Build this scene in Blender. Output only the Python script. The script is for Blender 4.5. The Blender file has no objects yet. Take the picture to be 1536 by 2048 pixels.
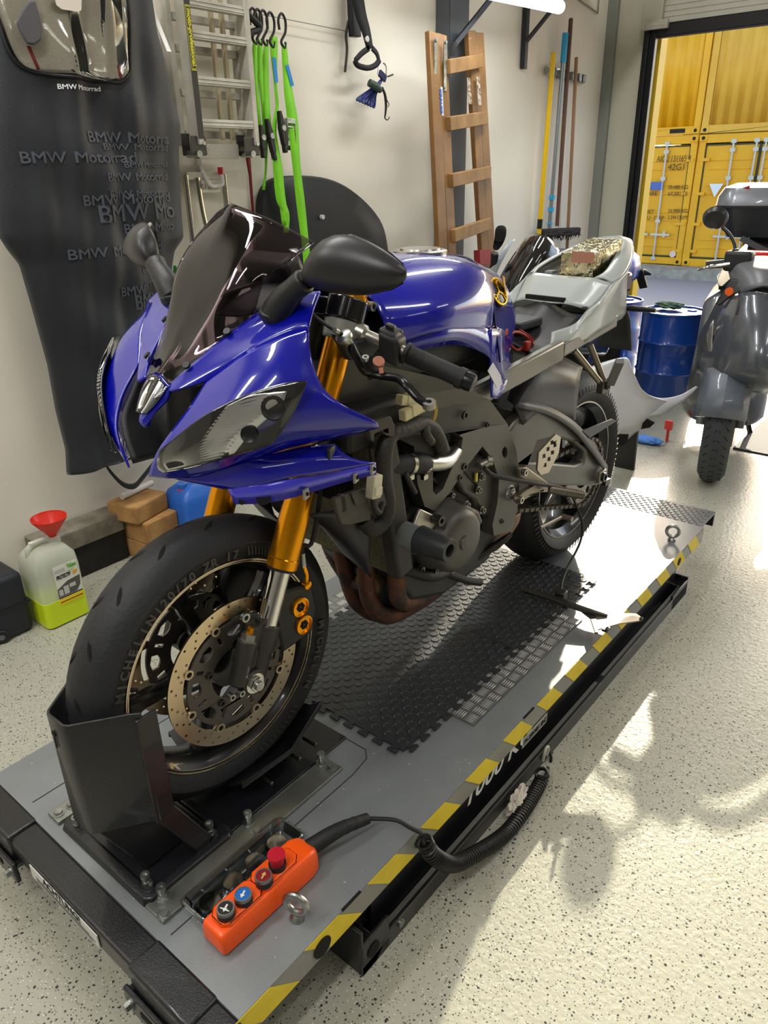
import bpy, bmesh, math, random
from mathutils import Vector, Matrix
random.seed(4)
V = Vector
# ---------------------------------------------------------------- camera (levelled world: z up, floor z = 0, metres)
FPX, PITCH, ROLL, YAW, EYE = 1480.48, 0.430436, -0.0217175, 0.693249, V((0, 0, 1.40))
_cy, _sy, _cp, _sp = math.cos(YAW), math.sin(YAW), math.cos(PITCH), math.sin(PITCH)
FW = V((_cy*_cp, _sy*_cp, -_sp)); _r = V((_sy, -_cy, 0)); _u = _r.cross(FW)
RT = _r*math.cos(ROLL) + _u*math.sin(ROLL); UP = -_r*math.sin(ROLL) + _u*math.cos(ROLL)
cam = bpy.data.cameras.new('camera'); co = bpy.data.objects.new('camera', cam)
bpy.context.scene.collection.objects.link(co)
cam.sensor_fit = 'AUTO'; cam.sensor_width = 36; cam.lens = FPX/2048*36; cam.clip_start = .02; cam.clip_end = 200
co.matrix_world = Matrix((( RT.x, UP.x, -FW.x, EYE.x), (RT.y, UP.y, -FW.y, EYE.y), (RT.z, UP.z, -FW.z, EYE.z), (0, 0, 0, 1)))
bpy.context.scene.camera = co
# ---------------------------------------------------------------- light
sc = bpy.context.scene
sc.view_settings.view_transform = 'Standard'; sc.view_settings.look = 'None'
sc.view_settings.gamma = 1; sc.view_settings.use_curve_mapping = False
sc.view_settings.exposure = 0.0
SUN_AZ, SUN_EL = math.radians(15.5), math.radians(22.5)
W = bpy.data.worlds.new('sky'); sc.world = W; W.use_nodes = True
nt = W.node_tree; nt.nodes.clear()
sky = nt.nodes.new('ShaderNodeTexSky'); sky.sky_type = 'NISHITA'; sky.sun_disc = False
sky.sun_elevation = SUN_EL; sky.sun_rotation = math.pi/2 - SUN_AZ; sky.air_density = 1.0; sky.dust_density = 2.0
bg = nt.nodes.new('ShaderNodeBackground'); bg.inputs[1].default_value = 0.55
ow = nt.nodes.new('ShaderNodeOutputWorld'); nt.links.new(sky.outputs[0], bg.inputs[0]); nt.links.new(bg.outputs[0], ow.inputs[0])
def light(name, kind, loc, energy, color=(1, 1, 1), **k):
    l = bpy.data.lights.new(name, kind); l.energy = energy; l.color = color
    o = bpy.data.objects.new(name, l); bpy.context.scene.collection.objects.link(o); o.location = loc
    for a, b in k.items(): setattr(l, a, b)
    return o
sun = light('sun', 'SUN', (8, 2, 5), 7.5, (1, .90, .70), angle=.009)
SD = V((math.cos(SUN_AZ)*math.cos(SUN_EL), math.sin(SUN_AZ)*math.cos(SUN_EL), math.sin(SUN_EL)))
sun.rotation_euler = SD.to_track_quat('Z', 'Y').to_euler()
TUBES = [(-1.2, .2), (-1.2, -2.4), (1.9, -.5), (1.9, -2.9), (4.4, -1.6), (.9, 1.75), (3.7, 1.7), (-1.2, 1.9)]  # last entry is an added fill light to brighten the floor at left
for (tx, ty), te in zip(TUBES, (36, 18, 14, 11, 11, 31, 20, 34)):
    light('tube_light', 'AREA', (tx, ty, 3.16), te, (1.0, .99, .965), shape='RECTANGLE', size=1.5, size_y=.16)
# ---------------------------------------------------------------- helpers
def ray(px, py): return FW + RT*((px-768)/FPX) - UP*((py-1024)/FPX)
def P(px, py, x=None, y=None, z=None):
    "the point a sight line meets on a wall (x or y) or at a height (z)"
    r = ray(px, py)
    t = (x-EYE.x)/r.x if x is not None else (y-EYE.y)/r.y if y is not None else (z-EYE.z)/r.z
    return EYE + r*t
def lin(h):
    h = h.lstrip('#'); c = [int(h[i:i+2], 16)/255 for i in (0, 2, 4)]
    return tuple(x/12.92 if x <= .04045 else ((x+.055)/1.055)**2.4 for x in c) + (1,)
MATS = {}
def M(name, col='#808080', rough=.5, metal=0, coat=0, col2=None, nscale=8, bump=0, bscale=60, trans=0, ior=1.45, alpha=1, emit=0, spec=.5, detail=4, thr=(.35, .65), sheen=0, coatr=.05):
    if name in MATS: return MATS[name]
    m = bpy.data.materials.new(name); m.use_nodes = True; n = m.node_tree; b = n.nodes['Principled BSDF']
    b.inputs['Base Color'].default_value = lin(col); b.inputs['Roughness'].default_value = rough
    b.inputs['Metallic'].default_value = metal; b.inputs['Coat Weight'].default_value = coat; b.inputs['Coat Roughness'].default_value = coatr
    b.inputs['Transmission Weight'].default_value = trans; b.inputs['IOR'].default_value = ior; b.inputs['Alpha'].default_value = alpha
    b.inputs['Specular IOR Level'].default_value = spec; b.inputs['Sheen Weight'].default_value = sheen
    if emit: b.inputs['Emission Color'].default_value = lin(col); b.inputs['Emission Strength'].default_value = emit
    tc = n.nodes.new('ShaderNodeTexCoord')
    if col2:
        t = n.nodes.new('ShaderNodeTexNoise'); t.inputs['Scale'].default_value = nscale; t.inputs['Detail'].default_value = detail
        r = n.nodes.new('ShaderNodeValToRGB'); r.color_ramp.elements[0].position = thr[0]; r.color_ramp.elements[1].position = thr[1]
        r.color_ramp.elements[0].color = lin(col); r.color_ramp.elements[1].color = lin(col2)
        n.links.new(tc.outputs['Object'], t.inputs['Vector']); n.links.new(t.outputs['Fac'], r.inputs[0]); n.links.new(r.outputs[0], b.inputs['Base Color'])
    if bump:
        t = n.nodes.new('ShaderNodeTexNoise'); t.inputs['Scale'].default_value = bscale; t.inputs['Detail'].default_value = 3
        bp = n.nodes.new('ShaderNodeBump'); bp.inputs['Strength'].default_value = bump; bp.inputs['Distance'].default_value = .004
        n.links.new(tc.outputs['Object'], t.inputs['Vector']); n.links.new(t.outputs['Fac'], bp.inputs['Height']); n.links.new(bp.outputs[0], b.inputs['Normal'])
    MATS[name] = m; return m
def floor_material():
    m = bpy.data.materials.new('flake_floor'); m.use_nodes = True; n = m.node_tree; b = n.nodes['Principled BSDF']; L = n.links.new
    g = n.nodes.new('ShaderNodeNewGeometry')
    col = None; base = lin('#A6A596')
    def vor(scale, thr, keep, dark, prev):
        nz = n.nodes.new('ShaderNodeTexNoise'); nz.inputs['Scale'].default_value = scale*1.7
        mx = n.nodes.new('ShaderNodeVectorMath'); mx.operation = 'MULTIPLY_ADD'; mx.inputs[1].default_value = (.5/scale,)*3
        L(g.outputs['Position'], nz.inputs['Vector']); L(nz.outputs['Color'], mx.inputs[0]); L(g.outputs['Position'], mx.inputs[2])
        v = n.nodes.new('ShaderNodeTexVoronoi'); v.inputs['Scale'].default_value = scale; L(mx.outputs[0], v.inputs['Vector'])
        lt = n.nodes.new('ShaderNodeMath'); lt.operation = 'LESS_THAN'; lt.inputs[1].default_value = thr; L(v.outputs['Distance'], lt.inputs[0])
        sp = n.nodes.new('ShaderNodeSeparateColor'); L(v.outputs['Color'], sp.inputs[0])
        gt = n.nodes.new('ShaderNodeMath'); gt.operation = 'GREATER_THAN'; gt.inputs[1].default_value = keep; L(sp.outputs[0], gt.inputs[0])
        mu = n.nodes.new('ShaderNodeMath'); mu.operation = 'MULTIPLY'; L(lt.outputs[0], mu.inputs[0]); L(gt.outputs[0], mu.inputs[1])
        mc = n.nodes.new('ShaderNodeMix'); mc.data_type = 'RGBA'; L(mu.outputs[0], mc.inputs[0])
        if prev is None: mc.inputs[6].default_value = base
        else: L(prev, mc.inputs[6])
        mc.inputs[7].default_value = lin(dark); return mc.outputs[2]
    c = vor(210, .30, .70, '#4A4B48', None); c = vor(115, .27, .74, '#2B2D2E', c); c = vor(75, .22, .88, '#2B2D2E', c); c = vor(230, .3, .88, '#DAD8CC', c)
    L(c, b.inputs['Base Color'])
    b.inputs['Roughness'].default_value = .32; b.inputs['Specular IOR Level'].default_value = .5
    t = n.nodes.new('ShaderNodeTexNoise'); t.inputs['Scale'].default_value = 75; t.inputs['Detail'].default_value = 2; L(g.outputs['Position'], t.inputs['Vector'])
    bp = n.nodes.new('ShaderNodeBump'); bp.inputs['Strength'].default_value = .22; bp.inputs['Distance'].default_value = .006
    L(t.outputs['Fac'], bp.inputs['Height']); L(bp.outputs[0], b.inputs['Normal'])
    return m
def thin(name, tint='#FFFFFF', rough=.03, refl=1.0, base=.0):
    "thin clear sheet: tinted see-through plus a fresnel mirror coat"
    if name in MATS: return MATS[name]
    m = bpy.data.materials.new(name); m.use_nodes = True; n = m.node_tree; n.nodes.clear(); N = n.nodes.new; L = n.links.new
    t = N('ShaderNodeBsdfTransparent'); t.inputs[0].default_value = lin(tint)
    g = N('ShaderNodeBsdfGlossy'); g.inputs['Roughness'].default_value = rough; g.inputs['Color'].default_value = (refl,)*3+(1,)
    f = N('ShaderNodeFresnel'); f.inputs[0].default_value = 1.45
    a = N('ShaderNodeMath'); a.operation = 'ADD'; a.inputs[1].default_value = base; a.use_clamp = True; L(f.outputs[0], a.inputs[0])
    mx = N('ShaderNodeMixShader'); o = N('ShaderNodeOutputMaterial'); L(a.outputs[0], mx.inputs[0]); L(t.outputs[0], mx.inputs[1]); L(g.outputs[0], mx.inputs[2]); L(mx.outputs[0], o.inputs[0])
    MATS[name] = m; return m
INV = {}
def crom(pts, k):
    if k < 2 or len(pts) < 3: return [V(p) for p in pts]
    p = [V(q) for q in pts]; q = [p[0]*2-p[1]] + p + [p[-1]*2-p[-2]]; out = []
    for i in range(1, len(q)-2):
        for j in range(k):
            t = j/k; a, b, c, d = q[i-1], q[i], q[i+1], q[i+2]
            out.append(.5*((2*b) + (c-a)*t + (2*a-5*b+4*c-d)*t*t + (3*b-a-3*c+d)*t**3))
    out.append(p[-1]); return out
def frame(d):
    d = d.normalized(); a = V((0, 0, 1)) if abs(d.z) < .9 else V((1, 0, 0))
    u = a.cross(d).normalized(); return u, d.cross(u)
def circ(c, u, v, ru, rv=None, n=16, a0=0):
    rv = ru if rv is None else rv
    return [V(c) + u*(ru*math.cos(a0+2*math.pi*i/n)) + v*(rv*math.sin(a0+2*math.pi*i/n)) for i in range(n)]
class G:
    def __init__(s): s.b = bmesh.new()
    def _q(s, vs):
        try: s.b.faces.new(vs)
        except ValueError: pass
    def box(s, c, d, rot=None):
        c = V(c); R = rot.to_3x3() if rot is not None else Matrix.Identity(3)
        v = [s.b.verts.new(c + R @ V((x*d[0]/2, y*d[1]/2, z*d[2]/2))) for x in (-1, 1) for y in (-1, 1) for z in (-1, 1)]
        for f in ((0, 1, 3, 2), (4, 6, 7, 5), (0, 4, 5, 1), (2, 3, 7, 6), (0, 2, 6, 4), (1, 5, 7, 3)): s._q([v[i] for i in f])
        return s
    def bx(s, x0, x1, y0, y1, z0, z1): return s.box(((x0+x1)/2, (y0+y1)/2, (z0+z1)/2), (abs(x1-x0), abs(y1-y0), abs(z1-z0)))
    def loft(s, rings, caps=True, close=True):
        R = [[s.b.verts.new(p) for p in r] for r in rings]; n = len(R[0])
        for a, b in zip(R, R[1:]):
            for i in range(n if close else n-1): s._q([a[i], a[(i+1) % n], b[(i+1) % n], b[i]])
        if caps and close: s._q(R[0][::-1]); s._q(R[-1])
        return s
    def rod(s, a, b, r, r2=None, n=16, caps=True):
        a, b = V(a), V(b); u, v = frame(b-a); return s.loft([circ(a, u, v, r, n=n), circ(b, u, v, r if r2 is None else r2, n=n)], caps)
    def rods(s, pts, n=18, d=None):
        "stepped round bar: list of (point along axis, radius)"
        d = V(pts[-1][0])-V(pts[0][0]) if d is None else V(d); u, v = frame(d)
        return s.loft([circ(V(p), u, v, r, n=n) for p, r in pts])
    def bar(s, a, b, w, h, up=(0, 0, 1)):
        a, b = V(a), V(b); d = (b-a).normalized(); sd = d.cross(V(up)).normalized(); u = sd.cross(d)
        q = lambda c: [c+sd*w/2+u*h/2, c-sd*w/2+u*h/2, c-sd*w/2-u*h/2, c+sd*w/2-u*h/2]
        return s.loft([q(a), q(b)])
    def tube(s, pts, r, n=10, k=6, closed=False):
        rr = r if isinstance(r, (list, tuple)) else None
        p = crom(pts, k); m = len(p); u = None; rings = []
        for i in range(m):
            d = (p[min(i+1, m-1)]-p[max(i-1, 0)]); d = d.normalized() if d.length > 1e-9 else V((0, 0, 1))
            if u is None: u, _ = frame(d)
            u = (u - d*u.dot(d)).normalized(); v = d.cross(u)
            if rr: t = i/(m-1)*(len(rr)-1); j = min(int(t), len(rr)-2); q = rr[j]+(rr[j+1]-rr[j])*(t-j)
            else: q = r
            rings.append(circ(p[i], u, v, q, n=n))
        return s.loft(rings)
    def lathe(s, prof, o=(0, 0, 0), axis=(0, 0, 1), n=32, closed=False):
        o = V(o); ax = V(axis).normalized(); u, v = frame(ax); rings = []
        pr = list(prof) + ([prof[0]] if closed else [])
        R = []
        for h, r in pr[:len(prof)]:
            R.append([s.b.verts.new(o+ax*h+u*(max(r, 1e-4)*math.cos(2*math.pi*i/n))+v*(max(r, 1e-4)*math.sin(2*math.pi*i/n))) for i in range(n)])
        if closed: R.append(R[0])
        for a, b in zip(R, R[1:]):
            for i in range(n): s._q([a[i], a[(i+1) % n], b[(i+1) % n], b[i]])
        if not closed:
            if prof[0][1] > 1e-3: s._q(R[0][::-1])
            if prof[-1][1] > 1e-3: s._q(R[-1])
        return s
    def prism(s, poly, vec):
        vec = V(vec); a = [s.b.verts.new(V(p)) for p in poly]; b = [s.b.verts.new(V(p)+vec) for p in poly]; n = len(poly)
        s._q(a[::-1]); s._q(b)
        for i in range(n): s._q([a[i], a[(i+1) % n], b[(i+1) % n], b[i]])
        return s
    def grid(s, g):
        R = [[s.b.verts.new(p) for p in r] for r in g]
        for a, b in zip(R, R[1:]):
            for i in range(len(a)-1): s._q([a[i], a[i+1], b[i+1], b[i]])
        return s
    def patch(s, ctrl, k=5):
        rows = [crom(r, k) for r in ctrl]; cols = [crom(list(c), k) for c in zip(*rows)]
        return s.grid([list(r) for r in zip(*cols)])
    def hexh(s, c, d, r, h):
        c = V(c); d = V(d).normalized(); u, v = frame(d)
        s.loft([circ(c, u, v, r*1.35, n=16), circ(c+d*h*.25, u, v, r*1.35, n=16)])
        return s.loft([circ(c+d*h*.25, u, v, r, n=6), circ(c+d*h, u, v, r*.94, n=6)])
    def socket(s, c, d, r, h):
        "cap screw with a recessed socket"
        c = V(c); d = V(d).normalized(); u, v = frame(d)
        return s.loft([circ(c, u, v, r, n=14), circ(c+d*h, u, v, r, n=14), circ(c+d*h, u, v, r*.55, n=14), circ(c+d*h*.4, u, v, r*.5, n=14)])
    def mirror_y(s):
        g = bmesh.ops.duplicate(s.b, geom=s.b.verts[:]+s.b.edges[:]+s.b.faces[:])
        for e in g['geom']:
            if isinstance(e, bmesh.types.BMVert): e.co.y = -e.co.y
        bmesh.ops.reverse_faces(s.b, faces=[e for e in g['geom'] if isinstance(e, bmesh.types.BMFace)])
        return s
    def bake(s, m):
        s.b.from_mesh(m); return s
    def obj(s, name, mat, parent=None, bevel=0, solid=0, sub=0, sharp=35, label=None, weld=True, off=0, bseg=2, kind=None):
        if weld: bmesh.ops.remove_doubles(s.b, verts=s.b.verts, dist=1e-5)
        if parent is not None: s.b.transform(INV[parent.name])
        if not solid: bmesh.ops.recalc_face_normals(s.b, faces=s.b.faces)
        me = bpy.data.meshes.new(name); s.b.to_mesh(me); s.b.free()
        for p in me.polygons: p.use_smooth = True
        me.set_sharp_from_angle(angle=math.radians(sharp))
        me.materials.append(mat)
        o = bpy.data.objects.new(name, me); bpy.context.scene.collection.objects.link(o)
        if parent is not None: o.parent = parent; INV[o.name] = INV[parent.name]
        if solid:
            m = o.modifiers.new('solid', 'SOLIDIFY'); m.thickness = abs(solid); m.offset = off
        if bevel:
            m = o.modifiers.new('bevel', 'BEVEL'); m.width = bevel; m.segments = bseg; m.limit_method = 'ANGLE'; m.angle_limit = math.radians(40); m.harden_normals = False
        if sub:
            m = o.modifiers.new('sub', 'SUBSURF'); m.levels = sub; m.render_levels = sub
        if label: o['label'] = label
        if kind: o['kind'] = kind
        return o
def loopmesh(loops, thick, origin, xd, yd):
    "flat plate with any number of holes -> mesh in world axes"
    cu = bpy.data.curves.new('c', 'CURVE'); cu.dimensions = '2D'; cu.fill_mode = 'BOTH'; cu.extrude = thick/2
    for lp in loops:
        sp = cu.splines.new('POLY'); sp.points.add(len(lp)-1); sp.use_cyclic_u = True
        for i, p in enumerate(lp): sp.points[i].co = (p[0], p[1], 0, 1)
    return _conv(cu, origin, xd, yd)
def _conv(cu, origin, xd, yd):
    o = bpy.data.objects.new('t', cu); me = bpy.data.meshes.new_from_object(o)
    xd = V(xd).normalized(); yd = V(yd).normalized(); z = xd.cross(yd).normalized(); yd = z.cross(xd); og = V(origin)
    me.transform(Matrix(((xd.x, yd.x, z.x, og.x), (xd.y, yd.y, z.y, og.y), (xd.z, yd.z, z.z, og.z), (0, 0, 0, 1))))
    bpy.data.objects.remove(o); bpy.data.curves.remove(cu); return me
def textmesh(body, size, origin, xd, yd, ext=.0006, align='LEFT', bold=0, shear=0, space=1, aly='TOP_BASELINE', fit=None):
    cu = bpy.data.curves.new('f', 'FONT'); cu.body = body; cu.size = size; cu.extrude = ext; cu.align_x = align; cu.align_y = aly
    cu.offset = bold; cu.shear = shear; cu.space_character = space
    me = _conv(cu, (0, 0, 0), (1, 0, 0), (0, 1, 0))
    if fit:
        xs = [v.co.x for v in me.vertices]; w = max(xs)-min(xs)
        me.transform(Matrix.Diagonal((fit/w, 1, 1, 1)))
    xd = V(xd).normalized(); yd = V(yd).normalized(); z = xd.cross(yd).normalized(); yd = z.cross(xd); og = V(origin)
    me.transform(Matrix(((xd.x, yd.x, z.x, og.x), (xd.y, yd.y, z.y, og.y), (xd.z, yd.z, z.z, og.z), (0, 0, 0, 1))))
    return me
def rect(x0, x1, y0, y1): return [(x0, y0), (x1, y0), (x1, y1), (x0, y1)]
def rrect(x0, x1, y0, y1, r, n=4):
    o = []
    for cx, cy, a in ((x1-r, y0+r, -90), (x1-r, y1-r, 0), (x0+r, y1-r, 90), (x0+r, y0+r, 180)):
        for i in range(n+1): t = math.radians(a+90*i/n); o.append((cx+r*math.cos(t), cy+r*math.sin(t)))
    return o
def ring2(cx, cy, r, n=20): return [(cx+r*math.cos(2*math.pi*i/n), cy+r*math.sin(2*math.pi*i/n)) for i in range(n)]
def thing(name, label, cat, loc=(0, 0, 0), rotz=0, group=None, lean=0, local=False):
    o = bpy.data.objects.new(name, None); bpy.context.scene.collection.objects.link(o); o.empty_display_size = .1
    mw = Matrix.Translation(V(loc)) @ Matrix.Rotation(rotz, 4, 'Z') @ Matrix.Rotation(lean, 4, 'X')
    o.matrix_world = mw; o['label'] = label; o['category'] = cat
    if group: o['group'] = group
    INV[o.name] = Matrix.Identity(4) if local else mw.inverted()
    return o
def solo(g, name, mat, label, cat, group=None, **k):
    "a thing that is one mesh: origin moved to the middle of its base"
    o = g.obj(name, mat, **k); me = o.data
    xs = [v.co.x for v in me.vertices]; ys = [v.co.y for v in me.vertices]; zs = [v.co.z for v in me.vertices]
    c = V(((min(xs)+max(xs))/2, (min(ys)+max(ys))/2, min(zs))); me.transform(Matrix.Translation(-c)); o.location = c
    INV[o.name] = Matrix.Translation(c).inverted()
    o['label'] = label; o['category'] = cat
    if group: o['group'] = group
    return o
def struct(g, name, mat, **k):
    o = g.obj(name, mat, **k); o['kind'] = 'structure'; return o
def dup(root, loc, rotz=0, label=None, group=None):
    r = root.copy(); bpy.context.scene.collection.objects.link(r); r.location = loc; r.rotation_euler = (0, 0, rotz)
    if label: r['label'] = label
    if group: r['group'] = group
    for ch in list(root.children):
        c = ch.copy(); bpy.context.scene.collection.objects.link(c); c.parent = r
        for g in ch.children:
            d = g.copy(); bpy.context.scene.collection.objects.link(d); d.parent = c
    return r
# ---------------------------------------------------------------- materials
black = M('black_plastic', '#17181A', .42, bump=.15, bscale=400)
bsteel = M('black_powder_coat', '#141519', .33, coat=.25, bump=.25, bscale=420)
bgloss = M('black_gloss', '#0C0D10', .16, coat=.6)
rubber = M('rubber', '#1B1C1E', .62, bump=.2, bscale=300)
zinc = M('zinc_steel', '#B9BCB8', .34, 1, col2='#8C908C', nscale=40)
chrome = M('chrome', '#D8D8D6', .09, 1)
alu = M('aluminium', '#B4B2AC', .34, 1, col2='#8E8B84', nscale=20)
darkm = M('dark_cast_metal', '#4A4946', .5, .6, col2='#33322F', nscale=14, bump=.1, bscale=300)
white = M('white_print', '#E8E8E4', .6)
steelgrey = M('platform_grey', '#7F8385', .42, .2, coat=.2, coatr=.3, col2='#777B7D', nscale=9, bump=.05, bscale=200, spec=.5)
wallm = M('plaster_wall', '#EEE7D8', .75, bump=.22, bscale=34, col2='#E6DFD0', nscale=1.2)
# ---------------------------------------------------------------- setting
XD, YW, CH = 5.7, 2.62, 3.4
struct(G().bx(-3.4, 5.86, -4.9, YW+.2, -.12, 0), 'floor', floor_material())
struct(G().bx(-3.4, 5.9, YW, YW+.2, 0, CH), 'wall_left', wallm)
struct(G().bx(-3.6, -3.4, -4.9, YW+.2, 0, CH), 'wall_back', M('far_wall_paint', '#8B8984', .8))
struct(G().bx(-3.6, 5.9, -5.1, -4.9, 0, CH), 'wall_right', M('far_wall_paint'))
struct(G().bx(-3.6, 5.9, -5.1, YW+.2, CH, CH+.15), 'ceiling', M('ceiling_paint', '#B4B1AA', .8))
panelm = M('door_panel_grey', '#C3C2B6', .5, col2='#B9B8AC', nscale=2)
g = G().bx(XD, XD+.2, 2.335, YW, 0, CH).bx(XD, XD+.2, -4.9, -2.0, 0, CH).bx(XD, XD+.2, -2.0, 2.335, 2.75, CH)
struct(g, 'wall_far', M('jamb_panel', '#BEBCAA', .55))
struct(G().bx(XD-.03, XD, 2.545, YW, 0, CH), 'trim_1', M('grey_sealing_strip', '#84877F', .7, bump=.4))
# raised sectional door: panels hanging in the top of the opening, rubber seal below
dr = thing('sectional_door', 'raised light grey ribbed sectional door above the yard opening', 'door', (XD+.03, .1, 2.25))
dr['kind'] = 'structure'; dr.name = 'door_1'; INV['door_1'] = INV['sectional_door'] if 'sectional_door' in INV else INV[dr.name]
g = G()
z = 2.26
while z < 2.8:
    g.bx(XD-.02, XD+.03, -2.0, 2.27, z, z+.026); g.bx(XD-.015, XD+.03, -2.0, 2.27, z+.026, z+.032); z += .032
g.obj('door_leaf', panelm, dr)
G().bx(XD-.03, XD+.045, -2.0, 2.27, 2.18, 2.26).obj('door_seal', M('door_seal_rubber', '#17191B', .6), dr, bevel=.008)
b_ = P(1316, 33, x=XD-.04)
g = G().box(b_+V((0, .03, .02)), (.05, .13, .17)).box(b_+V((-.03, 0, -.05)), (.04, .17, .05)); g.rod(b_+V((-.04, .06, -.05)), b_+V((-.04, -.08, -.05)), .018)
g.obj('roller_bracket', M('bracket_grey', '#B9B7AA', .45, .3), dr, bevel=.004)
tr = thing('door_track', 'black upright door track beside the yard opening', 'door track', (XD-.03, 2.28, 0)); tr['kind'] = 'structure'; tr.name = 'trim_2'; INV['trim_2'] = Matrix.Translation((XD-.03, 2.28, 0)).inverted()
G().bx(XD-.05, XD-.02, 2.30, 2.335, 0, 2.3).bx(XD-.05, XD-.02, 2.252, 2.265, 0, 2.2).bx(XD-.03, XD-.0, 2.255, 2.335, 0, 2.3).obj('track_rail', M('black_track', '#1A1C20', .35, .3), tr, bevel=.003)
G().bx(XD+.09, XD+.2, 2.264, 2.336, 0, 2.3).obj('edge_guard', M('yellow_edge', '#D9B21E', .5), tr)
# conduit on the left wall near the corner
solo(G().tube([(4.9, YW-.01, 2.42), (5.35, YW-.01, 2.36), (5.5, YW-.01, 2.34)], .005, k=1).tube([(5.5, YW-.01, 2.34), (5.5, YW-.01, 3.0)], .005, k=1), 'cable', M('cable_grey', '#8B8880', .6), 'thin grey cable clipped to the wall near the corner', 'cable')
# ---------------------------------------------------------------- yard outside
GZ = -.80
g = G()
rows = [(5.86, -.0), (9, -.18), (13, -.5), (16.6, GZ), (40, GZ)]
for (a, za), (b, zb) in zip(rows, rows[1:]):
    q = [g.b.verts.new((a, -30, za-.01)), g.b.verts.new((b, -30, zb-.01)), g.b.verts.new((b, 30, zb-.01)), g.b.verts.new((a, 30, za-.01))]; g.b.faces.new(q)
o = g.obj('yard_asphalt', M('asphalt', '#978A86', .9, col2='#A99B96', nscale=60, bump=.5, bscale=90)); o['kind'] = 'structure'; o['label'] = 'grey asphalt yard outside the door'; o['category'] = 'ground'
solo(G().bx(16.7, 17.6, -8, 20, GZ-.05, -.615), 'concrete_kerb', M('kerb_concrete', '#B5AA98', .9, col2='#988D7C', nscale=5, bump=.5, bscale=20), 'long pale concrete kerb the containers stand on', 'kerb')
cyel = M('container_yellow', '#EFAE0A', .5, coat=.1, col2='#E6A306', nscale=2)
cyel2 = M('container_ochre', '#E8B23E', .55, col2='#DFA735', nscale=2)
dgap = M('door_gasket', '#4A4A30', .8)
galv = M('galvanised_rod', '#C7C0B0', .45, .4)
cprint = M('container_print', '#4F3E14', .7)
CW, CHT, CX = 2.44, 2.59, 17.4
def container(y1, z0, doors, mat, label, tag):
    c = thing('shipping_container', label, 'shipping container', (CX+3, y1-CW/2, z0), group='yellow shipping containers stacked in the yard')
    y0 = y1-CW+.02; z1 = z0+CHT-.02
    g = G()
    for a, b in ((y0, y0+.14), (y1-.14, y1)): g.bx(CX, CX+.16, a, b, z0, z1)
    g.bx(CX, CX+.14, y0, y1, z1-.16, z1); g.bx(CX, CX+.14, y0, y1, z0, z0+.15)
    g.obj('corner_frame', mat, c, bevel=.01)
    g = G()
    for a in (y0, y1-.17):
        for z in (z0, z1-.13): g.bx(CX-.02, CX+.15, a, a+.17, z, z+.13)
    g.obj('corner_casting', mat, c, bevel=.015)
    for a in (y0+.085, y1-.085):
        for z in (z0+.065, z1-.065): G().rod((CX-.024, a, z), (CX-.018, a, z), .035, n=14).obj('casting_hole', M('hole_dark', '#2A2618', .9), c)
    g = G().bx(CX+.05, CX+6, y0+.02, y0+.06, z0+.15, z1-.1).bx(CX+.05, CX+6, y1-.06, y1-.02, z0+.15, z1-.1).bx(CX+.05, CX+6, y0+.02, y1-.02, z1-.06, z1-.02).bx(CX+5.9, CX+6, y0, y1, z0, z1).bx(CX+.05, CX+6, y0+.02, y1-.02, z0+.1, z0+.15)
    g.obj('box_wall', mat, c)
    if doors:
        for k, (a, b) in enumerate(((y0+.15, (y0+y1)/2-.012), ((y0+y1)/2+.012, y1-.15))):
            g = G().bx(CX+.05, CX+.09, a, b, z0+.18, z1-.2); ribs = [.45, .98, 1.52, 2.0]
            for h in ribs:
                g.bx(CX+.035, CX+.06, a+.1, b-.1, z0+h-.09, z0+h-.075).bx(CX+.035, CX+.06, a+.1, b-.1, z0+h+.075, z0+h+.09)
            d = g.obj('door', mat, c, bevel=.006)
            g = G()
            for e in (a, b): g.bx(CX+.035, CX+.08, e-.014, e+.014, z0+.16, z1-.17)
            g.bx(CX+.035, CX+.08, a, b, z0+.16, z0+.19).bx(CX+.035, CX+.08, a, b, z1-.21, z1-.18); g.obj('gasket', dgap, d)
            w = b-a
            for f in ((.46, .92) if k == 0 else (.06, .48)):
                yy = a+w*f
                G().rod((CX-.01, yy, z0+.1), (CX-.01, yy, z1-.1), .022, n=10).obj('locking_rod', galv, d)
                g = G()
                for z in (z0+.12, z0+.9, z0+1.75, z1-.14, z1-.3): g.box((CX+.0, yy, z), (.05, .1, .07))
                g.bar((CX-.03, yy-.3, z0+.62), (CX-.03, yy+.12, z0+.62), .02, .045); g.box((CX-.02, yy-.18, z0+.63), (.04, .05, .12))
                g.obj('rod_fitting', galv, d)
        for z in (z0+.3, z0+.85, z0+1.45, z0+2.1):
            for e in (y0+.15, y1-.15): G().bx(CX-.01, CX+.05, e-.11, e+.11, z-.03, z+.03).obj('hinge', mat, c)
    else:
        g = G(); n = 9; w = (CW-.3)/n; g_ = []
        for i in range(n):
            a = y0+.15+i*w
            g_ += [(a, .03), (a+w*.36, .03), (a+w*.5, .065), (a+w*.86, .065)]
        g_.append((y1-.15, .03))
        g.grid([[(CX+dx, a, z) for a, dx in g_] for z in (z0+.15, z1-.16)]); g.obj('corrugated_end', mat, c, solid=.01)
        g = G().bx(CX-.003, CX+.01, y0+.3, y0+.62, z0+.03, z0+.11); g.obj('fork_pocket', M('hole_dark'), c)
    return c
YB = 5.76
z0 = -.60
cA = container(YB+CW, z0, True, cyel, 'yellow container with number and weight markings, lower left', 'A')
cB = container(YB, z0, True, cyel, 'yellow container with white triangle sticker behind the scooter', 'B')
container(YB-CW, z0, True, cyel, 'lower yellow container at the right edge behind the top box', 'C')
container(YB+CW, z0+CHT, False, cyel, 'upper yellow corrugated container nearest the door jamb', 'D')
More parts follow.
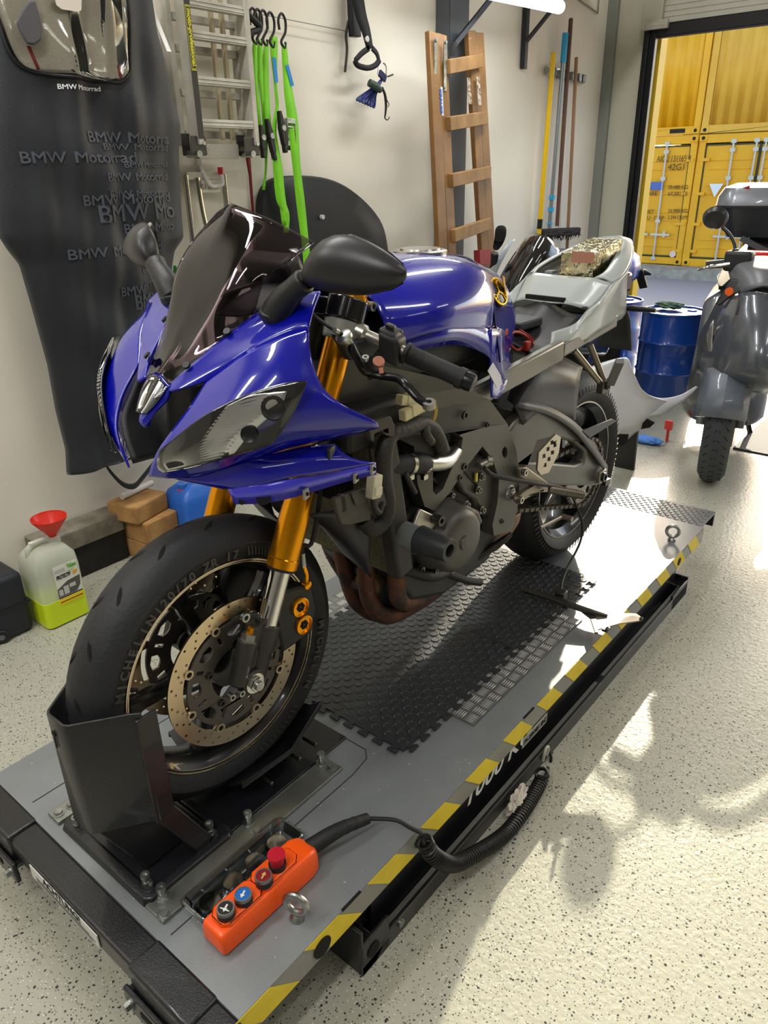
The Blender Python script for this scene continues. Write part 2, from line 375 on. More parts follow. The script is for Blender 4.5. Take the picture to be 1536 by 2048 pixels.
container(YB, z0+CHT, False, cyel2, 'paler ochre corrugated container, upper row at the right', 'E')
container(YB-CW, z0+CHT, False, cyel2, 'upper corrugated container above the right edge one', 'F')
def ctext(c, s, px, py, size, mat=cprint, name='printed_marking', **k):
    p = P(px, py, x=CX+.02); g = G().bake(textmesh(s, size, p+V((-.03, 0, 0)), (0, -1, 0), (0, 0, 1), .002, **k)); return g.obj(name, mat, c)
ctext(cA, 'AICU 131165 4', 1314, 324, .17, fit=.72); ctext(cA, '42G1', 1336, 340, .17)
p = P(1293, 377, x=CX-.02); g = G().bx(p.x-.01, p.x, p.y-.36, p.y, p.z-.03, p.z+.13); g.obj('blue_plate', M('plate_blue', '#4F67A8', .5), cA)
ctext(cA, 'SH-G-013', 1297, 375, .11, M('white_print'), fit=.3)
ctext(cA, 'ARE', 1296, 391, .12); ctext(cA, 'NET', 1289, 427, .12); ctext(cA, 'CU  CAP', 1287, 439, .12)
for t, y in (('30,480 KG', 378), ('67,200 LB', 391), ('26,980 KG', 425), ('2,394 CU.FT', 438)): ctext(cA, t, 1336, y, .11, fit=.42)
p = P(1432, 378, x=CX-.0); G().prism([(p.x-.02, p.y+.14, p.z+.1), (p.x-.02, p.y-.14, p.z+.1), (p.x-.02, p.y, p.z-.16)], (-.01, 0, 0)).obj('warning_triangle', white, cB)
p = P(1346, 508, x=CX); g = G().rod(p+V((-.03, 0, 0)), p+V((-.02, 0, 0)), .07, n=24); g.obj('round_sticker', M('sticker_pink', '#F0C9B4', .6), cA)
# ---------------------------------------------------------------- ceiling tube fixtures
def tube_fix(x, y, label):
    f = thing('fluorescent_fixture', label, 'lamp', (x, y, CH), group='ceiling tube lamps')
    G().bx(x-.78, x+.78, y-.07, y+.07, CH-.09, CH).obj('fixture_body', M('fixture_white', '#E4E4E0', .5), f, bevel=.01)
    for s in (-.035, .035): G().rod((x-.74, y+s, CH-.12), (x+.74, y+s, CH-.12), .014, n=12).obj('tube', M('glowing_tube', '#FFFBF2', .4, emit=7), f)
for i, (x, y) in enumerate(TUBES): tube_fix(x, y, 'unseen white twin tube lamp on the ceiling over the workshop floor')  # the last fixture only houses the added fill light
a, b = P(1119, 14, y=2.30), P(960, -22, y=2.18)
f = thing('tube_lamp', 'glowing white tube lamp at the top of the picture under a shelf bracket', 'lamp', (a+b)/2)
g = G(); d = (b-a).normalized(); g.rods([(a-d*.012, .02), (a-d*.008, .028), (a, .033), (b+d*.5, .033)]); g.obj('tube', M('lamp_diffuser', '#F4FBFF', .3, emit=2.2), f)
G().bar(a+V((0, 0, .045)), b+d*.5+V((0, 0, .045)), .05, .03).obj('lamp_housing', M('fixture_white'), f)
light('tube_lamp_light', 'AREA', (a+b)/2+V((-.3, -.03, -.06)), 7, (.95, 1, 1), shape='RECTANGLE', size=1.1, size_y=.06)
# ---------------------------------------------------------------- lift table
ZP = .20
lift = thing('lift_table', 'grey platform motorcycle lift table with yellow hazard stripes and black frame', 'lift table', (1.5, 1.065, 0))
PX0, PX1, PY0, PY1 = .40, 2.605, .65, 1.48
g = G().bx(PX0, PX1, PY0, PY1, ZP-.006, ZP)
g.obj('platform_top', steelgrey, lift)
g = G().bx(PX0, PX1, PY0, PY0+.004, ZP-.058, ZP-.004).bx(PX0, PX1, PY1-.004, PY1, ZP-.058, ZP-.004).bx(PX1-.004, PX1, PY0, PY1, ZP-.058, ZP-.004).bx(PX0, PX1, PY0, PY0+.03, ZP-.062, ZP-.058)
g.obj('platform_side', M('side_grey', '#85857E', .45, coat=.2), lift)
# removable insert seam
g = G().bx(.42, .90, .912, .914, ZP, ZP+.0006).bx(.42, .90, .868, .8705, ZP, ZP+.0006)
pts = [(.42, .852), (.90, .852), (.955, .86), (.975, .88), (.975, 1.30), (.955, 1.33), (.42, 1.335)]
g = G()
for (x0, y0), (x1, y1) in zip(pts, pts[1:]): g.bar((x0, y0, ZP+.0004), (x1, y1, ZP+.0004), .0022, .0008)
g.obj('insert_seam', M('seam_dark', '#2B2D2E', .8), lift)
ytape = M('hazard_yellow', '#E3C92C', .5, col2='#D8BD24', nscale=20)
xs = [.527, .692, .857, 1.022, 1.183, 1.341, 1.501, 1.652, 1.816, 1.968, 2.127, 2.286, 2.433, 2.581]
g = G()
for x in xs:
    w = .085
    g.prism([(x-w, PY0-.0006, .141), (x, PY0-.0006, .141), (x-.062+.0, PY0-.0006, .1995), (x-.062-w, PY0-.0006, .1995)], (0, -.0008, 0))
g.obj('hazard_stripes', ytape, lift)
g = G()
for x, z, r in ((.585, .165, .021), (.868, .168, .013), (2.36, .165, .014)): G().rod((x, PY0-.002, z), (x, PY0-.003, z), r, n=28).obj('side_hole', M('void_black', '#040405', .9), lift)
for x in (.64, 1.29): G().bx(x, x+.05, PY0-.003, PY0+.002, .1985, .2012).obj('edge_notch', M('void_black'), lift)
# base frame and rails
g = G().bx(.667, 2.45, .632, .640, 0, .046).bx(.667, 2.45, .632, .70, .0, .006).bx(.667, .674, .632, .80, 0, .12).bx(2.443, 2.45, .632, .80, 0, .07)
g.bx(.667, .75, .632, .64, 0, .085).bx(2.30, 2.45, .632, .64, 0, .06)
g.bx(.667, 2.45, 1.33, 1.50, 0, .05).bx(.667, .72, .64, 1.49, 0, .05).bx(2.40, 2.45, .64, 1.49, 0, .05)
g.obj('base_frame', bsteel, lift, bevel=.002)
G().bx(.74, 2.43, .672, .684, .006, .128).bx(.80, 2.35, .69, .74, .06, .13).bx(.80, 2.35, 1.39, 1.44, .05, .13).obj('lifting_arm', bsteel, lift, bevel=.003)
G().bx(.78, 1.70, .6315, .6325, .0465, .0485).bx(1.74, 2.42, .6315, .6325, .0465, .0485).bx(.74, 1.72, .640, .650, .044, .0475).bx(1.76, 2.42, .640, .65, .044, .0475).obj('rail_edge', M('worn_edge', '#7B7A76', .4, .6), lift)
g = G().rod((.70, .631, .045), (.70, .6305, .045), .017, n=24); g.obj('rail_hole', M('void_black'), lift)
g = G(); g.rods([((.785, .632, .028), .009), ((.785, .628, .028), .009), ((.785, .626, .028), .004)], d=(0, -1, 0)); g.obj('rail_rivet', zinc, lift)
G().bake(textmesh('1000 KG', .068, (1.07, .6705, .072), (1, 0, 0), (0, 0, 1), .0004, bold=.0012, shear=.25, fit=.30)).obj('load_marking', white, lift)
p = V((1.345, .6705, .062))
G().box(p+V((.055, 0, .015)), (.13, .001, .032)).obj('rating_label', M('label_silver', '#B9BAB6', .5), lift)
G().bake(textmesh('1PH 230V340/1 50HZ', .022, p+V((-.005, -.001, .006)), (1, 0, 0), (0, 0, 1), .0003, bold=.0004, fit=.118)).obj('rating_print', M('print_black', '#1A1A1A', .6), lift)
# front crossbar with sleeves
FX0, FX1 = .345, .402
G().bx(FX0, FX1, .60, 1.52, .145, .196).obj('front_bar', bsteel, lift, bevel=.006, bseg=3)
for a, b in ((.700, .865), (1.28, 1.52)):
    s_ = G().bx(FX0-.006, FX1+.002, a, b, .139, .202).obj('front_sleeve', bsteel, lift, bevel=.007, bseg=3)
for a, b in ((.690, .875), (1.262, 1.50)):
    br = G().bx(FX0-.017, FX0-.007, a, b, .098, .150).bx(FX0-.017, FX1, a, b, .134, .14).obj('slotted_bracket', bsteel, lift, bevel=.003)
    g = G().bx(FX0-.0182, FX0-.0172, a+.05, b-.05, .12, .133); g.obj('slot', M('void_black'), br)
    n_ = (.02, .085, .165) if a < 1 else (.015, .085, .125, .21)
    for d_ in n_:
        G().hexh((FX0-.017, a+d_, .124), (-1, 0, 0), .0085, .012).obj('bolt', zinc, br)
G().bx(FX0-.003, FX0-.001, .965, 1.205, .150, .184).obj('warning_label', M('label_white', '#C9C9C2', .55), lift)
G().bake(textmesh('ACHTUNG!', .026, (FX0-.0035, 1.155, .170), (0, -1, 0), (0, 0, 1), .0003, bold=.0004)).obj('label_print', M('print_black'), lift)
g = G()
for i, (z, l) in enumerate(((.165, .19), (.1605, .21), (.156, .2))): g.bx(FX0-.0037, FX0-.0031, 1.185-l, 1.185, z-.0014, z+.0006)
g.obj('label_lines', M('print_grey', '#6A6A66', .7), lift)
# rear ramp
g = G().bx(2.61, 2.775, .66, 1.47, .190, .196); g.obj('rear_ramp', M('expanded_metal', '#6E7072', .45, .5), lift)
g = G()
for i in range(9):
    for j in range(30):
        x = 2.62+i*.017; y = .675+j*.027+(i % 2)*.0135
        g.loft([[V((x-.006, y, .196)), V((x, y-.010, .196)), V((x+.006, y, .196)), V((x, y+.010, .196))], [V((x-.003, y, .199)), V((x, y-.006, .199)), V((x+.003, y, .199)), V((x, y+.006, .199))]])
g.obj('ramp_tread', M('ramp_tread', '#7C7E80', .4, .5), lift)
G().bx(2.765, 2.775, .66, 1.47, .14, .192).obj('ramp_lip', bsteel, lift)
# chips of worn paint on the platform
g = G(); random.seed(7)
for i in range(90):
    x = random.uniform(.42, 1.3); y = random.uniform(.66, 1.46)
    if i < 45: x = random.uniform(.45, 1.1); y = random.uniform(.66, .86)
    r = random.uniform(.0008, .0026); a = random.uniform(0, 3)
    g.box((x, y, ZP+.0004), (r*2, r, .0004), Matrix.Rotation(a, 3, 'Z'))
g.obj('paint_chips', M('paint_chip', '#A8ABA8', .6), lift, kind='stuff')
# ---------------------------------------------------------------- aluminium tread plate under the rubber tiles
tp = thing('tread_plate', 'silver five-bar aluminium tread plate under the black rubber tiles', 'metal sheet', (1.48, 1.06, ZP+.001))
G().bx(1.192, 1.77, .727, 1.40, ZP+.001, ZP+.004).obj('sheet', M('tread_aluminium', '#8F908E', .35, .7, col2='#7E7F7D', nscale=15), tp)
g = G()
c = .0335
for i in range(17):
    for j in range(20):
        x = 1.192+.018+i*c; y = .727+.018+j*c
        if x > 1.76 or y > 1.39 or (.82 < y < 1.29 and x > 1.0): continue
        for k in range(5):
            o_ = (k-2)*.0062; L_ = .0145
            if (i+j) % 2: a, b, w = V((x-L_, y+o_, ZP+.004)), V((x+L_, y+o_, ZP+.004)), V((0, .0021, 0))
            else: a, b, w = V((x+o_, y-L_, ZP+.004)), V((x+o_, y+L_, ZP+.004)), V((.0021, 0, 0))
            m_ = (a+b)/2; t_ = m_+V((0, 0, .0022)); q = [g.b.verts.new(v) for v in (a, m_-w, b, m_+w, t_+(a-m_)*.6, t_+(b-m_)*.6)]
            for f in ((0, 1, 4), (1, 5, 4), (1, 2, 5), (2, 3, 5), (3, 4, 5), (3, 0, 4)): g._q([q[z] for z in f])
g.obj('raised_bars', M('tread_bars', '#D8D9D7', .3, .7), tp, weld=False)
# rubber coin tiles
mrub = M('tile_rubber', '#2E3032', .38, bump=.12, bscale=500, spec=.55)
t0 = thing('rubber_floor_tile', 'black studded rubber floor tile nearest the front wheel', 'floor tile', (1.265, 1.052, ZP+.004), group='interlocking rubber tiles on the lift')
TZ = ZP+.004; X0, X1, Y0, Y1 = 1.02, 1.515, .805, 1.30
g = G().bx(X0, X1-.002, Y0, Y1, TZ, TZ+.004)
for i in range(11):
    for e in (Y0, Y1):
        x = X0+.022+i*.045; s_ = 1 if e > 1 else -1
        g.bx(x-.008, x+.008, e, e+s_*.010, TZ, TZ+.004).bx(x-.013, x+.013, e+s_*.008, e+s_*.017, TZ, TZ+.004)
    y = Y0+.022+i*.045
    g.bx(X0-.010, X0, y-.008, y+.008, TZ, TZ+.004).bx(X0-.017, X0-.008, y-.013, y+.013, TZ, TZ+.004)
g.obj('tile_base', mrub, t0)
g = G()
for i in range(26):
    for j in range(13):
        x = X0+.02+i*.0200; y = Y0+.018+j*.0400+(i % 2)*.0200
        if y < Y1-.012 and x < X1-.012:
            u, v = V((1, 0, 0)), V((0, 1, 0)); cc = V((x, y, TZ+.004))
            g.loft([circ(cc, u, v, .0128, n=18), circ(cc+V((0, 0, .0022)), u, v, .0116, n=18), circ(cc+V((0, 0, .0022)), u, v, .0106, n=18), circ(cc+V((0, 0, .0014)), u, v, .0098, n=18)])
g.obj('studs', mrub, t0, weld=False)
dup(t0, (1.265+.495, 1.052, ZP+.004), 0, 'black studded rubber floor tile nearest the rear wheel')
# ---------------------------------------------------------------- the blue motorcycle (local axes: x back, y to its right, z up, 0 = front axle on the platform)
blue = M('deep_blue_paint', '#060C94', .25, .0, coat=1.0, coatr=.03, spec=.25)
gold = M('gold_anodised', '#EE9E14', .24, .9)
frm = M('frame_grey_paint', '#5C5B57', .36, .45, col2='#53524E', nscale=7)
engm = M('engine_grey', '#3E3E3D', .48, .35, col2='#343433', nscale=16, bump=.12, bscale=350)
engl = M('cover_grey', '#56544F', .42, .4, col2='#4A4844', nscale=9, bump=.1, bscale=350)
greyf = M('primer_grey_paint', '#A9AFAE', .32, 0, coat=.6, coatr=.12)
bike = thing('motorcycle', 'blue sports motorcycle without side fairings standing on the lift table', 'motorcycle', (.727, 1.06, .2), -.035, lean=math.radians(.5), local=True)
BM = Matrix.Translation((.727, 1.06, .2)) @ Matrix.Rotation(-.035, 4, 'Z') @ Matrix.Rotation(math.radians(.5), 4, 'X')
BI = BM.inverted(); _o = BI @ EYE
def B(px, py, y):
    "a point of the bike on the plane y (its own axes) met by a sight line"
    d = BI.to_3x3() @ ray(px, py); t = (y-_o.y)/d.y; return _o + d*t
def BL(l, y=None): return [B(*p) if len(p) == 3 else B(p[0], p[1], y) for p in l]
def bplate(outer, y, th, holes=(), name='', mat=None, parent=None, bevel=.003, bend=None, **k):
    "flat bike plate in a plane of constant y traced on the near side"
    lp = [[(q.x, q.z) for q in (B(px, py, y) for px, py in o)] for o in (outer,)+tuple(holes)]
    me = loopmesh(lp, th, (0, y+th/2, 0), (1, 0, 0), (0, 0, 1)); g = G().bake(me)
    if bend:
        for v in g.b.verts: v.co.y += bend(v.co)
    return g.obj(name, mat, parent if parent is not None else bike, bevel=bevel, **k)
# ---- wheels
def tyre(g, c, R, w, rim, n=72):
    pr = [(-w*.36, rim-.004), (-w*.42, rim+.008), (-w*.495, rim+.030), (-w*.5, rim+.036), (-w*.47, R-w*.30), (-w*.40, R-w*.18), (-w*.27, R-w*.07), (-w*.12, R-.003), (0, R)]
    pr = pr + [(-a, b) for a, b in pr[-2::-1]]
    g.lathe(pr, c, (0, 1, 0), n, closed=True); return g
FC = V((0, 0, .32)); RC = V((1.368, 0, .318))
tyrem = M('tyre_rubber', '#202124', .58, bump=.25, bscale=120, spec=.45)
fw = tyre(G(), FC, .300, .120, .222).obj('front_tyre', tyrem, bike)
def leafgroove(c, R, w, yy, a, ln, wd, ang):
    "slit-shaped tread cut lying on the round of the tyre"
    out = []
    for t, s in ((-1, 0), (-.5, .8), (0, 1), (.5, .8), (1, 0), (.5, -.8), (0, -1), (-.5, -.8)):
        al = t*ln*math.cos(ang)-s*wd*math.sin(ang); ac = t*ln*math.sin(ang)+s*wd*math.cos(ang)
        y = yy+ac; k = abs(y)/(w*.5); r = R-(.002*k+.052*k**2.6)*(w/.12)+.0012; th = a+al/R
        out.append(c+V((math.cos(th)*r, y, math.sin(th)*r)))
    return out
g = G()
for i in range(18):
    a = 2*math.pi*i/18
    for s in (-1, 1):
        for yy, da, ln, wd, an in ((.040, 0, .026, .0035, .35), (.022, .14, .022, .003, .5)):
            f_ = [g.b.verts.new(p) for p in leafgroove(FC, .300, .120, s*yy, a+da+(.09 if s > 0 else 0), ln, wd, s*an)]
            g._q(f_ if s < 0 else f_[::-1])
g.obj('tread_groove', M('groove_black', '#060607', .9), fw, weld=False)
def arctext(s, c, r, y, a0, step, size, side=-1, **k):
    g = G()
    for i, ch in enumerate(s):
        if ch == ' ': continue
        a = a0+i*step; d = V((math.cos(a), 0, math.sin(a))); tan = V((-math.sin(a), 0, math.cos(a)))*(1 if step > 0 else -1)
        g.bake(textmesh(ch, size, c+d*r+V((0, y, 0)), tan, d if True else -d, .0007, align='CENTER', **k))
    return g
side_print = M('sidewall_letter', '#403D38', .5)
# sidewall face at y=-.0595, lettering runs clockwise as seen from the near side
arctext('MICHELIN', FC, .2345, -.0602, math.radians(163), -math.radians(4.9), .024, bold=.0008).obj('sidewall_lettering', side_print, fw)
arctext('120/70 ZR 17', FC, .2345, -.0602, math.radians(124), -math.radians(3.9), .024, bold=.0008).obj('sidewall_size_mark', side_print, fw)
arctext('MICHELIN', FC, .2345, -.0602, math.radians(-4), -math.radians(4.9), .024, bold=.0008).obj('sidewall_lettering', side_print, fw)
g = G()
for a in list(range(52, 76, 2)) + list(range(-78, -50, 3)):
    t = math.radians(a); d = V((math.cos(t), 0, math.sin(t))); n_ = V((-d.z, 0, d.x))
    g.bar(FC+d*.236+n_*-.003+V((0, -.0598, 0)), FC+d*.262+n_*.004+V((0, -.0585, 0)), .0035, .001, up=(0, 1, 0))
g.obj('sidewall_hatching', M('hatch_grey', '#3B3A38', .6), fw)
rimm = M('rim_black', '#141518', .28, .3, coat=.4); lipm = M('rim_tape_silver', '#C8B9A2', .25, .9)
def rim(c, w, R, name):
    pr = [(-w/2, R), (-w/2+.001, R-.004), (-w/2+.012, R-.012), (-w/2+.022, R-.022), (0, R-.030), (w/2-.022, R-.022), (w/2-.012, R-.012), (w/2, R), (w/2, R+.004), (0, R-.022), (-w/2, R+.004)]
    return G().lathe(pr, c, (0, 1, 0), 72, closed=True).obj(name, rimm, bike)
fr = rim(FC, .096, .2245, 'front_rim')
for s in (-1, 1):
    G().lathe([(s*.0485, .2245), (s*.0500, .2245), (s*.0500, .2215), (s*.0485, .2215)], FC, (0, 1, 0), 72, closed=True).obj('rim_tape', lipm, fr)
    G().lathe([(s*.0455, .2190), (s*.0475, .2190), (s*.0475, .2172), (s*.0455, .2172)], FC, (0, 1, 0), 72, closed=True).obj('rim_tape', lipm, fr)
def spokes(c, n, a0, r0, r1, w, par, y=0):
    for i in range(n):
        a = a0+2*math.pi*i/n; d = V((math.cos(a), 0, math.sin(a))); t = V((-d.z, 0, d.x)); rings = []
        for f, ww, dd in ((0, .042, .05), (.25, .030, .046), (.6, .026, .036), (.85, .032, .030), (1, .055, .034)):
            p = c+d*(r0+(r1-r0)*f)+V((0, y, 0)); ww *= w; rings.append([p+t*ww*x+V((0, dd*z, 0)) for x, z in ((-.5, -.3), (-.3, -.5), (.3, -.5), (.5, -.3), (.5, .3), (.3, .5), (-.3, .5), (-.5, .3))])
        G().loft(rings).obj('spoke', rimm, par)
spokes(FC, 5, math.radians(38), .035, .197, 1.0, fr)
G().lathe([(-.052, .030), (-.052, .040), (-.03, .044), (.03, .044), (.052, .040), (.052, .030)], FC, (0, 1, 0), 32).obj('hub', rimm, fr)
G().tube([FC+V((-.205*math.cos(.2), -.0, .205*math.sin(.2))), FC+V((-.175, -.012, .03))], .004, k=1).obj('valve', rubber, fr)
# ---- brake discs
discm = M('brake_disc_steel', '#CDB99A', .24, 1, col2='#B8A68C', nscale=3, thr=(.3, .7))
def disc(y, lab):
    c = FC+V((0, y, 0)); holes = [ring2(0, 0, .1225, 90)[::-1]]
    for i in range(24):
        for r, o in ((.148, 0), (.138, .085), (.129, .17)):
            if (i*3+int(o*100)) % 5 == 0 and r < .14: continue
            a = 2*math.pi*i/24+o; holes.append(ring2(r*math.cos(a), r*math.sin(a), .0027, 10))
    for i in range(8):
        pass
    me = loopmesh([ring2(0, 0, .155, 120)]+holes, .0045, c, (1, 0, 0), (0, 0, 1)); d = G().bake(me).obj('brake_disc', discm, bike, label=lab)
    s = -1 if y < 0 else 1; tabs = G(); bob = G(); ho = G()
    for i in range(8):
        a = 2*math.pi*(i+.4)/8; q = V((math.cos(a), 0, math.sin(a))); t = V((-q.z, 0, q.x)); p = c+q*.117
        tabs.prism([p+q*.008-t*.014, p+q*.008+t*.014, p-q*.004+t*.008, p-q*.004-t*.008], (0, .004, 0))
        bob.lathe([(s*.001, .0095), (s*.0055, .0095), (s*.0055, .0058), (s*.001, .0058)], p, (0, 1, 0), 20, closed=True)
        ho.rod(p+V((0, s*.002, 0)), p+V((0, s*.003, 0)), .0056, n=12)
    tabs.obj('disc_tab', discm, d); bob.obj('floating_bobbin', M('bobbin', '#C6B59A', .3, .9), d); ho.obj('bobbin_centre', M('void_black'), d)
    hl = []
    for i in range(8):
        for f, da, n_ in ((.085, .0, 6), ):
            a = 2*math.pi*(i+.4)/8+.393
            hl.append([(r*math.cos(a+da2), r*math.sin(a+da2)) for r, da2 in ((.100, -.17), (.103, 0), (.100, .17), (.086, .17), (.080, .05), (.080, -.05), (.086, -.17))])
            a2 = a-.393; hl.append([(r*math.cos(a2+e), r*math.sin(a2+e)) for r, e in ((.096, -.04), (.098, .04), (.078, .05), (.076, -.05))])
    hl.append(ring2(0, 0, .056, 40))
    me = loopmesh([ring2(0, 0, .112, 80)]+hl, .005, c+V((0, -s*.002, 0)), (1, 0, 0), (0, 0, 1)); cr = G().bake(me).obj('disc_carrier', M('carrier_grey', '#5B5650', .38, .6), d, bevel=.0008)
    b_ = G()
    for i in range(5):
        a = 2*math.pi*(i+.2)/5; p = c+V((math.cos(a)*.066, 0, math.sin(a)*.066)); b_.socket(p, (0, s, 0), .0075, .006)
    b_.obj('disc_bolt', M('bolt_dark', '#4E4C49', .35, .9), d)
disc(-.070, 'near left brake disc'); disc(.070, 'far right brake disc')
# ---- forks
def fork(s):
    y = s*.105; top = V((.322, y, 1.000)); low = V((.107, y, .520)); ax = (top-low).normalized()
    fk = G().rods([(top-ax*.0, .0255), (top-ax*.10, .0265), (low+ax*.14, .0270), (low+ax*.09, .0295), (low+ax*.02, .0295), (low+ax*.018, .031), (low, .0305), (low-ax*.001, .022)], n=32).obj('fork_tube', gold, bike, label='gold outer fork tube')
    G().rods([(low-ax*.001, .0275), (low-ax*.006, .0275), (low-ax*.0065, .021)], n=28).obj('dust_seal', black, fk)
    st = G().rods([(low, .0205), (low-ax*.15, .0205)], n=32).obj('chrome_stanchion', chrome, bike, label='polished chrome fork leg')
    b0 = low-ax*.115; f_ = V((.013, y, .32))
    fb = G().rods([(b0, .0235), (b0, .027), (b0-ax*.045, .027), (b0-ax*.052, .0235), (b0-ax*.12, .022), (b0-ax*.125, .018)], n=24)
    fw_ = V((-.052, s*.004, -.012)); c1 = b0+fw_*1.0
    fb.rods([(c1+V((0, 0, .002)), .020), (c1+V((0, 0, .0))-ax*.040, .021), (c1-ax*.045, .0185), (c1-ax*.085, .018), (c1-ax*.09, .012)], n=20)
    fb.lathe([(-.022, .020), (-.022, .026), (.022, .026), (.022, .020)], V((.0, y, .32)), (0, 1, 0), 24)
    fb.prism([V((-.02, y-.014, .335)), V((.055, y-.014, .37)), V((.075, y-.014, .44)), V((.02, y-.014, .43))], (0, .028, 0))
    fb.prism([V((.04, y-.008, .43)), V((.055, y-.008, .345)), V((.16, y-.008, .385)), V((.155, y-.008, .40)), V((.09, y-.008, .39)), V((.085, y-.008, .43))], (0, .02, 0))
    bt = fb.obj('fork_bottom', M('fork_foot', '#35332F', .42, .3, bump=.1, bscale=300), fk, bevel=.003)
    G().rods([(c1+ax*.0, .0195), (c1+ax*.004, .0195), (c1+ax*.004, .016), (c1+ax*.016, .016)], n=6).obj('damper_cap', M('cap_silver', '#A9A9A4', .3, .9), fk)
    G().rods([(c1+ax*.016, .0075), (c1+ax*.028, .0075), (c1+ax*.03, .005)], n=6).obj('bleed_screw', gold, fk)
    n0 = V((-.002, y-s*-.0 + s*.024, .32))
    G().hexh(V((0, y+s*.022, .32)), (0, s, 0), .0155, .010).obj('axle_nut', chrome, fk); G().rods([(V((0, y+s*.0325, .32)), .010), (V((0, y+s*.039, .32)), .0095)], d=(0, s, 0)).obj('axle_end', zinc, fk)
    g = G()
    for dx in (-.030, -.052): g.socket(V((dx, y+s*.010, .306-dx*.2)), (0, s, 0), .0065, .012)
    g.obj('pinch_bolt', zinc, fk)
    # caliper behind the leg, straddling the disc
    ya = s*.083
    cal = G(); o = V((.118, ya, .40))
    cal.prism([o+V(p) for p in ((-.035, -.034, -.062), (.045, -.034, -.055), (.062, -.034, .0), (.05, -.034, .060), (-.02, -.034, .075), (-.045, -.034, .03))], (0, .022, 0))
    cal.prism([o+V(p) for p in ((-.030, -.014, -.055), (.045, -.014, -.05), (.060, -.014, .0), (.045, -.014, .055), (-.015, -.014, .065), (-.040, -.014, .03))], (0, .045, 0))
    ca = cal.obj('brake_caliper', M('caliper_black', '#1D1D1E', .42, .2), bike, bevel=.006)
    for pz, px_ in ((-.022, .022), (.022, .016)):
        p = o+V((px_, s*.034, pz)) if s > 0 else o+V((px_, -.034, pz))
        G().lathe([(0, .0205), (s*.006, .0205), (s*.007, .017), (s*.0035, .0165), (s*.0035, 0)], p, (0, 1, 0), 24).obj('piston_cap', gold, ca)
        g = G()
        for k in range(6):
            a = k*math.pi/3; g.rod(p+V((math.cos(a)*.006, s*.0038, math.sin(a)*.006)), p+V((math.cos(a)*.006, s*.0050, math.sin(a)*.006)), .0042, n=8)
        g.obj('cap_recess', M('void_black'), ca)
    p = o+V((.040, s*.026, .060)); G().lathe([(0, .009), (s*.012, .009), (s*.014, .006)], p, (0, 1, 0), 16).tube([p+V((0, s*.006, .004)), p+V((.002, s*.006, .022)), p+V((-.004, s*.006, .045))], .004).obj('banjo_fitting', gold, ca)
    G().tube([p+V((-.004, s*.006, .045)), p+V((-.006, s*.008, .09)), V((.17, s*.128, .56)), V((.22, s*.11, .68)), V((.26, s*.06, .78))], .0045, n=8).obj('brake_hose', rubber, bike)
    G().rods([(p+V((-.004, s*.006, .045)), .0055), (p+V((-.006, s*.007, .075)), .0055)]).obj('hose_ferrule', zinc, ca)
    return fk
fork(-1); fork(1)
# reflector bracket arm in front of the near leg
G().tube([(.03, -.118, .44), (.02, -.125, .46), (-.005, -.12, .47)], .006).obj('hose_guide', black, bike)
G().socket((-.005, -.122, .47), (0, -1, 0), .009, .008).obj('guide_bolt', zinc, bike)
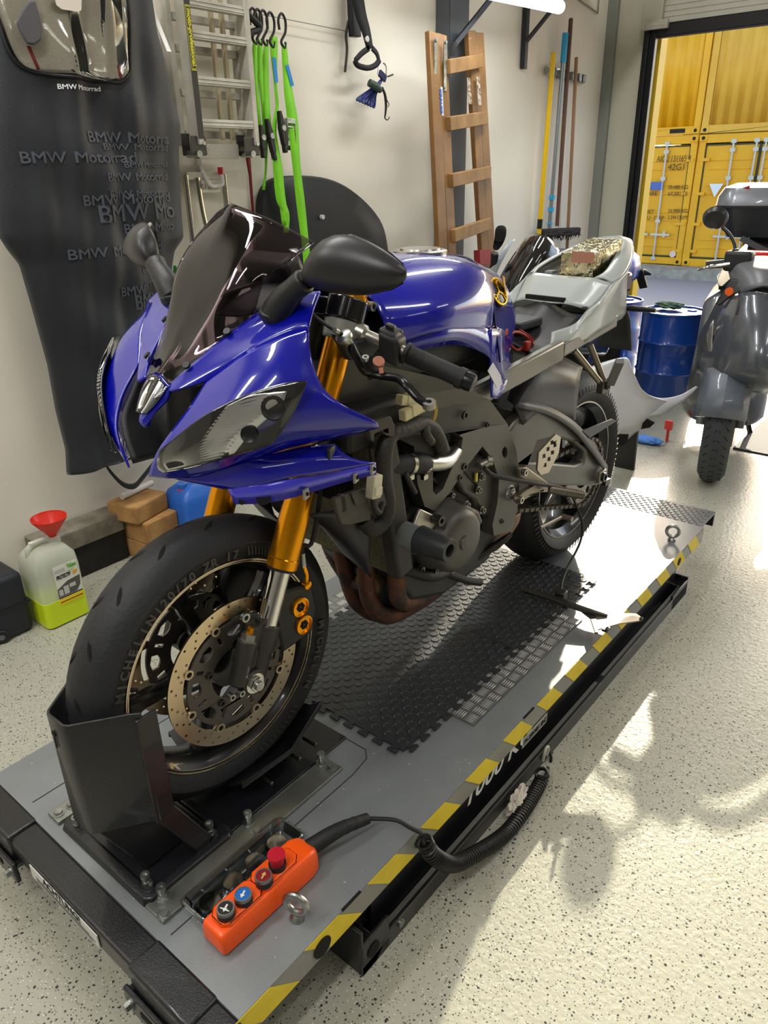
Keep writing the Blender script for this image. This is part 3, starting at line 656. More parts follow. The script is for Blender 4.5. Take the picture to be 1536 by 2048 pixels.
# ---- yokes, head, bars
for z, x in ((.745, .207), (.972, .309)):
    g = G(); nm = 'lower_yoke' if z < .8 else 'top_yoke'
    for s in (-1, 1):
        c = V((x, s*.105, z)); ax = V((.406, 0, .914)); g.rods([(c-ax*.020, .034 if z < .8 else .040), (c+ax*.020, .034 if z < .8 else .040)], n=28); g.bar(c, V((x-.02, 0, z)), .05, .034, up=ax)
    g.obj(nm, bgloss if z > .8 else black, bike, bevel=.003)
for s in (-1, 1):
    ax = V((.406, 0, .914)).normalized(); c = V((.296, s*.105, .940))
    cl = G().rods([(c-ax*.022, .0285), (c-ax*.020, .034), (c+ax*.014, .037), (c+ax*.014, .0285)], n=28).bar(c+V((.034, s*-.004, 0)), c+V((.050, s*-.012, -.002)), .02, .034, up=ax).obj('bar_clamp', M('clamp_grey', '#94938C', .38, .3), bike, bevel=.003)
    G().socket(V((.352, s*.118, .975)), (0, s, 0), .009, .016).obj('clamp_bolt', zinc, cl); c = V((.310, s*.105, .972))
    G().rods([(c+ax*.020, .034), (c+ax*.026, .034), (c+ax*.026, .0305), (c+ax*.034, .0305)], n=28).obj('gold_ring', gold, cl)
    G().rods([(c+ax*.034, .028), (c+ax*.044, .028), (c+ax*.044, .018), (c+ax*.075, .018), (c+ax*.078, .012)], n=6 if False else 20).obj('fork_cap', M('cap_alu', '#C9C9C6', .2, 1), cl)
    a, b = V((.302, s*.120, .942)), V((.372, s*.335, .864)); d = (b-a).normalized()
    hb = G().rods([(a, .019), (a+d*.03, .017), (a+d*.035, .0111), (b, .0111)], n=20).obj('handlebar', M('bar_alloy', '#B9B5AB', .35, .8), bike)
    g0 = a+d*.115
    gp = G().rods([(g0, .0205), (g0+d*.006, .0205), (g0+d*.007, .0165), (b-d*.02, .0172), (b-d*.018, .0195), (b-d*.006, .0195)], n=24).obj('grip', rubber, bike, label='black rubber grip')
    g = G(); u, v = frame(d)
    for i in range(20):
        c_ = g0+d*(.012+.0035*i)
        if i < 8: g.rods([(c_, .0172), (c_+d*.0016, .0172)], n=20)
    g.obj('grip_rib', rubber, gp)
    G().rods([(b-d*.006, .017), (b+d*.002, .0175), (b+d*.012, .016), (b+d*.014, .012)], n=20).obj('bar_end', M('bar_end_black', '#202124', .3, .4), gp)
    sw = a+d*.088; up_ = V((0, 0, 1))
    R3 = Matrix((d, d.cross(up_).normalized(), up_)).transposed()
    g = G().box(sw, (.042, .046, .052), R3).box(sw+V((0, 0, .016))-d*.004, (.036, .04, .032), R3)
    swh = g.obj('switch_housing', M('switch_black', '#222324', .5), bike, bevel=.008, bseg=3)
    G().box(sw+V((-.004, s*0, .036)), (.018, .016, .012), R3).box(sw+V((.018, 0, .022)), (.016, .012, .016), R3).box(sw+V((.012, s*.0, -.006))+d*.0, (.022, .026, .014), R3).obj('switch_button', black, swh, bevel=.003)
# clutch perch, lever (near side)
per = bplate([(672, 668), (700, 688), (760, 668), (765, 690), (748, 712), (700, 722), (690, 700)], -.158, .018, name='lever_perch', mat=black, bevel=.004)
G().rods([(B(669, 660, -.185), .005), (B(676, 664, -.185), .005)]).obj('adjuster_barrel', zinc, per)
a = B(684, 668, -.185); d = (B(700, 690, -.185)-a).normalized()
G().rods([(a, .008), (a+d*.004, .015), (a+d*.010, .015), (a+d*.012, .009), (a+d*.03, .008)], n=18).obj('cable_adjuster', zinc, bike)
G().tube([a, B(660, 655, -.17), B(620, 625, -.12)], .003).obj('clutch_cable', rubber, bike)
lev = [(702, 690, -.19), (716, 715, -.195), (732, 742, -.205), (765, 752, -.23), (795, 757, -.26), (812, 770, -.285), (835, 795, -.31), (858, 812, -.33)]
pts = BL(lev); g = G(); pp = crom(pts, 5)
for w_, (i0, i1) in ((1, (0, len(pp)-1)),):
    rings = []
    for i, p in enumerate(pp):
        t = i/(len(pp)-1); d = (pp[min(i+1, len(pp)-1)]-pp[max(i-1, 0)]).normalized(); u = V((1, .3, 0)).normalized(); u = (u-d*u.dot(d)).normalized(); v = d.cross(u)
        hw = .014 if t < .3 else .0085 if t < .9 else .008; hh = .007
        rings.append(circ(p, u, v, hw if t > .02 else hw*.6, hh, n=12))
    g.loft(rings)
lv = g.obj('clutch_lever', M('lever_black', '#1B1B1D', .25, .5), bike)
G().lathe([(-.006, .011), (.006, .011), (.006, .005), (-.006, .005)], pts[-1]+V((0, 0, .003)), (-.3, -.2, 1), 18, closed=True).obj('lever_tip', M('lever_tip_grey', '#8E8A84', .3, .8), lv)
p = B(757, 727, -.222); G().rods([(p, .0105), (p+V((-.004, -.004, .006)), .0105)], n=16).bar(p+V((0, -.002, .004)), p+V((-.004, -.010, -.016)), .009, .005).obj('span_adjuster', M('adjuster_copper', '#C98A78', .35, .7), lv, bevel=.001)
p = B(731, 719, -.21); G().socket(p, (-.3, -.3, .8), .006, .006).obj('lever_pivot_screw', zinc, lv)
# ---- front fairing shell (left half traced, then mirrored)
def half(ctrl, k=5): return G().patch([BL(r) for r in ctrl], k)
U = [[(340, 770, -.034), (378, 735, -.055), (459, 668, -.085), (540, 612, -.118), (600, 590, -.16), (641, 583, -.195)],
     [(345, 783, -.050), (388, 757, -.075), (470, 698, -.118), (550, 645, -.15), (595, 622, -.18), (627, 622, -.208)],
     [(415, 762, -.097), (440, 742, -.112), (495, 703, -.148), (550, 676, -.178), (590, 662, -.20), (617, 657, -.220)]]
O_ = [[(415, 762, -.097), (440, 742, -.112), (495, 703, -.148), (550, 676, -.178), (590, 662, -.20), (617, 657, -.220)],
      [(378, 818, -.092), (425, 795, -.130), (485, 762, -.172), (545, 738, -.208), (590, 722, -.225), (622, 712, -.235)],
      [(345, 862, -.080), (395, 848, -.125), (460, 822, -.175), (535, 795, -.218), (595, 775, -.245), (645, 775, -.262)],
      [(318, 900, -.062), (368, 895, -.115), (440, 875, -.170), (520, 852, -.215), (595, 830, -.250), (690, 812, -.285)],
      [(304, 930, -.043), (345, 930, -.085), (420, 915, -.140), (505, 897, -.190), (600, 874, -.235), (757, 849, -.305)],
      [(298, 952, -.030), (345, 955, -.070), (415, 945, -.125), (500, 922, -.170), (600, 892, -.205), (720, 865, -.265)]]
S_ = [[(345, 955, -.070), (400, 950, -.110), (480, 925, -.165), (560, 905, -.195), (620, 893, -.215), (668, 888, -.235)],
      [(372, 962, -.085), (425, 965, -.130), (500, 945, -.180), (570, 928, -.212), (630, 918, -.235), (700, 915, -.255)],
      [(420, 970, -.115), (456, 977, -.145), (510, 972, -.185), (580, 955, -.218), (650, 945, -.245), (751, 926, -.275)]]
f1 = half(U).mirror_y().obj('front_fairing', blue, bike, solid=.004, label='deep blue front fairing')
f2 = half(O_).mirror_y().obj('headlight_fairing', blue, bike, solid=.004)
f3 = half(S_).mirror_y().obj('lower_fairing_lip', blue, bike, solid=.004)
# inner flange strip with nut plates
strip_ = [[(456, 977, -.146), (500, 972, -.180), (560, 962, -.210), (620, 952, -.232), (690, 940, -.256), (751, 926, -.275)],
         [(470, 1008, -.150), (520, 1006, -.182), (570, 998, -.206), (625, 983, -.226), (690, 963, -.248), (752, 948, -.268)]]
for s in (1, -1):
    g = half(strip_)
    if s < 0:
        for v in g.b.verts: v.co.y = -v.co.y
    o_ = g.obj('mounting_flange', M('fairing_inner_violet', '#3E3CC8', .2, coat=.9), f3, solid=.003)
    if s > 0: fs = o_
g = G(); h = G()
for px, py, y in ((612, 987, -.224), (712, 954, -.256), (746, 937, -.270)):
    c = B(px, py, y-.003); R_ = Matrix.Rotation(.35, 3, 'Z'); g.box(c, (.016, .004, .018), R_); h.rod(c+V((-.0, -.002, 0)), c+V((-.001, -.004, 0)), .0035, n=12)
g.obj('nut_plate', M('nut_plate_grey', '#8E8A80', .4, .6), fs); h.rod(B(527, 995, -.186), B(527, 995, -.190), .0125, n=20).rod(B(484, 1004, -.160), B(484, 1004, -.163), .005, n=14).obj('flange_hole', M('void_black'), fs)
g = G().box(B(662, 905, -.242), (.022, .006, .020), Matrix.Rotation(.3, 3, 'Z')); g.obj('fairing_clip', black, f3, bevel=.002)
# front recess between beak and cheeks
rec = [[(335, 778, -.030), (415, 765, -.095)], [(330, 830, -.030), (385, 815, -.088)], [(320, 880, -.020), (345, 868, -.075)], [(312, 925, -.012), (322, 905, -.055)], [(300, 946, -.0), (306, 944, -.030)]]
def recs(dx, kk=4):
    g = G(); rows = []
    for r in rec:
        b = BL(r); m_ = [b[0]+V((dx, 0, 0)), (b[0]+b[1])/2+V((dx*1.1, 0, 0)), b[1]+V((dx*.8, .006, 0))]
        rows.append([V((m_[0].x, 0, m_[0].z))]+m_+[b[1]])
    return g.patch(rows, kk)
recs(.055).mirror_y().obj('air_intake', M('intake_black', '#08090C', .5), bike, solid=.003)
# beak
K = [[(321, 745, 0), (325, 748, -.010), (334, 760, -.024), (341, 770, -.034)],
     [(305, 785, 0), (311, 790, -.012), (322, 797, -.022), (337, 797, -.034)],
     [(292, 822, 0), (296, 825, -.008), (304, 826, -.015), (314, 822, -.022)],
     [(283, 838, 0), (287, 843, -.005), (293, 846, -.009), (300, 843, -.012)],
     [(287, 853, 0), (290, 854, -.003), (295, 852, -.006), (300, 850, -.008)]]
half(K, 5).mirror_y().obj('beak', blue, bike, solid=.004)
LP = [[(323, 749, 0), (329, 754, -.013), (339, 768, -.027)], [(309, 775, 0), (316, 780, -.015), (333, 784, -.028)], [(296, 806, 0), (301, 808, -.011), (314, 809, -.020)], [(286, 821, 0), (290, 825, -.006), (298, 825, -.012)]]
def shift(c, v): return [[tuple(q) for q in r] for r in c]
g = half(LP, 5).mirror_y()
for v in g.b.verts: v.co.x -= .004
pl = g.obj('position_lamp', M('lamp_silver', '#8F9192', .25, .8), bike, solid=.002)
g = half(LP, 5).mirror_y()
for v in g.b.verts: v.co.x -= .009
g.obj('clear_lens', thin('clear_plastic'), pl, solid=.002)
g = G()
for i in range(5): t = i/5; g.rod(B(331-20*t, 778+20*t, -.026+.004*t)+V((-.006, 0, 0)), B(341-16*t, 772+22*t, -.032+.006*t)+V((-.006, 0, 0)), .0012)
g.obj('lens_rib', M('rib_bright', '#C6C8CA', .2, .8), pl)
# ---- headlights
HL = [[(322, 900, -.078), (400, 838, -.142), (470, 800, -.185), (540, 775, -.222), (590, 764, -.25), (613, 764, -.262)],
      [(318, 922, -.068), (398, 868, -.140), (468, 835, -.184), (535, 812, -.222), (582, 800, -.248), (602, 790, -.258)],
      [(320, 935, -.066), (390, 900, -.132), (460, 875, -.178), (525, 855, -.214), (565, 842, -.236), (584, 828, -.246)],
      [(330, 943, -.072), (390, 932, -.124), (450, 915, -.168), (505, 900, -.200), (540, 888, -.220), (556, 872, -.230)]]
def hl(dx, dy, k=6, rows=HL, shrink=0):
    g = G(); c = [BL(r) for r in rows]; mid = sum((p for r in c for p in r), V())/sum(len(r) for r in c)
    c = [[p+(mid-p)*shrink+V((dx, dy, 0)) for p in r] for r in c]; return g.patch(c, k)
n_ = V((-.72, -.62, .25))
for s in (-1, 1):
    def H(off, **k):
        g = hl(0, 0, **k)
        for v in g.b.verts: v.co += n_.normalized()*off
        if s > 0:
            for v in g.b.verts: v.co.y = -v.co.y
            bmesh.ops.reverse_faces(g.b, faces=g.b.faces)
        return g
    hd = H(.0025, shrink=-.02).obj('headlight', bgloss, bike, solid=.003, label='clear headlight with black surround')
    H(.0040, shrink=.02).obj('headlight_housing', M('housing_dark', '#0B0C0E', .7, spec=.1), hd, solid=.001)
    RF = [[(455, 812, -.178), (500, 792, -.20), (545, 785, -.226), (575, 782, -.244)], [(425, 850, -.160), (480, 840, -.192), (525, 825, -.218), (560, 815, -.236)], [(398, 895, -.136), (440, 880, -.168), (480, 872, -.19), (505, 865, -.204)], [(398, 922, -.130), (425, 918, -.15), (450, 912, -.166), (470, 906, -.18)]]
    nn_ = n_.normalized(); rr_ = [crom(BL(r), 6) for r in RF]; gg = [list(r) for r in zip(*[crom(list(c), 12) for c in zip(*rr_)])]
    nj = len(gg[0])
    gg = [[p+nn_*(.0060+(.0016*math.cos(i_*math.pi) if j_ < nj*.55 else 0)) for j_, p in enumerate(r)] for i_, r in enumerate(gg)]
    if s > 0: gg = [[V((p.x, -p.y, p.z)) for p in r] for r in gg]
    rf = G().grid(gg).obj('reflector', M('reflector_chrome', '#DDE0E2', .16, .9), hd, solid=.001, sharp=180)
    g = G()
    for px, py, y, r in ((548, 815, -.23, .020), (500, 868, -.205, .014)):
        c = B(px, py, y)+n_.normalized()*.006; nn = V(n_)
        if s > 0: c.y = -c.y; nn.y = -nn.y
        u, v = frame(nn.normalized()); g.loft([circ(c, u, v, r), circ(c+nn.normalized()*.003, u, v, r*.9), circ(c+nn.normalized()*.001, u, v, r*.45)])
    g.obj('bulb_shroud', M('shroud', '#2A2B2D', .3, .7), rf)
    H(.0095, shrink=.0).obj('headlight_lens', thin('clear_plastic'), hd, solid=.0015)
# ---- windscreen
SC = [[(466, 407, 0), (538, 436, -.070), (592, 464, -.105), (632, 485, -.128)],
      [(436, 474, 0), (502, 484, -.072), (548, 503, -.104), (588, 518, -.124)],
      [(408, 546, 0), (465, 549, -.070), (505, 554, -.098), (534, 558, -.112)],
      [(379, 622, 0), (432, 625, -.060), (470, 630, -.086), (506, 634, -.100)],
      [(352, 688, 0), (395, 690, -.044), (425, 684, -.066), (454, 672, -.083)],
      [(331, 726, 0), (352, 734, -.022), (369, 738, -.040), (386, 737, -.057)],
      [(318, 745, 0), (325, 751, -.010), (333, 760, -.022), (341, 770, -.033)]]
g = half(SC, 6)
for v in g.b.verts: v.co.x -= .003
ws = g.mirror_y().obj('windscreen', thin('smoked_acrylic', '#C4B8C0', .03), bike, solid=.003)
g = G()
for px, py, y in ((378, 733, -.056), (459, 666, -.087), (388, 742, -.062)):
    if px == 388: continue
    for s in (1, -1):
        c = B(px, py, y)+V((-.004, 0, .002)); c.y *= s; g.rods([(c, .007), (c+V((-.6, -.3*s, .7)).normalized()*.004, .006)], n=14)
g.obj('screen_screw', M('screw_black', '#0E1510', .35), ws)
# inner dash visible through the screen
g = half([[(380, 640, -.03), (440, 640, -.08), (530, 612, -.125)], [(430, 600, -.02), (500, 590, -.06), (570, 585, -.12)], [(520, 560, 0), (560, 565, -.06), (600, 575, -.13)]], 4)
for v in g.b.verts: v.co.x += .055
g.mirror_y().obj('dashboard_cowl', black, bike, solid=.004)
c = V((.235, 0, 1.03)); G().box(c, (.05, .13, .085), Matrix.Rotation(-.45, 3, 'Y')).obj('instrument_cluster', black, bike, bevel=.015, bseg=3)
G().tube([(.10, 0, .90), (.14, .05, .97), (.20, .06, 1.02)], .010).tube([(.10, 0, .90), (.14, -.05, .97), (.20, -.06, 1.02)], .010).obj('fairing_stay', black, bike)
# ---- mirrors
def mirror(s):
    f_ = lambda p: V((p[0], s*p[1], p[2]))
    st = [B(553, 630, -.140), B(566, 605, -.158), B(590, 578, -.185), B(612, 560, -.205)]
    st = [V((p.x, -p.y, p.z)) for p in st]
    mo = G().tube([f_(p) for p in st], [.027, .024, .019, .020], n=16, k=5)
    mo.rods([(f_(st[0]+V((.0, -.004, -.012))), .022), (f_(st[0]+V((0, 0, .006))), .030)], n=20)
    mo.box(f_(st[0]+V((.018, -.002, .004))), (.05, .045, .035))
    base = mo.obj('mirror_stalk', black, bike, bevel=.012, bseg=3)
    G().prism([f_((q.x, -q.y, q.z)) for q in BL([(508, 655, -.118), (530, 663, -.13), (556, 666, -.15), (590, 640, -.17), (580, 620, -.165), (520, 640, -.12)])], (-.002, 0, .003)).obj('mirror_pad', blue, base)
    secs = [(618, 558, .205, .016, .018), (632, 540, .217, .030, .030), (655, 530, .236, .046, .038), (690, 530, .265, .052, .040), (735, 537, .300, .046, .036), (775, 545, .335, .032, .026), (802, 548, .358, .017, .015), (815, 549, .368, .006, .006)]
    rings = []
    for px, py, y, h, d in secs:
        h *= .88; c = B(px, py-1, -y); c = f_((c.x, y, c.z)); n = 20
        rg = []
        for i in range(n):
            a = 2*math.pi*i/n; ca, sa = math.cos(a), math.sin(a)
            rg.append(c+V((-d*ca*(1.0 if ca > 0 else .35), 0, h*sa-.10*(-d*ca*0))))
        rings.append(rg)
    ho = G().loft(rings).obj('mirror_housing', M('mirror_shell_black', '#1E1F21', .38, spec=.6), base, sub=1)
    rings = []
    for px, py, y, h, d in secs[2:-1]:
        c = B(px, py, -y); c = f_((c.x+d*.36, y, c.z)); rings.append([c+V((0, 0, h*.82)), c+V((.001, 0, 0)), c+V((0, 0, -h*.82))])
    G().grid(rings).obj('mirror_glass', chrome, ho)
    return base
mirror(-1); mirror(1)
# ---- tank
T = [[(.36, 0, 1.010), (.36, -.06, 1.005), (.36, -.12, .985), (.36, -.150, .945), (.37, -.150, .900)],
     [(.46, 0, 1.032), (.46, -.07, 1.028), (.46, -.135, 1.005), (.46, -.185, .962), (.46, -.190, .918)],
     [(.58, 0, 1.040), (.58, -.07, 1.036), (.58, -.14, 1.010), (.57, -.185, .960), (.57, -.185, .905)],
     [(.69, 0, 1.034), (.69, -.07, 1.028), (.69, -.135, 1.000), (.68, -.168, .945), (.68, -.165, .885)],
     [(.79, 0, 1.012), (.79, -.065, 1.004), (.785, -.115, .975), (.775, -.135, .920), (.77, -.135, .870)],
     [(.90, 0, .975), (.895, -.055, .962), (.885, -.09, .925), (.875, -.10, .870), (.86, -.10, .82)],
     [(.965, 0, .915), (.96, -.05, .900), (.945, -.075, .86), (.93, -.08, .81), (.91, -.08, .77)]]
tk = G().patch([[V(p) for p in r] for r in T], 6).mirror_y().obj('fuel_tank', blue, bike, solid=.003)
for s in (-1, 1):
    lo = [[(.38, -.150, .905), (.38, -.140, .875)], [(.47, -.190, .920), (.47, -.178, .885)], [(.57, -.186, .907), (.57, -.172, .872)], [(.68, -.166, .887), (.68, -.168, .83)], [(.73, -.150, .872), (.735, -.165, .78)], [(.78, -.134, .87), (.79, -.150, .745)], [(.86, -.10, .82), (.85, -.13, .76)]]
    g = G().patch([[V((x, y*-s, z)) for x, y, z in r] for r in lo], 5); g.obj('tank_side_cover', blue, tk, solid=.004, label='blue lower tank cover with mounting holes')
    cv = [[(.69, -.166, .885), (.78, -.142, .868), (.86, -.105, .83)], [(.70, -.168, .80), (.77, -.150, .78), (.86, -.12, .77)], [(.715, -.165, .725), (.75, -.16, .715), (.80, -.15, .735)]]
    G().patch([[V((x, y*-s, z)) for x, y, z in r] for r in cv], 5).obj('rear_side_cover', blue, tk, solid=.004)
seam = crom([V(p) for p in ((.74, 0, 1.026), (.745, -.07, 1.018), (.735, -.12, .985), (.70, -.150, .955), (.715, -.158, .915), (.735, -.152, .875), (.74, -.165, .80))], 5)
G().tube([p+V((0, -.002, .002)) for p in seam], .0022, n=6, k=1).obj('tank_seam', M('seam_navy', '#05062A', .3), tk)
e = B(993, 585, -.139); ed = V((.10, -.9, .45)).normalized()
em = G().rods([(e-ed*.012, .034), (e+ed*.004, .034), (e+ed*.006, .031)], n=36).obj('tank_emblem', M('emblem_black', '#15130E', .25, .3), tk)
u, v = frame(ed); g = G(); c = e+ed*.0065
n = 36; R1 = [circ(c, u, v, .0325, n=n), circ(c+ed*.0016, u, v, .0315, n=n), circ(c+ed*.0016, u, v, .0285, n=n), circ(c, u, v, .0278, n=n)]; g.loft(R1, caps=False)
for k in range(3):
    a = math.pi/2+k*2*math.pi/3; d_ = u*math.cos(a)+v*math.sin(a); t_ = ed.cross(d_)
    g.bar(c-d_*.003, c+d_*.028, .0026, .0022, up=ed)
    for q in (-1, 1): g.bar(c+d_*.014, c+d_*.025+t_*q*.010, .0018, .0022, up=ed)
    g.bar(c+d_*.010+t_*.004, c+d_*.010-t_*.004, .0018, .0022, up=ed)
g.obj('emblem_gold', M('emblem_gold', '#E2B21C', .25, .9), em)
G().prism([e+V((.012, -.004, .035)), e+V((.035, .004, .028)), e+V((.03, -.006, -.045)), e+V((.01, -.018, -.04)), e+V((.022, -.008, 0))], ed*.0015).obj('tank_pad_gold', M('gold_sticker', '#C99524', .3, .6), tk)
g = G().rods([(V((.655, 0, 1.034)), .060), (V((.655, 0, 1.042)), .060), (V((.655, 0, 1.044)), .056), (V((.655, 0, 1.044)), .045), (V((.655, 0, 1.047)), .044)], n=40); g.obj('fuel_cap', M('cap_brushed', '#B9B7B4', .25, 1), tk)
G().prism(BL([(975, 742), (985, 725), (1000, 750), (1004, 768), (992, 775)], -.172), (0, -.002, 0)).obj('white_sticker', M('sticker_white', '#D9D6E0', .5), tk)
# ---- frame
def bend(c): return max(0, (.47-c.x))*.32
bplate([(700, 740), (735, 722), (800, 738), (860, 752), (930, 775), (980, 800), (1015, 848), (1033, 900), (1040, 955), (1036, 1010), (1025, 1060), (988, 1072), (985, 1050), (995, 1005), (998, 960), (985, 918), (965, 893), (932, 935), (900, 985), (882, 1005), (870, 1022), (850, 1014), (840, 970), (835, 895), (800, 875), (770, 862), (735, 860), (705, 830)],
       -.168, .034, ([(866, 886), (882, 868), (910, 864), (926, 876), (922, 900), (900, 945), (886, 978), (872, 990), (866, 982)], [(1004, 905), (1006, 897), (1010, 893), (1014, 897), (1015, 905), (1014, 913), (1010, 917), (1006, 913)]), 'main_frame', frm, bevel=.007, bend=bend, label='grey aluminium twin-spar frame, near side')
me = bpy.data.objects['main_frame'].data.copy(); me.transform(Matrix.Diagonal((1, -1, 1, 1))); me.flip_normals()
o = bpy.data.objects.new('main_frame_far', me); o.name = 'main_frame'; bpy.context.scene.collection.objects.link(o); o.parent = bike; INV[o.name] = INV[bike.name]
m = o.modifiers.new('bevel', 'BEVEL'); m.width = .007; m.segments = 2; m.limit_method = 'ANGLE'
G().rods([(V((.235, 0, .76)), .04), (V((.325, 0, .965)), .04)], n=24).bx(.30, .60, -.10, .10, .74, .80).obj('steering_head', frm, bike, bevel=.01)
g = G()
for px, py, r in ((928, 830, .010), (973, 849, .006), (927, 933, .009), (918, 955, .007), (1002, 1042, .007)): g.socket(B(px, py, -.166), (0, -1, 0), r, .006)
g.obj('frame_bolt', M('bolt_dark'), bike)
c = B(1019, 985, -.166); G().hexh(c, (0, -1, 0), .016, .010).rods([(c+V((0, -.01, 0)), .010), (c+V((0, -.014, 0)), .009)], d=(0, -1, 0)).obj('pivot_nut', M('nut_bright', '#A9A8A4', .25, 1), bike)
# subframe rails
for s in (-1, 1):
    a, b = B(935, 800, -.13), B(1120, 700, -.13); a.y *= -s; b.y *= -s
    c = B(1228, 640, -.10); c.y *= -s
    G().bar(a, b, .026, .055).bar(b, c, .024, .040).obj('subframe_rail', M('subframe_grey', '#7E7B72', .35, .6), bike, bevel=.006)
# ---- airbox, engine
G().loft([[V((x, y*w, z)) for x, y, z in ((.33, -1, .93), (.33, 1, .93), (.70, 1, .90), (.74, -1, .88))][::1] if False else [V((.33, -w, z)), V((.33, w, z)), V((.72, w, z)), V((.72, -w, z))] for z, w in ((.80, .12), (.86, .135), (.91, .12))]).obj('airbox', black, bike, bevel=.02, bseg=3)
eng = G().bx(.42, .60, -.115, .115, .48, .74).obj('cylinder_block', engm, bike, bevel=.012)
G().bx(.40, .56, -.118, .118, .50, .515).bx(.40, .56, -.118, .118, .55, .562).bx(.40, .56, -.118, .118, .60, .612).obj('cylinder_joint', engl, eng, bevel=.002)
cr = G().prism([V((x, -.13, z)) for x, z in ((.43, .50), (.42, .36), (.47, .28), (.60, .235), (.80, .25), (.86, .34), (.86, .52), (.78, .60), (.60, .58))], (0, .25, 0)).obj('crankcase', engm, bike, bevel=.012, bseg=3)
# generator cover
c = V((.552, -.13, .432))
gc = G().lathe([(0, .086), (-.020, .086), (-.026, .082), (-.070, .078), (-.082, .070), (-.088, .058), (-.088, .018), (-.092, .017), (-.093, 0)], c, (0, 1, 0), 48).obj('generator_cover', engl, eng if False else bike, label='round generator cover')
g = G()
for k, a in enumerate((25, 62, 100, 140, 185, 225, 262, 300, 338)):
    t = math.radians(a); p = c+V((math.cos(t)*.094, -.004, math.sin(t)*.094)); g.rods([(p+V((0, .02, 0)), .010), (p+V((0, -.010, 0)), .010)], d=(0, -1, 0))
g.obj('bolt_boss', engl, gc)
for a in (25, 62, 100, 140, 185, 225, 262, 300, 338):
    t = math.radians(a); G().socket(c+V((math.cos(t)*.094, -.014, math.sin(t)*.094)), (0, -1, 0), .0065, .008).obj('cover_bolt', zinc if False else M('bolt_grey', '#8B8882', .35, .9), gc)
G().prism(BL([(935, 1010), (960, 1022), (968, 1045), (955, 1060), (925, 1050), (918, 1085), (905, 1080), (912, 1030)], -.20), (0, .04, 0)).obj('cover_rib', engl, gc, bevel=.008)
# sprocket cover
sp = bplate([(925, 925), (950, 905), (975, 915), (992, 950), (992, 1000), (985, 1035), (960, 1030), (950, 1000), (925, 985), (915, 960)], -.150, .04, name='sprocket_cover', mat=engl, bevel=.008)
for px, py in ((963, 954), (956, 980), (964, 1020), (933, 1009), (912, 1037)): G().rods([(B(px, py, -.148), .011), (B(px, py, -.158), .010)], d=(0, -1, 0)).socket(B(px, py, -.158), (0, -1, 0), .0065, .008).obj('cover_bolt', M('bolt_grey'), sp)
G().prism(BL([(945, 905), (955, 925), (962, 960), (955, 975), (925, 940)], -.155), (0, .02, 0)).obj('cover_web', engm, sp, bevel=.006)
p = B(968, 928, -.165); G().rods([(p+V((-.02, 0, 0)), .010), (p+V((.012, -.006, .004)), .010)]).rods([(p+V((.008, -.004, .006)), .013), (p+V((.016, -.012, .006)), .013)]).obj('clutch_arm', M('arm_alloy', '#9C978C', .35, .8), bike)
G().rods([(B(952, 945, -.160), .005), (B(951, 962, -.160), .005)]).obj('speed_sensor_tip', M('brass', '#C9B45E', .3, .8), bike)
for x, z in ((.44, .70), (.50, .72), (.56, .72), (.44, .53), (.58, .53), (.47, .49), (.70, .57), (.80, .50), (.62, .30)): G().socket(V((x, -.117 if z > .52 else -.131, z)), (0, -1, 0), .007, .010).obj('engine_bolt', M('bolt_grey'), bike)
G().bx(.41, .61, -.125, .125, .715, .765).obj('cylinder_head_cover', M('head_cover', '#2C2B29', .5, .2), bike, bevel=.014, bseg=3)
G().rods([(V((.50, -.112, .635)), .020), (V((.50, -.135, .635)), .020), (V((.50, -.137, .635)), .015)], d=(0, -1, 0), n=24).obj('head_plug', engl, bike)
G().tube([V((.40, -.10, .40)), V((.44, -.14, .38)), V((.52, -.145, .33)), V((.60, -.13, .30))], .013, n=12).obj('lower_hose', rubber, bike)
G().tube([V((.47, -.14, .62)), V((.52, -.15, .58)), V((.56, -.145, .53)), V((.55, -.14, .47))], .004, n=8).obj('sensor_wire', rubber, bike)
G().rods([(V((.845, -.135, .43)), .030), (V((.845, -.150, .43)), .030), (V((.845, -.152, .43)), .022)], d=(0, -1, 0), n=24).obj('sprocket_boss', engl, bike)
# oil pan, filter, sump
G().prism([V((x, -.07, z)) for x, z in ((.50, .30), (.52, .19), (.66, .17), (.72, .25))], (0, .15, 0)).obj('oil_pan', engm, bike, bevel=.012)
c = V((.475, -.02, .335)); d = V((-.75, -.35, -.12)).normalized()
G().rods([(c, .030), (c+d*.01, .034), (c+d*.055, .034), (c+d*.060, .036), (c+d*.068, .036), (c+d*.080, .028), (c+d*.083, .015)], n=24).obj('oil_filter', M('filter_bronze', '#7D6238', .38, .5, col2='#54452E', nscale=20), bike)
g = G().tube(BL([(840, 1090, -.12), (850, 1120, -.13), (858, 1140, -.12)]), .012).tube(BL([(870, 1150, -.10), (890, 1165, -.09), (905, 1150, -.09)]), .012).tube(BL([(880, 1140, -.13), (930, 1160, -.13), (960, 1165, -.12)]), .010); g.obj('engine_hose', rubber, bike)
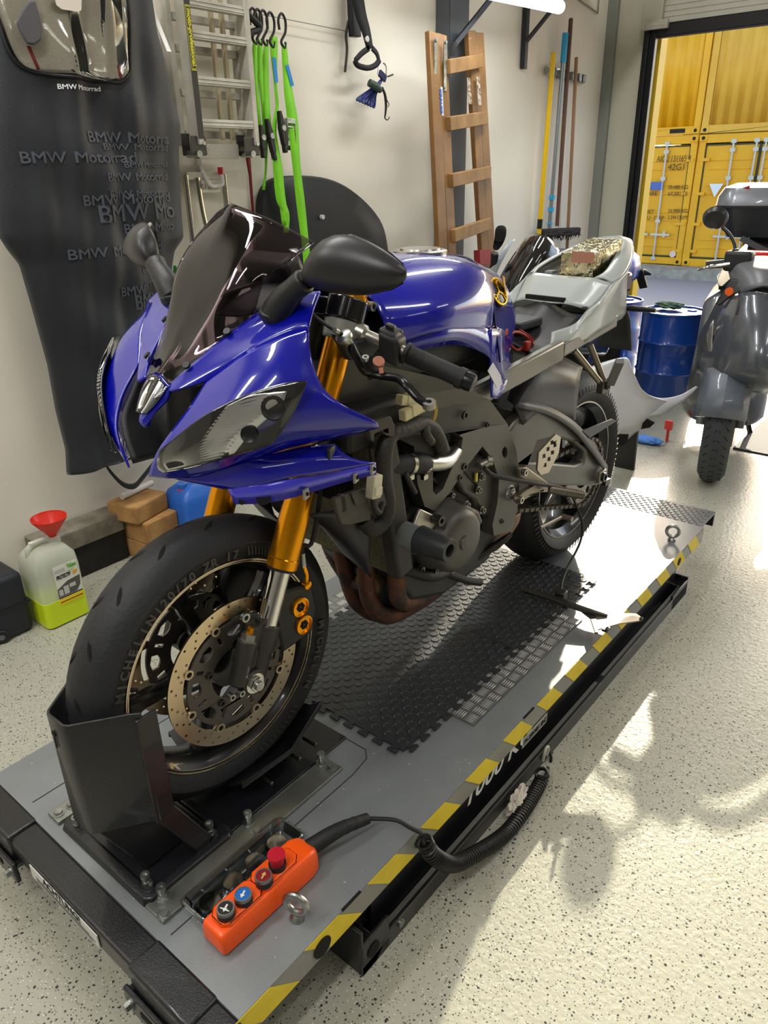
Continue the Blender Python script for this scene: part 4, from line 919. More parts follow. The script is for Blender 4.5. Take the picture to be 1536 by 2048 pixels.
# frame slider
sl = bplate([(842, 1018), (872, 1032), (876, 1044), (862, 1062), (843, 1098), (826, 1090), (818, 1080)], -.185, .010, name='frame_slider_plate', mat=M('slider_silver', '#B5AEA4', .38, .9), bevel=.003)
c = V((.382, -.178, .508))
G().rods([(c, .027), (c+V((0, -.045, 0)), .027)], d=(0, -1, 0), n=28).obj('slider_spacer', M('slider_grey', '#6A6E6E', .45), sl)
G().rods([(c+V((0, -.045, 0)), .031), (c+V((0, -.118, 0)), .025), (c+V((0, -.122, 0)), .023), (c+V((0, -.122, 0)), .014), (c+V((0, -.09, 0)), .013)], d=(0, -1, 0), n=28).obj('slider_puck', M('slider_black', '#26292B', .42), sl)
G().rods([(c+V((0, -.0905, 0)), .0125), (c+V((0, -.092, 0)), .0125)], d=(0, -1, 0)).obj('puck_hole', M('void_black'), sl)
p = B(868, 1037, -.187); G().rods([(p, .012), (p+V((0, -.022, 0)), .012), (p+V((0, -.022, 0)), .006), (p+V((0, -.010, 0)), .005)], d=(0, -1, 0)).obj('slider_bolt', M('bolt_dark'), sl)
# ---- radiator, pipes, harness
ra, rb = V((.325, 0, .745)), V((.398, 0, .40)); d = (rb-ra)
rd = G().bar(ra, rb, .30, .035, up=(1, 0, .2)).obj('radiator', M('radiator_core', '#6E6848', .6, .2, col2='#4E4A36', nscale=120, bump=.6, bscale=500), bike)
G().bar(ra+V((.0, -.168, .0)), rb+V((.0, -.155, .0)), .042, .052, up=(1, 0, .2)).obj('radiator_end_tank', M('tank_plastic', '#35342F', .5, col2='#2A2926', nscale=10), rd, bevel=.008)
G().bar(ra+V((.0, .168, .0)), rb+V((.0, .155, .0)), .042, .052, up=(1, 0, .2)).obj('radiator_end_tank', M('tank_plastic'), rd, bevel=.008)
hs = G().tube(BL([(775, 935, -.165), (800, 930, -.17), (832, 926, -.175), (850, 928, -.175)]), .022, n=14).obj('coolant_hose', rubber, bike)
cp = G().tube(BL([(845, 927, -.175), (880, 926, -.176), (897, 920, -.170), (908, 905, -.155), (918, 890, -.135)]), .0175, n=16).obj('coolant_pipe', M('pipe_alu', '#C9C8C2', .28, 1), bike)
G().tube(BL([(905, 905, -.152), (915, 893, -.135), (922, 882, -.12)]), .021).obj('pipe_elbow_hose', rubber, cp)
for px, r in ((818, .0235), (846, .0235)):
    c = B(px, 928, -.173); u_ = (B(px+8, 928, -.174)-c).normalized(); G().rods([(c-u_*.005, r), (c+u_*.005, r)], n=22).box(c+V((0, -.004, -.028)), (.014, .01, .010)).obj('hose_clamp', M('clamp_bright', '#C3BFB2', .25, 1), hs)
har = M('harness_tape', '#2A2825', .62, bump=.6, bscale=90)
G().tube(BL([(885, 900, -.18), (870, 865, -.185), (845, 848, -.185), (810, 858, -.19), (782, 870, -.19), (770, 900, -.195), (768, 950, -.195), (775, 1000, -.19), (768, 1040, -.185), (745, 1058, -.18), (728, 1040, -.17)]), .0165, n=12).obj('wiring_harness', har, bike)
G().tube(BL([(850, 850, -.19), (852, 868, -.20), (862, 885, -.20)]), .010).tube(BL([(745, 985, -.215), (748, 1010, -.21), (758, 1025, -.205), (765, 1005, -.20)]), .006).tube(BL([(810, 945, -.185), (820, 965, -.185), (830, 985, -.18)]), .006).obj('branch_wire', har, bike)
conm = M('connector_cream', '#C2B890', .5)
for px, py, y, w, h, a in ((822, 822, -.20, .055, .022, -.12), (812, 800, -.19, .045, .020, .25), (838, 815, -.185, .02, .02, 0)):
    c = B(px, py, y); G().box(c, (w, .018, h), Matrix.Rotation(a, 3, 'Y')).box(c+V((.004, -.004, .003)), (w*.4, .014, h*1.1), Matrix.Rotation(a, 3, 'Y')).obj('connector_plug', conm, bike, bevel=.002)
c = B(748, 972, -.222); G().box(c, (.024, .020, .045), Matrix.Rotation(.15, 3, 'Y')).box(c+V((0, -.004, -.008)), (.020, .018, .018), Matrix.Rotation(.15, 3, 'Y')).obj('connector_plug', M('connector_ivory', '#D2CBB4', .5), bike, bevel=.002)
g = G()
for i, cxx in enumerate((0, .004, .008)): g.tube(BL([(866+i*2, 800, -.18), (870+i*2, 825, -.19), (862+i*2, 850, -.19)]), .0016, n=6)
g.obj('loose_wire', M('wire_yellow', '#B69A3C', .5), bike)
G().bx(.24, .42, -.17, .10, .72, .80).obj('fuse_box_bracket', M('bracket_black', '#232321', .55), bike, bevel=.01)
bplate([(738, 845), (782, 832), (790, 850), (790, 875), (770, 870), (765, 862), (750, 868), (748, 885), (742, 880)], -.205, .012, name='relay_bracket', mat=M('relay_brown', '#3A332D', .5), bevel=.002)
rg = bplate([(668, 998), (730, 975), (772, 960), (775, 1010), (742, 1030), (742, 1040), (705, 1050), (683, 1050), (676, 1030)], -.200, .010, ([(681, 990), (690, 988), (694, 1025), (684, 1028)],), 'electrics_bracket', M('bracket_plastic', '#4A4741', .5, col2='#3D3B37', nscale=9), bevel=.003)
G().prism(BL([(702, 985), (730, 975), (738, 1005), (712, 1012)], -.205), (0, .004, 0)).obj('bracket_panel', M('bracket_plastic'), rg, bevel=.003)
bplate([(745, 900), (775, 890), (778, 950), (752, 940)], -.18, .008, name='radiator_bracket', mat=M('bracket_brown', '#4B443B', .5, .2), bevel=.002)
for s in (1, -1):
    g = G().patch([BL(r) for r in [[(618, 1030, -.13), (700, 1020, -.155), (745, 1060, -.16)], [(640, 1050, -.10), (700, 1085, -.15), (740, 1110, -.15)], [(690, 1110, -.08), (715, 1130, -.11), (742, 1155, -.13)]]], 4)
    if s < 0:
        for v in g.b.verts: v.co.y = -v.co.y
    g.obj('radiator_shroud', M('shroud_black', '#26252A', .4), bike, solid=.003)
g = G()
for k in range(9): g.bx(.235+k*.006, .238+k*.006, -.13, -.03, .62, .72)
g.obj('horn_fins', black, bike)
# horn and lower tube behind forks
G().rods([(V((.20, -.03, .62)), .035), (V((.18, -.03, .62)), .04)], n=24).obj('horn', black, bike)
# ---- exhaust headers
rust = M('rusty_header', '#6B4231', .62, .45, col2='#3E3430', nscale=26, bump=.35, bscale=160, thr=(.4, .62))
for pts in ([(800, 1040, -.10), (795, 1100, -.115), (793, 1165, -.115), (800, 1200, -.11), (830, 1200, -.095), (872, 1178, -.075)],
            [(745, 1020, -.045), (738, 1080, -.05), (733, 1150, -.05), (742, 1205, -.05), (775, 1232, -.045), (835, 1205, -.035), (872, 1180, -.03)],
            [(690, 1030, .045), (683, 1090, .04), (694, 1150, .035), (716, 1205, .03), (765, 1228, .01), (835, 1200, .01)],
            [(655, 1040, .12), (660, 1090, .12), (690, 1145, .11), (725, 1185, .08), (780, 1200, .05), (845, 1180, .04)]):
    G().tube(BL(pts), .0215, n=16, k=7).obj('exhaust_header', rust, bike)
G().tube(BL([(700, 1162, .035), (735, 1172, -.03)]), .016, k=1).obj('balance_pipe', rust, bike)
G().tube([V((.62, -.02, .215)), V((.80, .0, .20)), V((1.0, .04, .22))], .045, n=18).obj('collector', M('collector_grey', '#4B4641', .5, .5), bike)
# ---- rear wheel
rw = tyre(G(), RC, .316, .182, .222).obj('rear_tyre', tyrem, bike)
g = G()
for i in range(90):
    a = 2*math.pi*i/90; d = V((math.cos(a), 0, math.sin(a))); g.bar(RC+d*.262+V((0, -.0885, 0)), RC+d*.278+V((0, -.085, 0)), .004, .002, up=(0, 1, 0))
g.obj('sidewall_hatching', M('hatch_grey'), rw)
rr = rim(RC, .145, .2245, 'rear_rim')
G().lathe([(-.0730, .2245), (-.0745, .2245), (-.0745, .2205), (-.0730, .2205)], RC, (0, 1, 0), 72, closed=True).obj('rim_tape', M('rim_tape_grey', '#A8A294', .3, .8), rr)
spokes(RC, 5, .3, .04, .197, 1.1, rr); G().lathe([(-.07, .03), (-.07, .05), (.07, .05), (.07, .03)], RC, (0, 1, 0), 32).obj('hub', rimm, rr)
# sprocket and chain
sy = -.100; c = RC+V((0, sy, 0)); n = 43
o2 = []
for i in range(n*4): a = 2*math.pi*i/(n*4); o2.append(((.108+(.005 if i % 4 < 2 else -.003))*math.cos(a), (.108+(.005 if i % 4 < 2 else -.003))*math.sin(a)))
G().bake(loopmesh([o2, ring2(0, 0, .05, 30)]+[ring2(.08*math.cos(a), .08*math.sin(a), .012, 14) for a in [2*math.pi*k/6 for k in range(6)]], .006, c, (1, 0, 0), (0, 0, 1))).obj('sprocket', M('sprocket_alloy', '#8F8B82', .35, .8), bike)
cs = V((.86, sy, .40)); path = []
for i in range(18): a = math.radians(90-180*i/17); path.append(c+V((math.cos(a)*.112, 0, math.sin(a)*.112)))
for i in range(6): a = math.radians(-90-180*i/5); path.append(cs+V((math.cos(a)*.036, 0, math.sin(a)*.036)))
path.append(path[0]); g = G(); acc = 0
step = .0159
segs = [(a, b) for a, b in zip(path, path[1:])]; tot = sum((b-a).length for a, b in segs); k = int(tot/step)
def at(s_):
    s_ %= tot
    for a, b in segs:
        l = (b-a).length
        if s_ <= l: return a+(b-a)*(s_/l)
        s_ -= l
    return path[0]
for i in range(k):
    a, b = at(i*step), at((i+1)*step); off = .009 if i % 2 else .0065; d = (b-a).normalized(); u = V((-d.z, 0, d.x))
    for s in (-1, 1):
        q = [a-d*.004, a+u*.0065, a+d*.006+u*.005, b-d*.006+u*.005, b+u*.0065, b+d*.004, b-u*.0065, b-d*.006-u*.005, a+d*.006-u*.005, a-u*.0065]
        g.prism([p+V((0, s*off, 0)) for p in q], (0, s*.0018, 0))
    g.rod(a+V((0, -.011, 0)), a+V((0, .011, 0)), .0025, n=8)
g.obj('drive_chain', M('chain_steel', '#5E564D', .45, .8), bike, weld=False)
# ---- swingarm
sam = M('swingarm_grey', '#66645F', .38, .5, col2='#5C5A56', nscale=6)
sw = bplate([(1005, 880), (1040, 830), (1060, 815), (1100, 822), (1150, 850), (1190, 890), (1218, 932), (1215, 965), (1190, 972), (1100, 972), (1060, 975), (1048, 935), (1010, 930)], -.135, .034,
       ([(1060, 925), (1075, 885), (1110, 875), (1150, 885), (1172, 905), (1168, 925), (1150, 930), (1090, 925)],), 'swingarm', sam, bevel=.008, label='grey swingarm, near side')
G().prism([V((x, -.13, z)) for x, z in ((.84, .40), (.84, .56), (1.02, .60), (1.10, .50), (1.05, .36))], (0, .26, 0)).obj('swingarm_bridge', engm, sw, bevel=.012)
me = sw.data.copy(); me.transform(Matrix.Diagonal((1, -1, 1, 1))); me.flip_normals(); o = bpy.data.objects.new('swingarm', me); bpy.context.scene.collection.objects.link(o); o.parent = bike
c = B(1203, 952, -.150); G().box(c, (.045, .012, .038)).obj('axle_block', M('block_alloy', '#8F8678', .4, .7), sw, bevel=.003)
G().lathe([(0, .015), (-.012, .015), (-.012, .009), (0, .009)], c+V((-.004, -.004, 0)), (0, 1, 0), 20, closed=True).obj('axle_end', M('bolt_dark'), sw)
G().bar(c+V((.02, -.002, -.03)), c+V((.055, -.002, -.034)), .012, .02).obj('chain_adjuster', M('bolt_dark'), sw)
# hugger / mudguard and inner guard
G().patch([BL(r) for r in [[(1015, 800, -.06), (1060, 700, -.05), (1120, 712, -.05), (1165, 735, -.06)], [(1030, 815, -.125), (1070, 760, -.12), (1120, 755, -.12), (1158, 762, -.12)], [(1045, 850, -.14), (1085, 822, -.135), (1125, 835, -.13), (1150, 840, -.13)]]], 4).mirror_y().obj('rear_mudguard', M('hugger_black', '#3A3B3E', .45), bike, solid=.004)
G().patch([BL(r) for r in [[(1040, 800, -.14), (1100, 815, -.14), (1150, 845, -.14), (1185, 885, -.14), (1214, 930, -.14)], [(1035, 815, -.15), (1095, 830, -.15), (1142, 858, -.15), (1175, 895, -.15), (1208, 940, -.15)]]], 4).obj('chain_guard', M('hugger_black'), bike, solid=.003)
bplate([(1165, 862), (1225, 838), (1234, 842), (1180, 876)], -.145, .006, name='chain_guard_tip', mat=M('hugger_black'), bevel=.001)
# ---- footrest
fr_ = bplate([(1040, 938), (1055, 935), (1090, 960), (1105, 972), (1095, 985), (1075, 985), (1050, 1000), (1040, 1010), (1032, 1000), (1045, 985), (1068, 972), (1042, 955)], -.190, .014, name='footrest_hanger', mat=M('rearset_alloy', '#8E8475', .35, .8), bevel=.003)
bplate([(1075, 940), (1078, 905), (1112, 868), (1122, 874), (1118, 905), (1098, 945), (1082, 950)], -.215, .006, [[(p[0]+dx, p[1]+dy) for dx, dy in ((-3, -3), (3, -5), (3, 3), (-3, 5))] for p in ((1090, 930), (1098, 918), (1105, 905), (1110, 890), (1088, 912), (1096, 898), (1104, 885))], 'heel_guard', M('guard_alloy', '#B1A797', .32, .9), parent=fr_, bevel=.001)
a, b = B(1098, 978, -.205), B(1168, 990, -.275); G().rods([(a, .010), (a+(b-a)*.1, .012), (b, .011), (b+(b-a)*.02, .007)], n=16).obj('foot_peg', M('peg_alloy', '#6F695F', .4, .8), fr_)
g = G(); d = (b-a)/16
for i in range(2, 16): g.rods([(a+d*i, .0125), (a+d*(i+.5), .0125)], d=d, n=14)
g.obj('peg_knurl', M('peg_alloy'), fr_)
for px, py in ((1046, 944), (1038, 999)): G().socket(B(px, py, -.192), (0, -1, 0), .009, .010).obj('hanger_bolt', M('bolt_bright', '#B9B4AA', .25, 1), fr_)
a, b = B(1080, 1055, -.20), B(1125, 1033, -.20); G().tube([a, b], .005, k=1).rod(b, b+V((0, -.03, 0)), .008).obj('shift_lever', M('rearset_alloy'), fr_)
G().tube(BL([(968, 935, -.178), (985, 950, -.185), (1020, 958, -.20), (1080, 968, -.21), (1120, 975, -.20), (1150, 985, -.17)]), .0055).obj('clutch_hose', rubber, bike)
G().patch([BL(r) for r in [[(985, 1055, -.12), (1020, 1035, -.13), (1040, 1025, -.13)], [(975, 1090, -.12), (1005, 1080, -.13), (1035, 1045, -.13)], [(955, 1110, -.11), (990, 1100, -.12), (1015, 1075, -.12)]]], 3).obj('side_stand_bracket', M('stand_brown', '#7A5B4A', .5, .5), bike, solid=.008)
G().rods([(B(950, 1118, -.12), .010), (B(1010, 1078, -.15), .010), (B(1022, 1068, -.155), .006)]).obj('side_stand', M('stand_black', '#2A2826', .4, .4), bike)
# ---- tail unit
def half_(rows, k=4): return G().patch([[V(p) for p in r] for r in rows], k)
dk = [[(1.216, 0, .857), (1.216, -.035, .858), (1.218, -.062, .859), (1.235, -.09, .852), (1.254, -.115, .843)],
      [(1.262, 0, .893), (1.262, -.035, .893), (1.268, -.07, .892), (1.28, -.10, .882), (1.30, -.130, .868)],
      [(1.310, 0, .919), (1.311, -.045, .919), (1.316, -.095, .919), (1.327, -.112, .914), (1.345, -.137, .905)]]
half_(dk).mirror_y().obj('tail_deck', greyf, bike, solid=.004)
inn = [(1.316, -.095, .919), (1.36, -.103, .932), (1.43, -.090, .955), (1.50, -.070, .975), (1.55, -.048, .988), (1.568, 0, .994)]
out = [(1.345, -.137, .905), (1.40, -.140, .922), (1.48, -.122, .948), (1.56, -.090, .972), (1.63, -.052, .994), (1.66, 0, 1.002)]
mid = [tuple((a_+b_)/2+(0, 0, .006)[i] for i, (a_, b_) in enumerate(zip(p, q))) for p, q in zip(inn, out)]
half_([inn, mid, out], 5).mirror_y().obj('tail_surround', greyf, bike, solid=.005, label='light grey rim around the rear opening')
sd_ = [[V(p) for p in ((1.254, -.115, .843), (1.30, -.130, .868), (1.345, -.137, .905), (1.42, -.138, .926), (1.50, -.117, .953), (1.59, -.078, .980), (1.65, -.030, .998), (1.66, 0, 1.0))],
       BL([(1172, 634, -.140), (1192, 618, -.145), (1208, 606, -.145), (1225, 596, -.138), (1238, 588, -.12), (1247, 578, -.09), (1252, 566, -.05)])+[V((1.655, 0, .90))],
       BL([(1145, 700, -.125), (1172, 682, -.13), (1195, 666, -.13), (1216, 653, -.12), (1232, 643, -.105), (1245, 634, -.085), (1250, 615, -.05)])+[V((1.62, 0, .85))]]
lb = [[sd_[0][0], sd_[1][0], sd_[2][0]], BL([(1150, 647, -.125), (1140, 674, -.135), (1115, 716, -.128)]), BL([(1104, 664, -.115), (1099, 695, -.125), (1084, 731, -.122)])]
for s in (-1, 1):
    g = G().patch(sd_, 5).patch(lb, 5)
    if s > 0:
        for v in g.b.verts: v.co.y = -v.co.y
    g.obj('tail_fairing', greyf, bike, solid=.004, label='unpainted light grey tail fairing side')
G().bx(1.30, 1.60, -.075, .075, .82, .825).bx(1.325, 1.36, .02, .075, .825, .92).obj('tail_tray', black, bike)
G().bx(1.34, 1.37, .05, .075, .86, .925).obj('relay_box', M('relay_white', '#8E908E', .5), bike)
G().patch([[V((x, y, z-.03*abs(y)/.1+.0)) for y in (-.115, -.06, 0, .06, .115)] for x, z in ((.98, .80), (1.06, .80), (1.14, .825), (1.22, .858))], 4).obj('seat_tray', M('tray_black', '#26272B', .42), bike, solid=.006)
G().bx(1.02, 1.13, -.05, .06, .812, .835).obj('tool_cover', M('tray_grey', '#3A3B40', .4), bike, bevel=.006)
G().bar(V((1.222, -.060, .868)), V((1.222, .062, .868)), .012, .012).obj('foam_strip', M('foam_black', '#121212', .95), bike)
G().rods([(V((1.250, -.108, .846)), .009), (V((1.250, -.108, .852)), .008)]).obj('ear_bolt', M('bolt_dark'), bike)
random.seed(5); g = G(); c_ = V((1.42, -.028, .925))
bmesh.ops.create_cube(g.b, size=1); bmesh.ops.subdivide_edges(g.b, edges=g.b.edges, cuts=9, use_grid_fill=True)
for v in g.b.verts:
    q = V((v.co.x*.17, v.co.y*.105, v.co.z*.14)); n__ = v.co.normalized(); k_ = random.uniform(-.0035, .0035); v.co = c_+q*(1-.08*abs(v.co.z))+n__*k_+V((0, 0, .03*v.co.x))
g.obj('foil_parcel', M('foil', '#C3C0A6', .22, 1, bump=1, bscale=60, col2='#A79C74', nscale=12), bike, sharp=25)
G().bx(1.335, 1.338, -.078, -.01, .955, .985).obj('parcel_tape', M('tape_brown', '#A0705A', .4), bike)
G().bx(.84, .96, -.07, .07, .74, .80).obj('battery', M('battery_black', '#1C1D1F', .4), bike, bevel=.006)
rw_ = M('wire_red', '#A32C22', .45)
for pts in ([(1008, 672, -.09), (1032, 664, -.08), (1052, 672, -.08), (1066, 690, -.08)], [(1020, 690, -.08), (1035, 700, -.09), (1055, 690, -.08)], [(1040, 660, -.06), (1062, 676, -.06), (1072, 700, -.08)]): G().tube([p+V((0, 0, .0)) for p in BL(pts)], .0035, n=8).obj('battery_cable', rw_, bike)
G().box(B(1054, 692, -.095), (.02, .014, .025)).obj('red_connector', rw_, bike, bevel=.003); G().box(B(1008, 664, -.10), (.016, .016, .016)).obj('red_connector', rw_, bike, bevel=.003)
# pillion hanger, peg, plate and indicators
for s in (-1, 1):
    for a, b in (((1180, 690, -.13), (1207, 760, -.17)), ((1148, 700, -.13), (1200, 765, -.17))):
        p, q = B(*a), B(*b); p.y *= -s; q.y *= -s
        G().rod(p, q, .009, n=14).obj('pillion_hanger', M('hanger_bronze', '#8C8372', .35, .7), bike)
p = B(1207, 772, -.175); q = B(1240, 722, -.26)
G().box(p, (.05, .02, .035)).socket(p+V((0, -.01, 0)), (0, -1, 0), .009, .008).obj('pillion_mount', M('mount_dark', '#55534E', .4, .7), bike, bevel=.006)
g = G().bar(p+V((0, -.02, .01)), q, .022, .014)
for i in range(12): t = i/12; c_ = (p+V((0, -.02, .017)))*(1-t)+(q+V((0, 0, .007)))*t; g.box(c_, (.022, .005, .004))
g.obj('pillion_peg', M('peg_rubber', '#6A6A68', .6), bike, bevel=.001)
tp_ = V((1.66, 0, .80))
G().patch([[V((1.50, y, .82)) for y in (-.05, 0, .05)], [V((1.66, y, .78)) for y in (-.055, 0, .055)], [V((1.72, y, .64)) for y in (-.06, 0, .06)]], 3).obj('plate_carrier', M('carrier_black', '#2A2B2E', .5), bike, solid=.006)
for s in (-1, 1):
    a = V((1.64, s*.05, .79)); G().tube([a, a+V((.005, s*.03, 0)), a+V((.01, s*.10, .0))], [.008, .010, .007]).obj('indicator', black, bike)
G().bx(1.60, 1.66, -.06, .06, .84, .90).obj('tail_light', M('lens_dark', '#3A1517', .2), bike, bevel=.01)
# ---------------------------------------------------------------- front wheel clamp on the lift
cl = thing('wheel_clamp', 'black steel wheel clamp holding the front tyre of the blue motorcycle', 'wheel clamp', (.65, 1.06, ZP))
G().bx(.43, .975, .938, 1.215, ZP+.001, ZP+.007).obj('base_plate', bsteel, cl, bevel=.002)
g = G()
ro = lambda z, m: [V((x, y, z)) for x, y in ((.421+m, .935+m), (.432+m, .922+m), (.618-m, .922+m), (.632-m, .935+m), (.632-m, 1.215-m), (.618-m, 1.228-m), (.432+m, 1.228-m), (.421+m, 1.215-m))]
g.loft([ro(ZP+.001, 0), ro(ZP+.016, .004), ro(ZP+.018, .010), ro(ZP+.018, .022), ro(ZP+.010, .026)]); g.obj('dished_base', bsteel, cl, bevel=.002)
zt, zb = .58, .335
plan = [(.535, 1.180), (.484, 1.147), (.407, 1.090), (.402, 1.082), (.402, 1.034), (.407, 1.026), (.484, .973), (.500, .957)]
G().grid([[V((x, y, z)) for x, y in plan] for z in (zb, (zb+zt)/2, zt)]).obj('front_cup', bsteel, cl, solid=.005, bevel=.001)
G().rods([(V((.3985, 1.070, zt-.035)), .006), (V((.3970, 1.070, zt-.035)), .006)], d=(-1, 0, 0)).bx(.3970, .3985, 1.068, 1.072, zt-.065, zt-.035).obj('key_slot', M('void_black'), cl)
G().loft([[V((.406, 1.03, zb+.01)), V((.406, 1.09, zb+.01)), V((.49, 1.14, zb+.01)), V((.49, .98, zb+.01))], [V((.47, .99, ZP+.012)), V((.47, 1.13, ZP+.012)), V((.60, 1.13, ZP+.012)), V((.60, .99, ZP+.012))]]).obj('cup_support', bsteel, cl, bevel=.003)
G().bar(V((.507, .958, zt-.01)), V((.510, .962, zb-.005)), .008, .040, up=(1, 0, 0)).bar(V((.508, .966, zb+.012)), V((.572, .946, ZP+.016)), .010, .038, up=(1, 0, 0)).obj('support_arm', bsteel, cl, bevel=.002)
yr = .958
a, b, c = P(483, 1568, y=yr), P(582, 1498, y=yr), P(642, 1402, y=yr)
g = G().grid([[p+V((0, dy, dz)) for p in (a, b, c)] for dy, dz in ((0, -.012), (0, 0), (.035, -.028), (.09, -.045), (.165, -.045), (.21, -.028), (.245, 0), (.245, -.012))])
g.obj('tyre_cradle', bsteel, cl, solid=.005, bevel=.001)
G().bar(b+V((.02, .10, -.03)), V((b.x+.03, b.y+.10, ZP+.01)), .12, .03, up=(1, 0, 0)).bar(a+V((.06, .1, -.02)), V((a.x+.06, a.y+.1, ZP+.01)), .10, .025, up=(1, 0, 0)).obj('cradle_post', bsteel, cl, bevel=.003)
for px, py in ((588, 1511), (532, 1560), (620, 1483)):
    p = P(px, py, y=yr+.005); G().rods([(p+V((0, .02, 0)), .005), (p+V((0, -.018, 0)), .005), (p+V((0, -.020, 0)), .003)], d=(0, -1, 0)).obj('cross_bolt', M('bolt_dark'), cl)
def rod_bolt(x, y, par, z=ZP):
    G().hexh((x, y, z), (0, 0, 1), .0085, .010).rods([(V((x, y, z+.008)), .0055), (V((x, y, z+.020)), .0055)]).rods([(V((x, y, z+.018)), .0085), (V((x, y, z+.028)), .0085), (V((x, y, z+.028)), .005), (V((x, y, z+.024)), .004)]).obj('bolt', zinc, par)
for px, py in ((420, 1662), (293, 1765), (155, 1650)): p = P(px, py, z=ZP+.02); rod_bolt(p.x, p.y, cl, ZP+.014)
def clampbar(x0, x1, y0, y1, label):
    t = thing('clamp_bar', label, 'metal bar', ((x0+x1)/2, (y0+y1)/2, ZP), group=None)
    G().bx(x0, x1, y0, y1, ZP+.001, ZP+.009).obj('flat_bar', M('zinc_plate', '#9DA09A', .38, .9, col2='#8A8D86', nscale=12), t, bevel=.001)
    return t
cb = clampbar(.423, .895, .878, .930, 'long galvanised bar bolted along the near side of the wheel clamp')
for px, py in ((325, 1793), (497, 1644), (643, 1525)): p = P(px, py, z=ZP+.01); rod_bolt(p.x, p.y, cb, ZP+.009)
for px, py in ((328, 1828), (514, 1661), (662, 1533)): p = P(px, py, z=ZP+.01); G().hexh((p.x, p.y, ZP+.009), (0, 0, 1), .009, .006).obj('bolt', zinc, cb)
cb = clampbar(.423, .62, 1.232, 1.275, 'short galvanised bar on the far side of the wheel clamp')
for px, py in ((117, 1626), (143, 1610)): p = P(px, py, z=ZP+.01); G().hexh((p.x, p.y, ZP+.009), (0, 0, 1), .009, .007).obj('bolt', zinc, cb)
# ---------------------------------------------------------------- control pendant
ora = M('pendant_orange', '#F2560A', .42, coat=.15, bump=.05, bscale=300)
pd = thing('control_pendant', 'orange control pendant with four round buttons lying on the lift', 'remote control', (.57, .775, ZP))
o0, o1 = V((.452, .775, ZP)), V((.690, .770, ZP)); ax = (o1-o0).normalized(); sd = V((-ax.y, ax.x, 0))
def PD(t, s, z): return o0+ax*t+sd*s+V((0, 0, z))
sec = [(-.0, .026, .040), (.004, .031, .046), (.10, .032, .050), (.135, .032, .050), (.150, .035, .056), (.205, .035, .056), (.222, .030, .050), (.232, .022, .042)]
g = G(); g.loft([[PD(t, s, z) for s, z in ((-w, .002), (-w*.96, h*.75), (-w*.80, h), (w*.80, h), (w*.96, h*.75), (w, .002))] for t, w, h in sec])
body = g.obj('pendant_body', ora, pd, bevel=.006, bseg=3)
g = G()
for t0, t1, hh in ((.012, .105, .058), (.098, .190, .062)):
    o_ = [(t0, -.012), (t0+.012, -.024), (t1-.012, -.024), (t1, -.012), (t1, .012), (t1-.012, .024), (t0+.012, .024), (t0, .012)]
    g.loft([[PD(t, s, .035) for t, s in o_], [PD(t, s, hh-.003) for t, s in o_], [PD(t+(.002 if t < (t0+t1)/2 else -.002), s*.92, hh) for t, s in o_]])
g.obj('button_bezel', ora, pd, bevel=.003)
for (px, py, col, red, h) in ((451, 1817, '#17181A', 0, .060), (486, 1789, '#1D5FAE', 0, .060), (527, 1752, '#7A1420', 0, .064), (554, 1722, '#B01528', 1, .064)):
    p = P(px, py, z=ZP+h+.012); p.z = ZP+h-.004
    bt = G().rods([(p, .0160), (p+V((0, 0, .012)), .0160), (p+V((0, 0, .012)), .012)], n=28).obj('button', black, pd)
    if red: G().rods([(p+V((0, 0, .012)), .0125), (p+V((0, 0, .020)), .0125), (p+V((0, 0, .030)), .0165), (p+V((0, 0, .034)), .0160)], n=28).obj('emergency_stop', M('button_red', '#B5142A', .4), bt, label='red mushroom stop button')
    else:
        G().lathe([(.012, .0158), (.018, .0152), (.018, .0130), (.0165, .0125)], p, (0, 0, 1), 28).obj('button_ring', M('ring_grey', '#8F8E8B', .3, .8), bt)
        G().rods([(p+V((0, 0, .014)), .0127), (p+V((0, 0, .0172)), .0127)], n=28).obj('button_cap', M('cap'+col, col, .4), bt)
        c = p+V((0, 0, .0176)); a_ = V((-.85, -.35, 0)).normalized() if px != 527 else V((.8, .3, 0)).normalized(); s_ = V((-a_.y, a_.x, 0)); g = G()
        g.prism([c-a_*.007+s_*.0016, c-a_*.007-s_*.0016, c+a_*.001-s_*.0016, c+a_*.001-s_*.0045, c+a_*.008, c+a_*.001+s_*.0045, c+a_*.001+s_*.0016], (0, 0, .0004))
        if px == 451: g.bar(c+a_*.004+s_*.009, c+a_*.004-s_*.009+a_*-.002, .002, .0006)
        g.obj('arrow_mark', M('arrow_white', '#D8D8D2', .5) if px != 527 else M('arrow_gold', '#C9A15A', .5), bt)
ge, g1 = PD(.222, .004, .028), P(735, 1637, z=ZP+.03)
pts = [ge, (ge+g1)/2+V((0, -.006, .016)), g1]
G().tube(pts, [.017, .0155, .0125, .011], n=16).obj('cable_gland', rubber, pd)
pp = crom(pts, 10); g = G()
for i in (6, 9, 12, 15, 18): g.rods([(pp[i], .0172-.0003*i), (pp[i]+(pp[i+1]-pp[i])*.5, .0172-.0003*i)], d=pp[i+1]-pp[i], n=16)
g.obj('gland_rib', rubber, pd)
path = [g1, P(790, 1640, z=ZP+.035), P(820, 1655, z=ZP+.022), P(843, 1668, y=.632), P(848, 1690, y=.612)]
G().tube(path, .0042).obj('straight_cable', rubber, pd)
cp_ = [P(848, 1682, y=.612), P(868, 1712, y=.600), P(905, 1728, y=.598), P(950, 1708, y=.590), P(1005, 1672, z=.022), P(1040, 1632, z=.022), P(1068, 1588, z=.022), P(1084, 1556, z=.03), P(1082, 1545, z=.05)]
cc = crom(cp_, 60); hel = []; L_ = 0; u = None
